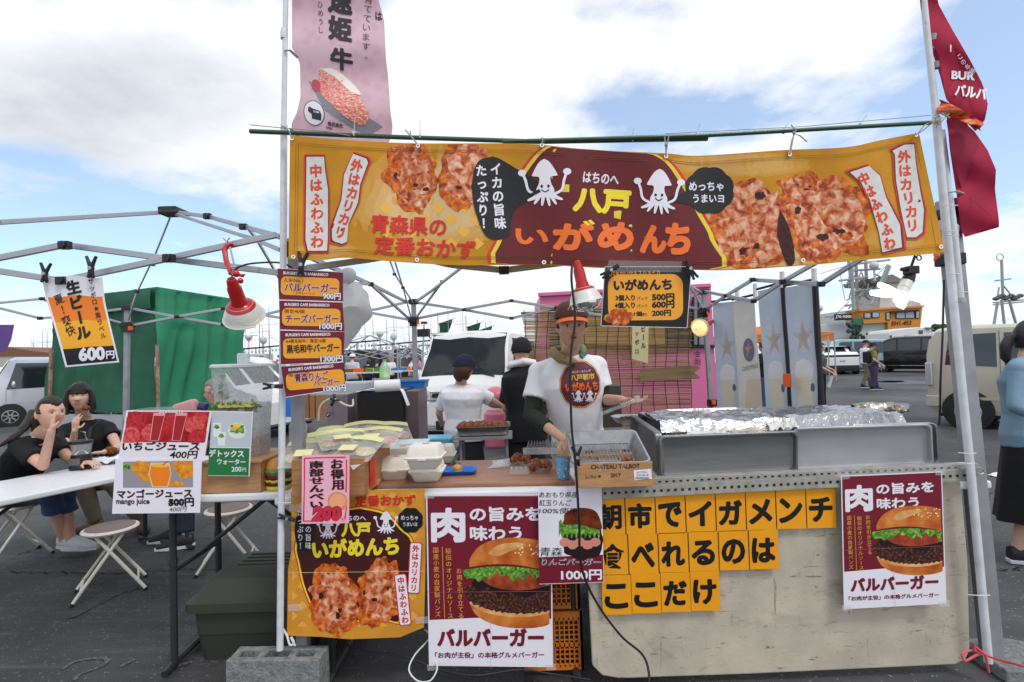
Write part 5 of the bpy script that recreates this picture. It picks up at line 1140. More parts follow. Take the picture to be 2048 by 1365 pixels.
mb=MB();r2=random.Random(5)
for i in range(70):mb.ball(c+V(r2.uniform(-.12,.12),r2.uniform(-.09,.11),.004),(r2.uniform(.003,.008),r2.uniform(.003,.006),.003),5)
mb.build('crumbs',CHAR,tr,kind='stuff')
def nugget(c,r,seed,parent=None,name='fried_ball',label=None,group=None,cat=None):
    mb=MB();mb.ball(c,(r,r,r*.85),22)
    for i in range(len(mb.v)):v=mb.v[i];d=(v-c);k=1+.28*noise.noise(d*(1.1/r)+V(seed*3.1,0,0))+.14*noise.noise(d*(3.6/r)+V(seed,7,0));mb.v[i]=c+d*k
    return mb.build(name,FRIED,parent,smooth=True,angle=180,label=label,group=group,cat=cat)
nugget(c+Matrix.Rotation(R(18),3,'X')@V(.085,-.08,.045),.026,4,None,'fried_squid_patty','single fried squid patty in the corner of the wire rack',cat='fried patty')

PET=mat('clear_tub',(.8,.82,.82),.08,alpha=.22,spec=.8,nscale=50)
def tub(x,y,lab,w=.115,lid=True,side=-1):
    c=on(x,y,zt+.002);root=thing('food_tub',lab,'food tub',c,'open clear tubs of fried squid balls')
    def ring(s,z):return[c+V(a_,b_,z)for a_,b_ in rrect(-w/2*s,-w/2*s,w/2*s,w/2*s,.012)]
    r0,r1,r2_=ring(.85,0),ring(1,.028),ring(1.08,.029);n=len(r0);mb=MB();mb.v=r0+r1+r2_;mb.f=[(i*n+k,i*n+(k+1)%n,(i+1)*n+(k+1)%n,(i+1)*n+k)for i in range(2)for k in range(n)]+[tuple(range(n))];mb.m=[0]*len(mb.f)
    tb=mb.build('tub_base',PET,root,fix=False)
    if lid:
        mb=MB();o_=V(side*w*1.05,-.02,.004);r0=[p+o_ for p in ring(1.0,0)];r1=[p+o_ for p in ring(.86,.02)];mb.v=r0+r1;mb.f=[(k,(k+1)%n,n+(k+1)%n,n+k)for k in range(n)]+[tuple(range(n,2*n))];mb.m=[0]*len(mb.f);mb.build('lid',PET,root,fix=False)
        for k in range(4):mb=MB();mb.tube([c+o_+V(-.04+.025*k,-.04,.021),c+o_+V(-.04+.025*k,.04,.021)],.001,4);mb.build('lid_rib',MATS['tie_white'],root)
    return c
for(x,y,nb,lab)in((1042,930,3,'clear tub of fried squid balls further back on the counter'),(1081,943,4,'clear tub of fried squid balls nearest the blue cup')):
    c=tub(x,y,lab,.105,True,-1)
    for k in range(nb):
        o_=[V(-.028,-.024,.03),V(.028,-.022,.032),V(-.02,.03,.034),V(.03,.03,.03)][k]
        nugget(c+o_,.031,x+k,None,'fried_squid_ball','fried squid ball, %s in the tub %s'%(('front left','front right','rear left','rear right')[k],'by the blue cup' if x>1060 else 'further from the blue cup'),'fried squid balls in tubs','fried ball')

c=on(1075,906,zt+.002);root=thing('lid_stack','stack of empty clear lids lying behind the fried balls','stack of lids',c)
for k in range(14):mb=MB();mb.box(c+V(-.06+.018*k,.02,.035),(.002,.13,.065),rot=Matrix.Rotation(.35,3,'Y'));mb.build('lid',PET,root)
mb=MB();mb.box(c+V(.06,.0,.012),(.3,.12,.022));mb.build('lid_tray',mat('milky_film',(.75,.75,.72),.2,alpha=.45),root)

c=on(1127,957,zt+.002);root=thing('skewer_cup','light blue patterned cup full of wooden skewers','cup',c);CUPB=mat('cup_blue',(.12,.38,.58),.35,nscale=10)
mb=MB();mb.lathe([(.030,0),(.036,.105),(.034,.105),(.029,.004)],c,24);mb.build('cup',CUPB,root,smooth=True,angle=40)
r2=random.Random(4)
DOT=[I('dot_pink','d0486a'),INKW,I('dot_navy','20306a')]
for i in range(26):
    t=r2.uniform(-2.6,-.5);z=r2.uniform(.01,.07 if i<20 else.1);rr=.030+.006*z/.105+.0008;p0=c+V(math.cos(t)*rr,math.sin(t)*rr,z);mb=MB();mb.lathe([(r2.uniform(.002,.0042),0),(.0005,.0004)],p0,7,(math.cos(t),math.sin(t),0));mb.build('dot',DOT[i%3],root)
SKW=mat('skewer_wood',(.62,.42,.22),.7)
for i in range(22):t=r2.uniform(0,6.28);r_=r2.uniform(0,.02);mb=MB();p0=c+V(math.cos(t)*r_,math.sin(t)*r_,.01);mb.tube([p0,p0+V(math.cos(t)*.022+r2.uniform(-.01,.01),math.sin(t)*.02,r2.uniform(.13,.155))],.0016,4);mb.build('skewer',SKW,root)

FIB=mat('fibre_box',(.74,.68,.59),.85,nscale=60,nmix=.3,bump=.2,bscale=160)
def clam(x,y,z,lab,w=.158,rz=0):
    c=G(x,y,z);c=V(c.x,c.y,z);q=Matrix.Rotation(rz,3,'Z');root=thing('takeout_box',lab,'takeout box',c,'fibre takeout boxes on the counter')
    def ring(s,zz,r=.02):return[c+q@V(a_,b_,zz*1.14)for a_,b_ in rrect(-w/2*s,-w/2*s,w/2*s,w/2*s,r*s)]
    def shell(rs):n=len(rs[0]);mb=MB();mb.v=[p for r_ in rs for p in r_];mb.f=[(i*n+k,i*n+(k+1)%n,(i+1)*n+(k+1)%n,(i+1)*n+k)for i in range(len(rs)-1)for k in range(n)]+[tuple(reversed(range(n))),tuple(range((len(rs)-1)*n,len(rs)*n))];mb.m=[0]*len(mb.f);return mb
    shell([ring(.72,0),ring(.78,.004),ring(.95,.040),ring(1.06,.041),ring(1.06,.044)]).build('base',FIB,root,smooth=True,angle=40)
    shell([ring(1.08,.045),ring(1.08,.048),ring(.98,.050),ring(.90,.078),ring(.80,.090),ring(.6,.092)]).build('lid',FIB,root,smooth=True,angle=40)
    mb=MB();mb.box(c+q@V(0,-w*.54,.049),(.04,.006,.008),rot=q);mb.build('tab',FIB,root)
    mb=MB();mb.box(c+q@V(0,.01,.106),(.03,.02,.002),rot=q);mb.build('sticker',I('sticker','b06a78'),root)
    return c
clam(793,955,ZC,'takeout box standing lowest at the left front of the pile');clam(856,959,ZC,'takeout box at the front of the pile with another on top');clam(852,934,ZC+.106,'takeout box on top of the pile',.158,-.05)
clam(806,930,ZC,'takeout box behind the front left one');clam(886,926,ZC,'takeout box at the right rear of the pile',.14)
mb=MB();c=on(805,905);mb.box(c+V(0,.0,.06),(.34,.16,.015),rot=Matrix.Rotation(.05,3,'X'));mb.box(c+V(.02,0,.025),(.3,.14,.05));mb.build('flyer_box',mat('flyer_blue',(.6,.68,.72),.5,nscale=30,col2=(.3,.5,.6),nmix=.5),label='low box with pale flyers behind the takeout boxes',cat='box')

c=on(915,947);root,q,cc=gastro('blue_tray','small blue plastic tray holding a toy burger',(c.x,c.y,ZC),.20,.12,.022,mat('blue_plastic',(.02,.16,.62),.35),0,.02,.002)
def toy_burger(name,label,c,r,layers):
    root=thing(name,label,'toy burger',c);z=0
    for i,(nm,h,k,m,wav)in enumerate(layers):
        mb=MB()
        if nm=='top_bun':prof=[(r*k*.96,0),(r*k,h*.2),(r*k*.86,h*.6),(r*k*.5,h*.92),(.001,h)]
        else:prof=[(r*k*.94,0),(r*k,h*.3),(r*k,h*.7),(r*k*.94,h)]
        mb.lathe(prof,c+V(0,0,z),28)
        if wav:
            for j in range(len(mb.v)):d=mb.v[j]-c;t=math.atan2(d.y,d.x);mb.v[j]+=V(0,0,wav*math.sin(t*9));mb.v[j].x+=.2*wav*math.cos(t*11)
        mb.build(nm,m,root,smooth=True,angle=50);z+=h*.94
TB=mat('toy_bun',(.62,.27,.05),.35);TL=mat('toy_lettuce',(.08,.30,.04),.4);TP_=mat('toy_patty',(.06,.02,.015),.5);TC=mat('toy_cheese',(.75,.50,.04),.4);TR=mat('toy_tomato',(.5,.03,.02),.4)
toy_burger('toy_burger','small toy burger in the blue tray',c+V(.0,.0,.004),.026,[('bottom_bun',.010,1,TP_,0),('cheese',.006,1.04,TC,.002),('lettuce',.006,1.05,TL,.002),('top_bun',.02,1,TB,0)])
c=V(0,0,0)+G(558,977,.887);toy_burger('toy_burger','tall stacked toy burger beside the left pole',c,.062,[('bottom_bun',.022,1,TC,0),('patty',.020,1,TP_,0),('cheese',.012,1.03,TC,.004),('patty',.022,1,TP_,0),('tomato',.012,1,TR,0),('lettuce',.018,1.05,TL,.004),('top_bun',.055,.98,TB,0)])
c=on(744,970);mb=MB();mb.box(c+V(0,0,.014),(.075,.05,.026));mb.build('small_wooden_block',WOODL,label='small wooden block at the foot of the cracker box',cat='block',bevel=.005)
GR_=mat('green_cord',(.02,.2,.06),.6);c=on(900,930);mb=MB();mb.tube([c+V(.03*math.cos(t*.6),.02*math.sin(t*.6),.005+.001*t)for t in range(14)],.004,6);mb.tube([c+V(.03,0,.01),c+V(.06,.01,.003),c+V(.05,-.02,.003)],.0015,5);mb.build('green_hair_tie',GR_,label='coil of green cord lying on the brown board',cat='cord')
c=on(990,928);root=thing('paper_sheets','thin see-through sheets lying on the brown board left of the tubs','sheets',c);mb=MB();mb.prism([on(975,938),on(1040,930),on(1040,915),on(998,921)],(0,0,.003));mb.build('sheet',MATS['milky_film'],root)
# ------------------------------------------------------------------ standing trays (wind shields), foil, griddle
def std_tray(label,pts,Y0,Y1=None,tilt=0.0,m=None,rot=0):
    """tray standing on its long edge, its floor facing the camera; pts = 4 photo corners tl tr br bl"""
    Y1=Y1 or Y0;tl,tr_,br,bl=[P(x,y,(Y0 if i in(0,3)else Y1))for i,(x,y)in enumerate(pts)]
    o_=(tl+tr_+br+bl)/4;root=thing('baking_tray',label,'baking tray',o_,'metal trays standing on edge');n=(tr_-tl).cross(bl-tl).normalized();n=n if n.y<0 else-n;m=m or ALT
    uu=(tr_-tl);vv=(bl-tl);N_=26;L_,H_=uu.length,vv.length
    def pt(a_,b_):u,v=a_/L_,b_/H_;return tl*(1-u)*(1-v)+tr_*u*(1-v)+br*u*v+bl*(1-u)*v
    def ring(ins,off,r=.025):return[pt(*p_)+n*off for p_ in rrect(ins,ins,L_-ins,H_-ins,r)]
    rs=[ring(.004,-.030),ring(.0,-.028),ring(0,0),ring(.004,.004),ring(.010,.003),ring(.014,-.022),ring(.02,-.025)];n_=len(rs[0]);mb=MB();mb.v=[p for r_ in rs for p in r_]
    mb.f=[(i*n_+k,i*n_+(k+1)%n_,(i+1)*n_+(k+1)%n_,(i+1)*n_+k)for i in range(len(rs)-1)for k in range(n_)]+[tuple(reversed(range(n_))),tuple(range((len(rs)-1)*n_,len(rs)*n_))];mb.m=[0]*len(mb.f)
    mb.build('pan',m,root,smooth=True,angle=35);return root
ALG=mat('tray_grey',(.22,.22,.225),.42,metal=.6,nscale=5,col2=(.16,.16,.155),nmix=.8,stretch=(.4,1,3),bump=.05)
ALL=mat('tray_pale',(.42,.42,.44),.5,metal=.5,nscale=6,col2=(.34,.34,.36),nmix=.6,bump=.04)
std_tray('dark grey metal tray standing on its long edge at the counter front',[(1318,873),(1597,862),(1596,946),(1320,958)],2.50,m=ALG)
std_tray('paler metal tray standing on edge behind the dark one',[(1586,856),(1864,848),(1868,932),(1588,945)],2.54,m=ALL)
std_tray('metal tray edge standing furthest right behind the pale one',[(1700,850),(1874,846),(1880,928),(1700,935)],2.60,m=ALT)
std_tray('narrow metal tray standing turned sideways left of the dark one',[(1260,830),(1312,866),(1318,955),(1264,900)],3.0,2.52,m=ALG)
std_tray('ribbed tray leaning inside the sideways one',[(1275,823),(1330,850),(1334,880),(1280,870)],3.0,2.75,m=ALT)
FOIL=mat('aluminium_foil',(.46,.46,.48),.25,metal=1,nscale=30,col2=(.42,.42,.42),nmix=.6,bump=1.0,bscale=22)
def foil(label,pts,Y,h,seed,cat='foil'):
    """crumpled sheet over things: front edge polyline to a back depth"""
    mb=MB();n=len(pts)
    def f(u,v):
        i=min(int(u*(n-1)),n-2);t=u*(n-1)-i;x=pts[i][0]*(1-t)+pts[i+1][0]*t;y=pts[i][1]*(1-t)+pts[i+1][1]*t
        p_=P(x,y,Y[0]);q_=p_+V(0,(Y[1]-Y[0])*v,0);w_=noise.noise(V(q_.x*14,q_.y*14,seed))*.016+noise.noise(V(q_.x*45,q_.y*45,seed))*.007
        if v==0:return V(q_.x,q_.y,q_.z-h)
        return V(q_.x+w_,q_.y,q_.z+w_-.01*(v-.5)**2)
    mb.grid(f,70,14,thick=(0,.002,-.002));return mb.build('foil_sheet',FOIL,label=label,cat=cat,smooth=True,angle=28)
foil('crumpled foil covering the griddle behind the dark tray',[(1322,842),(1400,838),(1480,842),(1540,836),(1600,838)],(2.62,3.05),.06,1);foil('crumpled foil sheet covering the pan at the right',[(1490,836),(1560,832),(1700,826),(1815,826)],(2.75,3.12),.07,5)
WPAP=mat('baking_paper',(.66,.64,.62),.6,nscale=10,bump=.3,bscale=12)
def paper(label,pts,z,seed,m=WPAP,nm='crumpled_paper'):
    mb=MB();c=sum((p for p in pts),V(0,0,0))/len(pts)
    mb.grid(lambda u,v:(pts[0]*(1-u)*(1-v)+pts[1]*u*(1-v)+pts[2]*u*v+pts[3]*(1-u)*v)+V(0,0,.03*abs(noise.noise(V(u*4,v*3,seed)))+.004*noise.noise(V(u*12,v*9,seed))),24,16,thick=(0,0,-.001));mb.build(nm,m,label=label,cat='paper',smooth=True,angle=25)
z1=1.06
paper('white crumpled paper sheets lying over the food behind the dark tray',[P(1372,872,2.56),P(1460,868,2.56),P(1470,846,2.75),P(1380,850,2.75)],z1,1);paper('greasy brown baking paper beside the white sheets',[P(1440,868,2.58),P(1565,860,2.58),P(1545,838,2.8),P(1450,846,2.8)],z1,3,mat('greasy_paper',(.42,.30,.20),.5,nscale=12,col2=(.6,.55,.48),nmix=1,bump=.3))
paper('crumpled silver and white paper in front of the pale tray',[P(1540,862,2.53),P(1596,858,2.53),P(1590,836,2.7),P(1530,842,2.7)],z1,6)
paper('white napkin with an orange stain on the rear tray',[P(1378,834,2.95),P(1428,832,2.95),P(1420,820,3.05),P(1385,822,3.05)],z1,8)
mb=MB();
def roll(u,v):
    t=v*6.283;x=1706+(1812-1706)*u;c=P(x,822,3.0);r_=.045+.014*noise.noise(V(u*6,t,2))+.008*noise.noise(V(u*20,t*3,5));r_*=.6+.4*min(1,u*6)*min(1,(1-u)*4);return c+V(0,math.cos(t)*r_,math.sin(t)*r_*.8+.012)
mb.grid(roll,40,20);mb.build('foil_bundle',mat('dirty_foil',(.45,.42,.38),.3,metal=.8,nscale=12,col2=(.25,.2,.16),nmix=.9,bump=1,bscale=30),label='dirty bundle of foil lying behind the right tray',cat='foil',smooth=True,angle=40)
for i,(x0,x1,y0,Y,lab)in enumerate(((1340,1505,827,3.05,'flat metal tray at the back of the counter with a napkin'),(1405,1560,828,3.25,'shallow metal tray with dark tongs behind the foil'))):
    c=P((x0+x1)/2,y0+6,Y);gastro('metal_tray',lab,(c.x,c.y,c.z),(x1-x0)*Y/F,.3,.03,ALT,0,.02)

g0=P(1222,862,3.15);mb=MB();mb.box(g0+V(.0,.08,-.08),(.25,.4,.12));mb.build('gas_griddle',STEEL,label='steel griddle edge beside the cook',cat='griddle',bevel=.008)
c=P(1258,845,3.0);root=thing('oil_pan','round pan with frying food near the cook','pan',c);mb=MB();mb.lathe([(.07,0),(.10,.035),(.105,.036),(.098,.033),(.068,.004),(.001,.004)],c,28,closed=False);mb.build('pan',STEEL,root,smooth=True)
for k in range(9):nugget(c+V(math.cos(k)*.05,math.sin(k*1.7)*.05,.018),.014,k,root,'frying_piece')
mb=MB();mb.box(P(1219,822,3.9),(.13,.25,.38));mb.build('dark_cabinet',mat('cabinet_olive',(.05,.045,.035),.6),label='dark cabinet behind the cook\'s holding hand',cat='cabinet')
# ------------------------------------------------------------------ dispenser crate
a_=P(400,985,2.60);b_=P(522,985,2.60);a_.z=b_.z=.888
bx,fp=tray_box('drink_crate','orange pine crate under the mint water dispenser','wooden crate',(a_,b_),(.02,.36,0),.145,WOODL)
mb=MB();mb.box((a_+b_)/2+V(.01,.18,.150),((b_-a_).length,.38,.010));mb.build('lid_panel',WOODL,bx)
cz=a_.z+.156;cc=P(488,900,2.78);dc=V(cc.x,2.79,cz);root=thing('drink_dispenser','square clear drink dispenser full of ice water with mint leaves','drink dispenser',dc)
PLX=mat('frosted_plastic',(.88,.90,.90),.18,trans=.0,alpha=.36,nscale=60,col2=(.60,.64,.64),nmix=.9,bump=1.0,bscale=120,spec=.8)
wt=(P(539,740,2.79).x-P(433,740,2.79).x)*.95;htop=P(476,728,2.79).z-cz
def sq(s,z):return[dc+V(x,y,z)for x,y in rrect(-wt/2*s,-wt/2*s*.8,wt/2*s,wt/2*s*.8,.03)]
def shell(rs,cap=True):n=len(rs[0]);mb=MB();mb.v=[p for r_ in rs for p in r_];mb.f=[(i*n+k,i*n+(k+1)%n,(i+1)*n+(k+1)%n,(i+1)*n+k)for i in range(len(rs)-1)for k in range(n)]+([tuple(reversed(range(n))),tuple(range((len(rs)-1)*n,len(rs)*n))]if cap else[]);mb.m=[0]*len(mb.f);return mb
shell([sq(.80,.0),sq(.82,htop*.3),sq(.88,htop*.62),sq(.97,htop*.97)]).build('tank',PLX,root,smooth=True,angle=40)
shell([sq(1.0,htop*.965),sq(1.0,htop*.985),sq(.94,htop*1.0)]).build('lid',mat('milky_lid',(.8,.82,.82),.25,alpha=.75),root,smooth=True,angle=40)
mb=MB();mb.lathe([(.03,0),(.032,.05),(.025,.055)],dc+V(0,0,htop),16);mb.build('knob',MATS['milky_lid'],root,smooth=True)
ICE=mat('ice_water',(.62,.68,.67),.1,alpha=.6,nscale=40,col2=(.30,.38,.36),nmix=.9,bump=1,bscale=60)
shell([sq(.78,.06),sq(.80,htop*.3),sq(.85,htop*.56)]).build('ice_water',ICE,root,smooth=True)
shell([sq(.79,.01),sq(.79,.10)]).build('red_reflection',mat('red_reflection_tint',(.35,.12,.08),.3,alpha=.8,nscale=50,bump=.6),root)  # reddish reflection at the tank foot, put in as a tinted block
MINT=mat('mint_leaf',(.13,.24,.03),.45,nscale=30,col2=(.05,.12,.01),nmix=.8)
r2=random.Random(9)
def leafm(mb,c,s,n_,up):
    u=n_.orthogonal().normalized();w_=n_.cross(u);a_=r2.uniform(0,6.28);d=u*math.cos(a_)+w_*math.sin(a_);e=n_.cross(d)
    mb.add([c,c+d*s*.35+e*s*.28+n_*s*.1,c+d*s*.8+e*s*.24,c+d*s*1.1,c+d*s*.8-e*s*.24,c+d*s*.35-e*s*.28+n_*s*.1,c+d*s*.5-n_*s*.05],[(0,1,6),(1,2,6),(2,3,6),(3,4,6),(4,5,6),(5,0,6)])
for i in range(110):
    mb=MB();u=r2.uniform(-1,1);zz=htop*(.56+.035*noise.noise(V(u*3,0,0)))-abs(r2.gauss(0,.012));leafm(mb,dc+V(u*wt*.42,-wt*.36-.003+r2.uniform(-.006,.02),zz),r2.uniform(.016,.028),V(r2.uniform(-.5,.5),-1,r2.uniform(-.3,.6)).normalized(),1);mb.build('mint_leaf',MINT,root,fix=False)
for i in range(9):mb=MB();leafm(mb,dc+V(-wt*.24-.01+(i%2)*.02-.0,-wt*.355,htop*(.60+.032*i)),.030,V(.2,-1,.2).normalized(),1);mb.build('mint_leaf',MINT,root,fix=False)
mb=MB();mb.tube([dc+V(-wt*.24,-wt*.35,htop*(.58+.04*i))for i in range(8)],.0015,4);mb.build('mint_stem',MINT,root)
for i in range(5):mb=MB();mb.lathe([(.001,-.002),(.028,-.002),(.028,.002),(.001,.002)],dc+V(-.06+.035*i,-wt*.34,htop*.565),16,(.1,-.6,1));mb.build('lemon_slice',mat('lemon_slice',(.6,.55,.15),.4),root)

def bottle(x,y,Y,h,r,m,capm,lab,labm=None):
    c=P(x,y,Y);root=thing('plastic_bottle',lab,'bottle',c);mb=MB();mb.lathe([(r*.9,0),(r,.01),(r,h*.6),(r*.95,h*.66),(r*.45,h*.86),(r*.32,h*.9),(r*.32,h*.94)],c,20);mb.build('body',m,root,smooth=True)
    mb=MB();mb.lathe([(r*.36,0),(r*.36,h*.06)],c+V(0,0,h*.94),14);mb.build('cap',capm,root)
    if labm:mb=MB();mb.lathe([(r*1.01,h*.2),(r*1.01,h*.52)],c,20,closed=False);mb.build('label',labm,root,smooth=True)
bottle(597,905,2.75,.22,.045,mat('clear_bottle',(.75,.8,.82),.08,alpha=.35,nscale=30),MATS['white_paint'],'clear water bottle behind the pine cracker box');bottle(770,764,3.75,.16,.036,mat('green_tint_bottle',(.45,.62,.45),.2,alpha=.7),mat('cap_green',(.2,.6,.08),.4),'bottle with green cap and green label on the back shelf',mat('label_green',(.30,.60,.10),.4,nscale=30,col2=(.7,.75,.6),nmix=.8))
# ------------------------------------------------------------------ behind the counter: black oven, steel unit, rolls
mb=MB();p0=P(713,783,3.75);p1=P(806,783,3.75);h_=p0.z-.25;mb.box(((p0.x+p1.x)/2,3.95,.25+h_/2),(p1.x-p0.x,.4,h_));ov=mb.build('black_oven',mat('oven_black',(.012,.012,.012),.35,nscale=5),label='black boxy appliance with a paper roll on top behind the cracker box',cat='oven',bevel=.008)
mb=MB();mb.box(((p0.x+p1.x)/2+.02,3.745,P(760,862,3.75).z),(p1.x-p0.x,.012,.012));mb.build('door_gap',SLOT,ov)
mb=MB();q0=P(808,783,3.8);mb.box((q0.x+.05,4.0,q0.z-.3),(.1,.4,.6));mb.build('brown_side_unit',mat('unit_brown',(.10,.065,.07),.4),label='brown steel unit right of the black appliance',cat='cabinet',bevel=.006)
mb=MB();q0=P(650,790,3.7);q1=P(693,845,3.7);mb.box(((q0.x+q1.x)/2,3.9,(q0.z+q1.z)/2-.02),(q1.x-q0.x,.34,q0.z-q1.z+.04));st=mb.build('steel_water_unit',mat('unit_steel',(.30,.25,.27),.3,metal=.6,nscale=3),label='small steel appliance with a hose left of the black one',cat='appliance',bevel=.006)
mb=MB();c=P(656,830,3.69);mb.lathe([(.016,0),(.016,.004)],c,20,(0,-1,0));mb.build('round_logo',mat('logo_blue',(.03,.06,.30),.4),st);mb=MB();mb.add([c+V(-.01,-.006,-.004),c+V(.002,-.006,.007),c+V(.011,-.006,.006),c+V(-.001,-.006,-.005)],[(0,1,2,3)]);mb.build('logo_mark',INKW,st)
mb=MB();mb.tube([P(*p)for p in spline([(637,842,3.6),(640,815,3.6),(655,800,3.6),(672,800,3.6),(690,810,3.6),(705,812,3.62),(706,800,3.7)],6)],.007,8);mb.build('pale_hose',mat('hose_cream',(.6,.57,.48),.5),label='pale hose arching over the steel appliance',cat='hose',smooth=True)
mb=MB();mb.tube([P(668,790,3.62),P(668,800,3.6),P(662,812,3.6)],.012,8);mb.tube([P(660,798,3.6),P(680,802,3.6)],.008,8);mb.build('tap',BLACKP,st,smooth=True)
c=P(768,777,3.62);root=thing('paper_towel_roll','white paper towel roll lying on the black appliance','paper roll',c);mb=MB();ax=V(1,.12,.02).normalized();mb.lathe([(.012,0),(.040,0),(.040,.17),(.012,.17)],P(750,773,3.62),28,ax);mb.build('roll',WHITE,root,smooth=True,angle=40);mb=MB();mb.lathe([(.012,-.001),(.012,.002),(.001,.01)],P(750,773,3.62),16,ax);mb.build('core',mat('card_core',(.2,.14,.1),.8),root)
mb=MB();mb.grid(lambda u,v:P(712+104*u,786-8*math.sin(u*3),3.7)+V(0,.1*v-.02,.004+.01*noise.noise(V(u*6,v*4,2)))if u<.9 else P(716+100*u,786+(u-.9)*260,3.7)+V(0,.1*v-.03,0),30,4,thick=(0,0,.002));mb.build('white_cloth',CLOTHW,label='white cloth draped over the black appliance and hanging at its right',cat='cloth',smooth=True)
mb=MB();mb.box(P(690,776,4.2),(.42,.35,.09));mb.build('clear_storage_box',mat('storage_blueish',(.5,.58,.64),.3,alpha=.6),label='translucent storage box left of the paper roll',cat='storage box',bevel=.01)
c=P(822,771,4.3);gastro('blue_basket','blue plastic basket behind the paper roll',(c.x-.02,c.y,c.z-.02),.30,.25,.06,mat('basket_blue',(.03,.18,.55),.4),0,.01)
mb=MB();q0=P(868,872,4.4);mb.box(q0+V(0,0,-.03),(.32,.22,.05));mb.build('blue_cooler_pack',mat('pack_cyan',(.12,.45,.65),.3),label='pale blue cooler pack on the low stand behind the counter',cat='cooler pack',bevel=.012)
mb=MB();mb.box(q0+V(0,.02,-.14),(.40,.3,.10));mb.build('glass_tray',mat('tray_clear',(.5,.55,.56),.2,alpha=.5),label='clear tray under the pale blue cooler pack',cat='tray')
mb=MB();mb.box(P(840,872,4.9)+V(0,0,-.4),(.10,.3,1.1));mb.build('white_panel_post',WHITE,label='white panel beside the rear leg of the canopy',cat='panel')

CRO=mat('crate_orange',(.62,.17,.015),.45,nscale=5,nmix=.3)
def crate(label,x0,x1,z0,z1,Y,D=.36):
    xa,xb=P(x0,1200,Y).x,P(x1,1200,Y).x;root=thing('plastic_crate',label,'crate',((xa+xb)/2,Y+D/2,z0),'orange mesh crates');W_=xb-xa;h=z1-z0
    def fr(p,ex,ez,dn,nm='side_panel'):
        mb=MB();t_=.012
        for(a0,a1,c0_,c1_)in((0,1,0,.09),(0,1,.40,.46),(0,1,.86,1),(0,.06,.09,.40),(.94,1,.09,.4),(0,.06,.46,.86),(.94,1,.46,.86),(.47,.53,.09,.40),(.47,.53,.46,.86)):
            P0=p+ex*a0+ez*c0_;mb.hexa([P0,P0+ex*(a1-a0),P0+ex*(a1-a0)+ez*(c1_-c0_),P0+ez*(c1_-c0_)],[q_+dn*t_ for q_ in(P0,P0+ex*(a1-a0),P0+ex*(a1-a0)+ez*(c1_-c0_),P0+ez*(c1_-c0_))])
        mb.build(nm,CRO,root)
        mb=MB();n1_=int(ex.length/.022);n2_=int(ez.length/.022)
        for i in range(1,n1_):P0=p+ex*(i/n1_)+ez*.05;mb.hexa([P0,P0+ex.normalized()*.006,P0+ex.normalized()*.006+ez*.85,P0+ez*.85],[q_+dn*.004 for q_ in(P0,P0+ex.normalized()*.006,P0+ex.normalized()*.006+ez*.85,P0+ez*.85)])
        for i in range(1,n2_):P0=p+ez*(i/n2_)+dn*.0045;mb.hexa([P0,P0+ex,P0+ex+ez.normalized()*.006,P0+ez.normalized()*.006],[q_+dn*.004 for q_ in(P0,P0+ex,P0+ex+ez.normalized()*.006,P0+ez.normalized()*.006)])
        mb.build('mesh',CRO,root,kind='stuff')
    o_=V(xa,Y,z0);X_=V(W_,0,0);Z_=V(0,0,h);Y_=V(0,D,0);fr(o_,X_,Z_,V(0,1,0));fr(o_+Y_,X_,Z_,V(0,-1,0));fr(o_,Y_,Z_,V(1,0,0));fr(o_+X_,Y_,Z_,V(-1,0,0))
crate('lower orange mesh crate under the table beside the cream board',1040,1163,.03,.30,2.52);crate('upper orange mesh crate stacked under the table',1045,1160,.305,.62,2.54)

OLV=mat('olive_plastic',(.040,.042,.030),.6,nscale=4,nmix=.3,bump=.15,bscale=150)
c=G(505,1310);c=V(P(520,1290,2.75).x,2.95,0);root=thing('storage_trunk','olive green plastic trunk box with a ribbed lid on the ground by the concrete block','storage box',c);wx=1.0
xa=P(383,1250,2.72).x;xb=P(640,1250,2.72).x
def rr(x0,x1,y0,y1,z):return[V(x,y,z)for x,y in rrect(x0,y0,x1,y1,.04)]
shell([rr(xa+.03,xb-.03,2.75,3.15,0),rr(xa+.01,xb-.01,2.73,3.17,.14),rr(xa+.01,xb-.01,2.725,3.175,.142),rr(xa,xb,2.72,3.18,.27)]).build('body',OLV,root,smooth=True,angle=30)
shell([rr(xa-.03,xb+.03,2.69,3.21,.265),rr(xa-.03,xb+.03,2.69,3.21,.31),rr(xa+.0,xb-.0,2.72,3.18,.325),rr(xa+.05,xb-.05,2.78,3.14,.40),rr(xa+.10,xb-.1,2.85,3.10,.425)]).build('lid',OLV,root,smooth=True,angle=30)
for i in range(4):mb=MB();y=2.90+i*.05;mb.box(((xa+xb)/2,y,.427),(xb-xa-.3,.008,.006));mb.build('lid_rib',OLV,root)

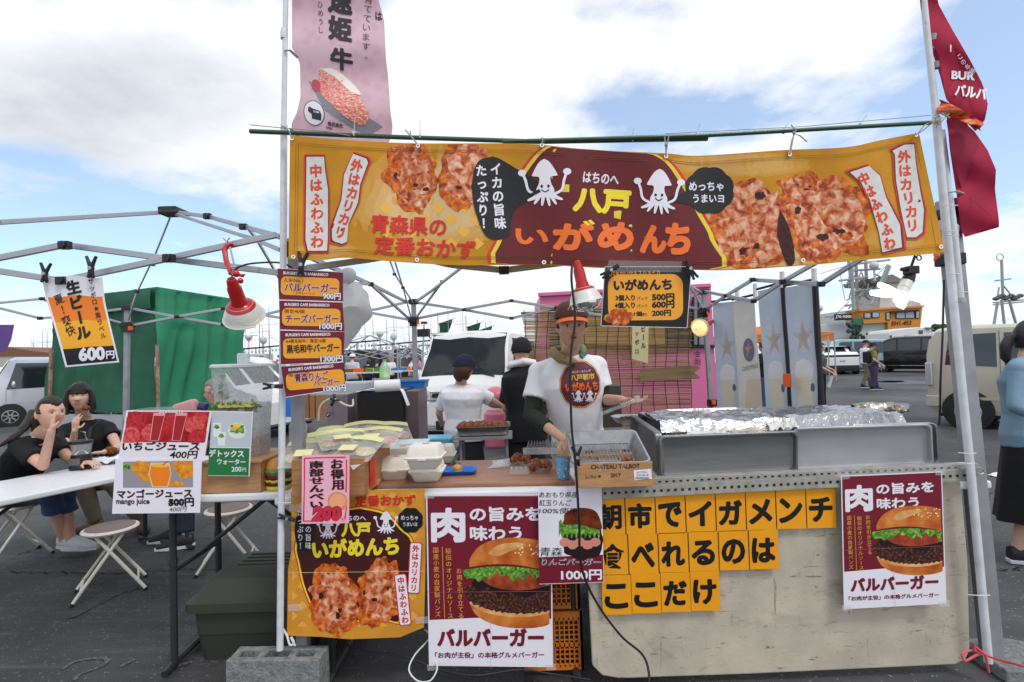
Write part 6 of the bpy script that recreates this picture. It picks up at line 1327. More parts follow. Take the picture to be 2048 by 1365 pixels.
def cable(label,pts,r,m=BLACKP,name='cable'):mb=MB();mb.tube([P(*p)for p in spline(pts,8)],r,8);mb.build(name,m,label=label,cat='cable',smooth=True)
cable('black cable hanging from the red lamp down over the cream board',[(1145,528,2.2),(1143,560,2.18),(1150,640,2.18),(1141,720,2.18),(1143,850,2.18),(1150,915,2.17),(1158,1040,2.2),(1162,1130,2.25),(1190,1200,2.28),(1240,1270,2.28),(1285,1310,2.27),(1298,1350,2.24),(1296,1400,2.2)],.0052)
cable('thin black cable sagging under the golden poster',[(560,1225,2.6),(640,1262,2.6),(720,1300,2.5),(800,1310,2.45),(880,1340,2.4),(950,1352,2.35),(1040,1340,2.4),(1100,1348,2.4),(1180,1360,2.4)],.004)
cable('white cable loop on the ground under the burger poster',[(850,1260,2.5),(860,1275,2.46),(830,1310,2.42),(818,1340,2.38),(835,1362,2.35),(860,1362,2.34),(874,1340,2.36),(872,1325,2.4)],.0035,MATS['tie_white'])
cable('black cable hanging down beside the right pole from the banner',[(1888,560,2.42),(1886,640,2.42),(1884,700,2.42),(1881,760,2.42),(1880,820,2.45),(1878,850,2.5)],.0045)
cable('black cable running from the red lamp to the left pole',[(463,558,2.4),(470,540,2.4),(500,528,2.4),(560,526,2.42),(590,540,2.45)],.0042)
cable('bundle of dark cable against the left leg',[(590,540,2.44),(600,548,2.42),(590,556,2.42),(582,545,2.42),(575,560,2.42)],.004)
cable('black rod leaning beside the water bottle',[(590,930,2.7),(600,800,2.8)],.006)
cable('white cord wound at the foot of the left pole',[(566,1258,2.42),(574,1272,2.41),(580,1290,2.40),(588,1286,2.40),(582,1275,2.4),(590,1292,2.4)],.005,MATS['tie_white'])
# ------------------------------------------------------------------ clamp lamps
REDP=mat('lamp_red',(.50,.012,.010),.32,nscale=4,coat=.3);ENW=mat('lamp_enamel',(.72,.70,.64),.35,nscale=5,coat=.2)
def reflector_lamp(label,neck,mouth,r,on_=False,chromeb=False,clampt=None):
    """bell lamp: neck and mouth are points, opening at the mouth"""
    a=P(*neck);b=P(*mouth);d=(b-a);L_=d.length;n=d.normalized();root=thing('clamp_lamp',label,'lamp',a,'red clamp work lamps');nk=r*.34
    mb=MB();mb.lathe([(nk*.55,-.01),(nk*.7,0),(nk*.8,L_*.12),(nk*1.0,L_*.2),(nk*1.05,L_*.5),(nk*1.2,L_*.55),(nk*1.25,L_*.62)],a,24,n);mb.build('socket',REDP,root,smooth=True,angle=35)
    mb=MB();mb.lathe([(nk*1.2,L_*.60),(nk*1.9,L_*.66),(nk*2.1,L_*.70),(nk*1.3,L_*.66)],a,28,n,closed=False);mb.build('collar',REDP,root,smooth=True,angle=35)
    mb=MB();mb.lathe([(nk*1.7,L_*.64),(r*.72,L_*.72),(r*.92,L_*.88),(r,L_*.99),(r*1.04,L_),(r*.98,L_*1.0),(r*.88,L_*.87),(r*.68,L_*.74),(nk*1.4,L_*.68)],a,36,n,closed=False);mb.build('shade',ENW,root,smooth=True,angle=50)
    mb=MB();bm_=mat('lamp_bulb_lit',(1,.7,.4),.2,emit=(1,.55,.22),estr=1.2)if on_ else(CHROME if chromeb else mat('lamp_bulb_off',(.7,.68,.6),.15,spec=.8));mb.lathe([(r*.3,L_*.72),(r*.75,L_*.9),(r*.8,L_*1.0),(r*.72,L_*1.12),(r*.4,L_*1.2),(.001,L_*1.22)],a,28,n);mb.build('bulb',bm_,root,smooth=True)
    u=n.orthogonal().normalized();w_=n.cross(u)
    for k in range(4):
        t=k*math.pi/4;e=u*math.cos(t)+w_*math.sin(t);mb=MB();mb.tube([a+n*L_+e*r*1.0,a+n*L_*1.17+e*r*.7,a+n*L_*1.27,a+n*L_*1.17-e*r*.7,a+n*L_-e*r],.0012,5);mb.build('guard_wire',CHROME,root)
    mb=MB();mb.tube([a-n*.012,a],.012,8);mb.build('cord_cap',BLACKP,root)
    return root
rt=reflector_lamp('red and white clamp lamp hanging at the left from the canopy bar',(463,562,2.33),(489,634,2.47),.092)
mb=MB();mb.tube([P(457,488,2.46),P(449,500,2.45),P(452,520,2.43),P(462,548,2.40)],[.012,.013,.012,.011],8);mb.tube([P(457,488,2.46),P(462,492,2.44)],.012,8);mb.build('clamp_arm',REDP,rt,smooth=True)
mb=MB();mb.tube([P(460,495,2.43),P(469,532,2.40)],.004,8);mb.tube([P(447,477,2.45),P(453,484,2.45),P(459,476,2.45)],.004,6);mb.tube([P(453,484,2.45),P(455,492,2.45)],.004,6);mb.box(P(470,533,2.40),(.03,.02,.012));mb.build('screw',STEEL,rt)
mb=MB();mb.ball(P(472,548,2.33),.016,10);mb.ball(P(481,562,2.32),.013,10);mb.tube([P(464,548,2.39),P(486,552,2.37)],.008,8);mb.tube([P(484,553,2.37),P(490,549,2.37)],.004,6);mb.build('swivel',REDP,rt,smooth=True)
mb=MB();c0_=P(488,641,2.30);mb.tube([P(474,646,2.28),P(488,652,2.27),P(510,650,2.28),P(517,638,2.3)],.0012,5);mb.build('loose_wire',mat('brass_wire',(.5,.35,.12),.4,metal=.8),rt)
reflector_lamp('red and white lamp with a silvered bulb above the cook\'s cap',(1154,526,2.22),(1172,604,2.23),.070,chromeb=True)
rt=reflector_lamp('lit red clamp lamp on the rear right canopy leg',(1424,643,5.0),(1399,656,4.86),.085,on_=True)

c=P(1800,580,2.36);root=thing('led_leaf_lamp','bright white LED lamp with five leaf panels below the banner','lamp',c)
mb=MB();a=P(1815,562,2.36);b=P(1803,588,2.34);mb.tube([a,b],[.024,.022],16);mb.tube([a+(b-a)*.55,a+(b-a)*.6],.026,16);mb.build('lamp_body',ENW,root,smooth=True,angle=40)
mb=MB();mb.tube([P(1821,548,2.36),P(1815,563,2.36)],[.022,.027],12);mb.box(P(1822,541,2.35),(.05,.04,.035));mb.tube([P(1802,539,2.34),P(1822,541,2.35)],.009,8);mb.build('socket',BLACKP,root,bevel=.004)
mb=MB();mb.tube([P(1830,512,2.36),P(1822,535,2.36)],.006,6);mb.lathe([(.010,-.004),(.014,0),(.010,.004)],P(1838,516,2.36),14,(0,1,0),closed=False);mb.build('hanging_hook',BLACKP,root)
LEDM=mat('led_white',(.9,.9,.9),.4,emit=(1,1,1),estr=2.5)
for(x,y,w_)in((1741,587,5.5),(1757,570,6),(1846,585,5),(1866,606,5.5),(1800,616,7)):
    mb=MB();p0=P(1803,592,2.34);p1=P(x,y,2.34+(-.1 if y>600 else.05));d=(p1-p0);s_=d.cross(V(0,-1,.6)).normalized()*w_*.0022*1.6;m_=p0+d*.6;mb.prism([p0-s_*.5,m_-s_,p1-s_*.6,p1+d*.04,p1+s_*.6,m_+s_,p0+s_*.5],V(0,0,.006));mb.build('leaf_panel',LEDM,root)
mb=MB();mb.ball(P(1802,600,2.33),(.03,.03,.02),14);mb.build('center_light',LEDM,root,smooth=True)

# ------------------------------------------------------------------ people
SKIN=mat('skin',(.66,.40,.29),.5,nscale=18,col2=(.58,.31,.21),nmix=.6,bump=.05,bscale=200);SKIN2=mat('skin_tanned',(.52,.30,.21),.5,nscale=18,col2=(.44,.22,.14),nmix=.6,bump=.05)
HAIRK=mat('hair_black',(.010,.008,.007),.38,nscale=60,stretch=(6,6,.6),bump=.7,bscale=60,spec=.6);HAIRB=mat('hair_brown',(.07,.022,.010),.4,nscale=60,stretch=(6,6,.6),bump=.7,bscale=60);HAIRG=mat('hair_grey',(.22,.22,.22),.6,nscale=60,stretch=(6,6,.6),bump=.7,bscale=60)
EYEW=mat('eye_white',(.6,.57,.55),.3);EYED=mat('eye_dark',(.012,.007,.005),.15);LIP=mat('lip',(.38,.12,.10),.45)
BLK=mat('cloth_black',(.010,.010,.012),.9,bump=1.0,bscale=9,nscale=5);NAVY=mat('cloth_navy',(.012,.014,.035),.9,bump=.3);DENIM=mat('denim',(.045,.075,.15),.9,nscale=50,bump=.3);JNAVY=mat('jeans_dark',(.012,.020,.050),.9,nscale=50,bump=.3);KHAK=mat('khaki_cloth',(.16,.14,.10),.9,bump=.3)
SHOEW=mat('shoe_white',(.6,.6,.62),.6);SHOEK=mat('shoe_black',(.02,.02,.025),.6)
Z3=V(0,0,1)
class Frame:
    def __init__(s,c,f,up=None,k=1.0):
        s.c=c;s.f=f.normalized();up=up or Z3;s.r=s.f.cross(up).normalized();s.u=s.r.cross(s.f).normalized();s.k=k
    def __call__(s,x,y,z):return s.c+(s.r*x+s.f*y+s.u*z)*s.k
def head_pts(fr,mb,n=44,h=36):
    g=lambda v,m_,w_:math.exp(-((v-m_)/w_)**2)
    b=len(mb.v)
    def sh(a,t):
        x=math.cos(a)*math.sin(t);y=math.cos(a)*math.cos(t);z=math.sin(a)
        X,Y,Z=x*.077,y*.093,z*.118
        if z<0:X*=1-.34*(-z)**1.4;Y*=1-.10*(-z)if y>0 else 1-.30*(-z)
        if y>0:
            fr_=min(1,y*2)
            Y+=fr_*(-.009*g(abs(X),.031,.015)*g(Z,.012,.012)+.004*g(Z,.033,.010)*g(X,0,.045)+.006*g(Z,-.048,.011)*g(X,0,.024)+.009*g(Z,-.097,.018)*g(X,0,.026))
            ridge=max(0,min(1,(.022-Z)/.045))if Z>-.026 else max(0,1-(-.026-Z)/.008)
            Y+=.021*ridge*g(X,0,.010+.006*ridge)*(1 if y>.5 else 0)+.008*g(Z,-.018,.009)*g(abs(X),.014,.008)
        return fr(X,Y,Z)
    vs=[sh(-math.pi/2,0)]
    for i in range(1,h):
        for k in range(n):vs.append(sh(math.pi*i/h-math.pi/2,2*math.pi*k/n))
    vs.append(sh(math.pi/2,0));top=len(vs)-1
    fs=[(0,1+k,1+(k+1)%n)for k in range(n)]+[(top,top-n+(k+1)%n,top-n+k)for k in range(n)]+[(1+i*n+(k+1)%n,1+i*n+k,1+(i+1)*n+k,1+(i+1)*n+(k+1)%n)for i in range(h-2)for k in range(n)]
    mb.add(vs,[tuple(reversed(f))for f in fs])
    for s_ in(-1,1):mb.ball(fr(s_*.078,-.008,-.002),(.010*fr.k,.018*fr.k,.030*fr.k),10)
def face_bits(root,fr,lids=.006,female=False,mouth=.0,glasses=False,body=None):
    for s_ in(-1,1):
        M=Matrix((fr.r,fr.f,fr.u)).transposed()
        a=MB();a.ball(fr(s_*.031,.0765,.012),(.0135*fr.k,.006*fr.k,lids*fr.k),12,M=M);a.build('eye',EYEW,root,smooth=True)
        a=MB();a.ball(fr(s_*.031,.0800,.0118),(.0060*fr.k,.0042*fr.k,(lids-.0006)*fr.k),10,M=M);a.build('iris',EYED,root,smooth=True)
        a=MB();a.tube([fr(s_*.017,.0830,.0165),fr(s_*.030,.0825,.0205),fr(s_*.045,.074,.0165)],[.0008*fr.k,.0018*fr.k,.0010*fr.k],6);a.build('upper_lid',HAIRK,root,smooth=True)
        a=MB();a.tube([fr(s_*.014,.0905,.030),fr(s_*.032,.0875,.036),fr(s_*.050,.076,.031)],[.0014*fr.k,.0026*fr.k,.0010*fr.k],6,flat=.6);a.build('eyebrow',HAIRK,root,smooth=True)
        a=MB();a.ball(fr(s_*.007,.103,-.026),.003*fr.k,8);a.build('nostril',mat('nostril_dark',(.10,.03,.02),.6),root)
    M=Matrix((fr.r,fr.f,fr.u)).transposed()
    a=MB();a.ball(fr(0,.0905,-.0445),(.020*fr.k,.006*fr.k,.0036*fr.k),12,M=M);a.build('upper_lip',LIP,root,smooth=True)
    a=MB();a.ball(fr(0,.0905,-.0525-mouth),(.018*fr.k,.006*fr.k,.0044*fr.k),12,M=M);a.build('lower_lip',LIP,root,smooth=True)
    if mouth:a=MB();a.ball(fr(0,.0925,-.0485-mouth*.4),(.016*fr.k,.004*fr.k,.0015*fr.k+mouth*.5),12,M=M);a.build('mouth_gap',EYED,root,smooth=True)
    if glasses:
        for s_ in(-1,1):
            a=MB();a.tube([fr(s_*.032+.020*math.cos(t*.524),.098,.010+.015*math.sin(t*.524))for t in range(13)],.0014*fr.k,5);a.tube([fr(s_*.052,.098,.014),fr(s_*.080,.02,.012),fr(s_*.082,-.01,.008)],.0012*fr.k,5);a.build('glasses_rim',BLACKP,root)
def hair(root,fr,style,m,seed=1):
    mb=MB();n,h=46,34;vs=[]
    for i in range(h+1):
        a=math.pi*i/h-math.pi/2
        for k in range(n):
            t=2*math.pi*k/n;x=math.cos(a)*math.sin(t);y=math.cos(a)*math.cos(t);z=math.sin(a)
            line={'short':.50,'pony':.56-.10*(abs(x)<.12),'bob':.18,'grey':.5,'back':.3}[style]
            face=y>.12 and z<line+.12*abs(x)and abs(x)<.93
            low={'short':-.25,'pony':-.55,'bob':-1.0,'grey':-.3,'back':-.9}[style]
            inn=face or(z<low)or(z<-.45 and y>-.35 and abs(x)<.62)
            if style=='pony' and abs(x)>.75 and y>-.1 and z<.05:inn=True
            if style in('short','grey')and abs(x)>.8 and z<-.02 and y>-.25:inn=True
            k_=.86 if inn else 1.10+(.05 if style in('bob','back')else 0)+.035*noise.noise(V(x*9,y*9,z*2.2+seed))
            zz=z*.118*k_
            if style in('bob','back')and z<0 and not inn:zz=z*.150;k_*=1+.12*(-z);x*=1.05;k_=k_ if a>-1.2 else k_*1.4
            if style=='pony' and y<0 and not inn:k_*=.98
            vs.append(fr(x*.079*k_,y*.096*k_,zz))
    mb.add(vs,[(i*n+k,i*n+(k+1)%n,(i+1)*n+(k+1)%n,(i+1)*n+k)for i in range(h)for k in range(n)])
    o=mb.build('hair',m,root,smooth=True,angle=180)
    if style=='pony':
        a=MB();a.tube([fr(0,-.095,.02),fr(0,-.14,0),fr(0,-.165,-.05),fr(0,-.17,-.13),fr(0,-.15,-.19)],[.016*fr.k,.03*fr.k,.036*fr.k,.030*fr.k,.006*fr.k],10);a.build('ponytail',m,root,smooth=True)
    if style=='bob':
        for j in range(13):
            u=-1+j/6;a=MB();a.tube([fr(u*.045,.060,.105-.02*u*u),fr(u*.058,.094-.02*u*u,.062),fr(u*.062,.098-.030*u*u,.034+.004*(j%3))],[.012*fr.k,.010*fr.k,.004*fr.k],6);a.build('fringe_strand',m,root,smooth=True)
        for s_ in(-1,1):a=MB();a.tube([fr(s_*.070,.035,.06),fr(s_*.088,.03,-.02),fr(s_*.090,.02,-.10),fr(s_*.078,.03,-.14)],[.02*fr.k,.026*fr.k,.026*fr.k,.010*fr.k],8);a.build('side_lock',m,root,smooth=True)
def cap(root,fr,m,brimm=None,kind='cap',ztop=.135,zlow=.035):
    mb=MB();n,h=32,10;vs=[]
    for i in range(h+1):
        a=(math.pi/2)*i/h
        for k in range(n):t=2*math.pi*k/n;r_=math.cos(a)**.75 if i<h else 0.001;vs.append(fr(math.sin(t)*.094*r_,math.cos(t)*.112*r_-.002,zlow+(ztop-zlow)*math.sin(a)+(.012*math.cos(t)*math.cos(a))))
    mb.add(vs,[(i*n+k,i*n+(k+1)%n,(i+1)*n+(k+1)%n,(i+1)*n+k)for i in range(h)for k in range(n)]);mb.f.append(tuple(reversed(range(n))));mb.m.append(0)
    root2=mb.build('cap',m,root,smooth=True,angle=60)
    if kind=='cap':
        mb=MB();vs=[]
        mb.grid(lambda u,v:fr(math.sin((u-.5)*2.4)*(.088+.008*v),math.cos((u-.5)*2.4)*.100+v*.062*math.cos((u-.5)*2.6),zlow+.012-.018*v-.022*(2*u-1)**2),14,4,thick=fr.u*-.004*fr.k);mb.build('cap_brim',brimm or m,root,smooth=True,angle=50)
    mb=MB();mb.ball(fr(0,-.002,ztop),.007*fr.k,8);mb.build('cap_button',brimm or m,root)
    return root2
def hand(mb,wrist,d,pn,side,curl=.5,k=1.0,spread=.16,curls=None):
    """palm plus five fingers; d = pointing direction, pn = palm normal, side = +1/-1 thumb side along d x pn"""
    d=d.normalized();pn=(pn-d*pn.dot(d)).normalized();s_=d.cross(pn)*side
    for j in range(4):o_=s_*(.026-.0175*j)*k;mb.cap(wrist+o_*.55+d*.012*k,wrist+o_+d*.082*k,.015*k,.0125*k,8)
    tips=[]
    for j,ln in enumerate((.070,.078,.072,.056)):
        c_=curls[j]if curls else curl;p=wrist+s_*(.028-.0185*j)*k+d*.085*k;dd=(d+s_*spread*(1.5-j)*.6).normalized();r_=.0088*k
        for q in range(3):
            ang=c_*(.9+.25*q);dd=(dd*math.cos(ang)+pn*math.sin(ang)).normalized();nrm=pn;pn2=(pn*math.cos(ang)-dd*0).normalized()
            p2=p+dd*ln*(.45,.3,.25)[q]*k;mb.cap(p,p2,r_,r_*.9,8);p=p2;r_*=.9
        tips.append(p)
    p=wrist+s_*.020*k+d*.022*k;dd=(d*.55+s_*.9+pn*.35).normalized();p2=p+dd*.042*k;mb.cap(p,p2,.0135*k,.0105*k,8);p3=p2+(d*.9+s_*.25+pn*.5).normalized()*.032*k;mb.cap(p2,p3,.0105*k,.0085*k,8)
    return tips
def torso(mb,J,f,k,gx=1.0,gy=1.0,top=1.0,female=False,hem=0.0,belly=0.0):
    hip,neck=J['hip'],J['neck'];sr=(J['shR']-J['shL']);sw=sr.length/2;r_=sr.normalized();sp=neck-hip;f2=(f-r_*f.dot(r_)).normalized()
    A=lambda t,rx,ry,fo=0:(hip+sp*t+f2*fo*k,r_*rx*gx*k,f2*ry*gy*k)
    secs=[A(-.16-hem,.165,.115+belly*.5),A(0,.170,.118+belly*.5),A(.25,.148,.105+belly,.0),A(.50,.160,.115+belly*.6,.008),A(.70,.178,.118+(.012 if female else 0),.012),A(.84,.168,.10,.0)]
    secs+=[(hip+sp*.92,r_*(sw*.80+.0)*(gx**.5),f2*.078*gy*k),(hip+sp*1.0,r_*.085*gx*k*top,f2*.062*gy*k*top)]
    mb.loft(secs,24)
def person(label,J,f,hf,hsz=.235,k=1.0,skin=SKIN,voxel=.0055,hands=None,top=None,sleeve=.55,under=None,bottom=None,legs=True,shoes=None,hairst=('short',HAIRK),capd=None,female=False,face=True,face_kw={},longsleeve=False,skirt=None,hem=.0,belly=0.0,hup=None,loose=1.10,group=None,trw=.085):
    root=thing('person',label,'person',(J['hip'].x,J['hip'].y,0),group);fr=Frame(J['head'],hf,hup,hsz/.236);mb=MB();head_pts(fr,mb)if voxel<.009 else head_pts(fr,mb,20,16)
    chin=fr(0,.0,-.06);mb.tube([fr(0,-.018,-.03),fr(0,-.02,-.09),J['neck']+Z3*.01,J['neck']-Z3*.06],[.052*k,.050*k,.060*k,.075*k],16)
    torso(mb,J,f,k,female=female,belly=belly)
    for s_ in 'LR':
        if 'el'+s_ in J:
            mb.cap(J['sh'+s_],J['el'+s_],.050*k,.037*k,14);mb.cap(J['el'+s_],J['wr'+s_],.038*k,.025*k,14)
        if legs and 'kn'+s_ in J:
            r_=(J['shR']-J['shL']).normalized()*(.09 if s_=='R' else-.09)*k;mb.cap(J['hip']+r_,J['kn'+s_],.080*k,.055*k,14);mb.cap(J['kn'+s_],J['an'+s_],.055*k,.036*k,14)
            if 'to'+s_ in J:mb.cap(J['an'+s_]-Z3*.02,J['to'+s_]-Z3*.005,.024*k,.012*k,10)
    if hands:
        for s_,(d,pn,sd,cu)in hands.items():
            hand(mb,J['wr'+s_],d,pn,sd,cu if not isinstance(cu,tuple)else.5,k*.98,curls=cu if isinstance(cu,tuple)else None)
    remeshed('body',mb,skin,voxel,root,2)
    if face:face_bits(root,fr,female=female,**face_kw)
    if hairst:hair(root,fr,hairst[0],hairst[1])
    if capd:cap(root,fr,*capd)
    if top:
        mb=MB();torso(mb,J,f,k,loose,loose*1.08,1.03,female,hem,belly)
        for s_ in 'LR':
            if 'el'+s_ in J:
                a,b=J['sh'+s_],J['el'+s_]
                mb.ball(a,.070*k,14);mb.cap(a.lerp(J['neck'],.05),a.lerp(J['neck'],.60)-Z3*.008,.066*k,.052*k,12)
                if longsleeve:mb.cap(a,b,.062*k,.052*k,14);mb.cap(b,b.lerp(J['wr'+s_],.88),.052*k,.036*k,14)
                else:mb.tube([a+(a-b).normalized()*.02,a.lerp(b,.05),a.lerp(b,sleeve*.6),a.lerp(b,sleeve)],[.045*k,.066*k,.070*k,.074*k],16)
        for i,v in enumerate(mb.v):mb.v[i]=v+V(noise.noise(v*9),noise.noise(v*9+V(5,0,0)),0)*.008
        remeshed('shirt',mb,top,max(voxel,.008),root,3)
    if under:
        for s_,t1 in under[1].items():
            mb=MB();a,b,c_=J['sh'+s_],J['el'+s_],J['wr'+s_];mb.tube([a.lerp(b,.3),a.lerp(b,.8),b,b.lerp(c_,t1*.5),b.lerp(c_,t1)],[.054*k,.052*k,.053*k,.049*k,.042*k],14);mb.ball(b,.050*k,14);mb.build('undersleeve',under[0],root,smooth=True)
    if bottom and 'knL' in J:
        mb=MB();r0=(J['shR']-J['shL']).normalized()
        for s_ in 'LR':
            r_=r0*(.09 if s_=='R' else-.09)*k;e=J['kn'+s_].lerp(J['an'+s_],bottom[1]);mb.cap(J['hip']+r_,J['kn'+s_],(trw+.012)*k,trw*k,14);mb.tube([J['kn'+s_],J['kn'+s_].lerp(e,.5),e],[trw*k*.95,trw*.85*k,trw*bottom[2]*k],14)
        mb.loft([(J['hip']-Z3*.08,r0*.17*k,f*.12*k),(J['hip']+Z3*.08,r0*.165*k,f*.115*k)],18);remeshed('trousers',mb,bottom[0],max(voxel,.010),root,3)
    if skirt:
        mb=MB();r0=(J['shR']-J['shL']).normalized();f0=(f-r0*f.dot(r0)).normalized();m_,zb_,w1,w2=skirt;h0=J['hip']+Z3*.08;vs=[];n=40
        for i in range(9):
            t=i/8;z=h0.z+(zb_-h0.z)*t;rx=(w1+(w2-w1)*t)*(.8+.2*min(1,t*5));
            for q in range(n):an=2*math.pi*q/n;kk=1+.07*t*math.sin(an*7);vs.append(V(h0.x,h0.y,z)+r0*math.cos(an)*rx*kk+f0*math.sin(an)*rx*.72*kk)
        mb.add(vs,[(i*n+q,i*n+(q+1)%n,(i+1)*n+(q+1)%n,(i+1)*n+q)for i in range(8)for q in range(n)]+[tuple(reversed(range(n))),tuple(range(8*n,9*n))]);mb.build('skirt',m_,root,smooth=True,angle=60)
    if shoes:
        for s_ in 'LR':
            if 'an'+s_ in J and 'to'+s_ in J:
                a,t_=J['an'+s_].copy(),J['to'+s_].copy();gz=min(a.z,t_.z)-.055;d=V(t_.x-a.x,t_.y-a.y,0).normalized();h_=V(a.x,a.y,gz)-d*.05;toe=h_+d*.27*k;sd=d.cross(Z3)
                mb=MB();mb.loft([(h_+Z3*.06,sd*.034,Z3*.05),(h_+d*.06+Z3*.066,sd*.042,Z3*.06),(h_+d*.13+Z3*.054,sd*.045,Z3*.048),(h_+d*.20+Z3*.038,sd*.046,Z3*.030),(toe-d*.015+Z3*.030,sd*.034,Z3*.020),(toe+Z3*.028,sd*.015,Z3*.010)],16);sh_=mb.build('shoe',shoes[0],root,smooth=True)
                mb=MB();mb.prism([V(p_.x,p_.y,gz)for p_ in[h_-d*.012+sd*.03,h_+d*.08+sd*.042,h_+d*.18+sd*.05,toe+sd*.02+d*.008,toe-sd*.02+d*.008,h_+d*.18-sd*.05,h_+d*.08-sd*.042,h_-d*.012-sd*.03]],(0,0,.026));mb.build('sole',shoes[1],sh_,bevel=.004)
    return root,fr
# --- the cook
Yc=3.30
J=dict(head=P(1143,655,3.12),neck=P(1139,712,3.24),hip=P(1160,905,3.38),shL=P(1078,746,3.32),shR=P(1192,733,3.32),elL=P(1062,830,3.24),wrL=P(1128,880,2.98),elR=P(1207,800,3.30),wrR=P(1243,800,3.02),knL=P(1130,1040,3.35),knR=P(1195,1040,3.35))
J['anL']=V(J['knL'].x,J['knL'].y+.05,.09);J['anR']=V(J['knR'].x,J['knR'].y+.05,.09);J['toL']=J['anL']+V(-.02,-.14,-.02);J['toR']=J['anR']+V(.02,-.14,-.02)
cook,fr=person('man in white printed T-shirt and brown cap with orange brim behind the counter',J,V(.05,-1,0),V(.0,-1,-.10),.255,1.0,skin=mat('skin_cook',(.62,.36,.25),.5,nscale=18,col2=(.52,.27,.18),nmix=.6),voxel=.0045,
    hands={'L':(V(.25,-.4,-.8),V(.3,-.8,.2),1,.25),'R':(V(.85,-.45,-.12),V(0,-.1,1),1,(.25,.3,.35,.4))},top=CLOTHW,sleeve=.62,under=(mat('undersleeve_green_black',(.018,.024,.018),.9,bump=.3),{'L':.52,'R':.22}),bottom=(BLK,.95,.8),shoes=(SHOEK,BLACKP),hairst=('short',HAIRK),capd=(mat('cap_brown',(.10,.035,.022),.8,bump=.2),mat('cap_orange',(.72,.16,.03),.7),'cap',.148,.052),face_kw=dict(mouth=.004))

mb=MB()
for i in range(16):t0=i/16*6.283;mb.ball(fr(math.cos(t0)*.026,.100-.25*(math.cos(t0)*.026)**2*20,.098+math.sin(t0)*.020),.0038,6)
mb.ball(fr(0,.101,.098),(.012,.004,.012),8);mb.build('cap_emblem',I('emblem','c8b8a8'),cook)

SCF=ramp_mat('scarf',[(.3,(.30,.32,.03)),(.45,(.55,.18,.03)),(.55,(.08,.20,.15)),(.7,(.6,.22,.05))],16,.9,bump=.4,stretch=(1,1,5))
nb=J['neck'];mb=MB();mb.tube([nb+V(-.10,.03,.045),nb+V(-.098,-.03,.02),nb+V(-.06,-.085,-.015),nb+V(-.01,-.112,-.03),nb+V(.03,-.11,-.035)],[.018,.032,.034,.028,.012],10,flat=.9);mb.build('scarf',SCF,cook,smooth=True)
mb=MB();mb.tube([nb+V(-.095,.04,.045),nb+V(0,.075,.05),nb+V(.085,.03,.045),nb+V(.082,-.04,.02),nb+V(.06,-.07,-.015)],[.018,.024,.026,.026,.014],10);mb.build('scarf_back',mat('scarf_blue',(.02,.13,.22),.9,nscale=40,col2=(.25,.28,.05),nmix=.8),cook,smooth=True)

fc=(J['neck']+J['hip'])/2
dg=bpy.context.evaluated_depsgraph_get();dg.update()
shirt=[c for c in cook.children if c.name.startswith('shirt')][0]
def onshirt(x,y,cache={}):
    key=(round(x,2),round(y,2))
    if key in cache:return cache[key]
    d=ray(x,y).normalized();M=shirt.matrix_world;Mi=M.inverted();o_=Mi@CAM;dd=(Mi.to_3x3()@d).normalized();hit,loc,nn,ix=shirt.ray_cast(o_,dd)
    Yv=(M@loc).y if hit else 3.18;cache[key]=Yv;return Yv
bpy.context.view_layer.update()
BADGE=I('badge_plum','5a2030');pr=Print(lambda x,y:onshirt(x,y)-.003,.0007,8)
pts=[]
for i in range(60):t=2*math.pi*i/60;k_=1+.03*abs(math.sin(6*t));pts.append((1160+38.5*k_*math.cos(t),769+44.5*k_*math.sin(t)))
cen=lambda s_:[(1160+(x-1160)*s_,769+(y-769)*s_)for x,y in pts]
pr.poly(cen(1.05),I('badge_red','a84038'),1);pr.poly(cen(1.025),I('badge_yellow','d8a848'),2);pr.poly(cen(.99),BADGE,3)
pr.text('はちのへ あさいち',1144,741,1180,746,INKW,5,.0,-5);pr.text('八戸朝市',1141,748,1189,761,I('badge_gold','d8b840'),5,.02,-5);pr.text('いがめんち',1131,764,1196,782,ORR,5,.03,-4)
squid(pr,1157,793,25,5,face=False);squid(pr,1180,793,25,5,face=False);pr.finish('shirt_badge',cook)

w0=J['wrR'];h0=P(1262,803,2.86);root=thing('plastic_pack','clear ribbed plastic packs held in the cook\'s hand','plastic pack',h0);mb=MB();mb.box(P(1236,815,2.84),(.20,.08,.006),rot=Matrix.Rotation(-.34,3,'Y'));mb.build('lid',PET if 'PET' in globals()else MATS.get('milky_film',INKW),root)
for k_ in range(7):mb=MB();p_=P(1242+k_*5,811-k_*1.6,2.83);mb.tube([p_+V(0,-.03,.006),p_+V(.004,.03,.008)],.0016,4);mb.build('rib',INKW,root)
mb=MB();mb.box(P(1275,798,2.84),(.022,.05,.03),rot=Matrix.Rotation(-.2,3,'Y'));mb.build('lid_end',mat('lid_white',(.7,.72,.72),.3,alpha=.6),root)
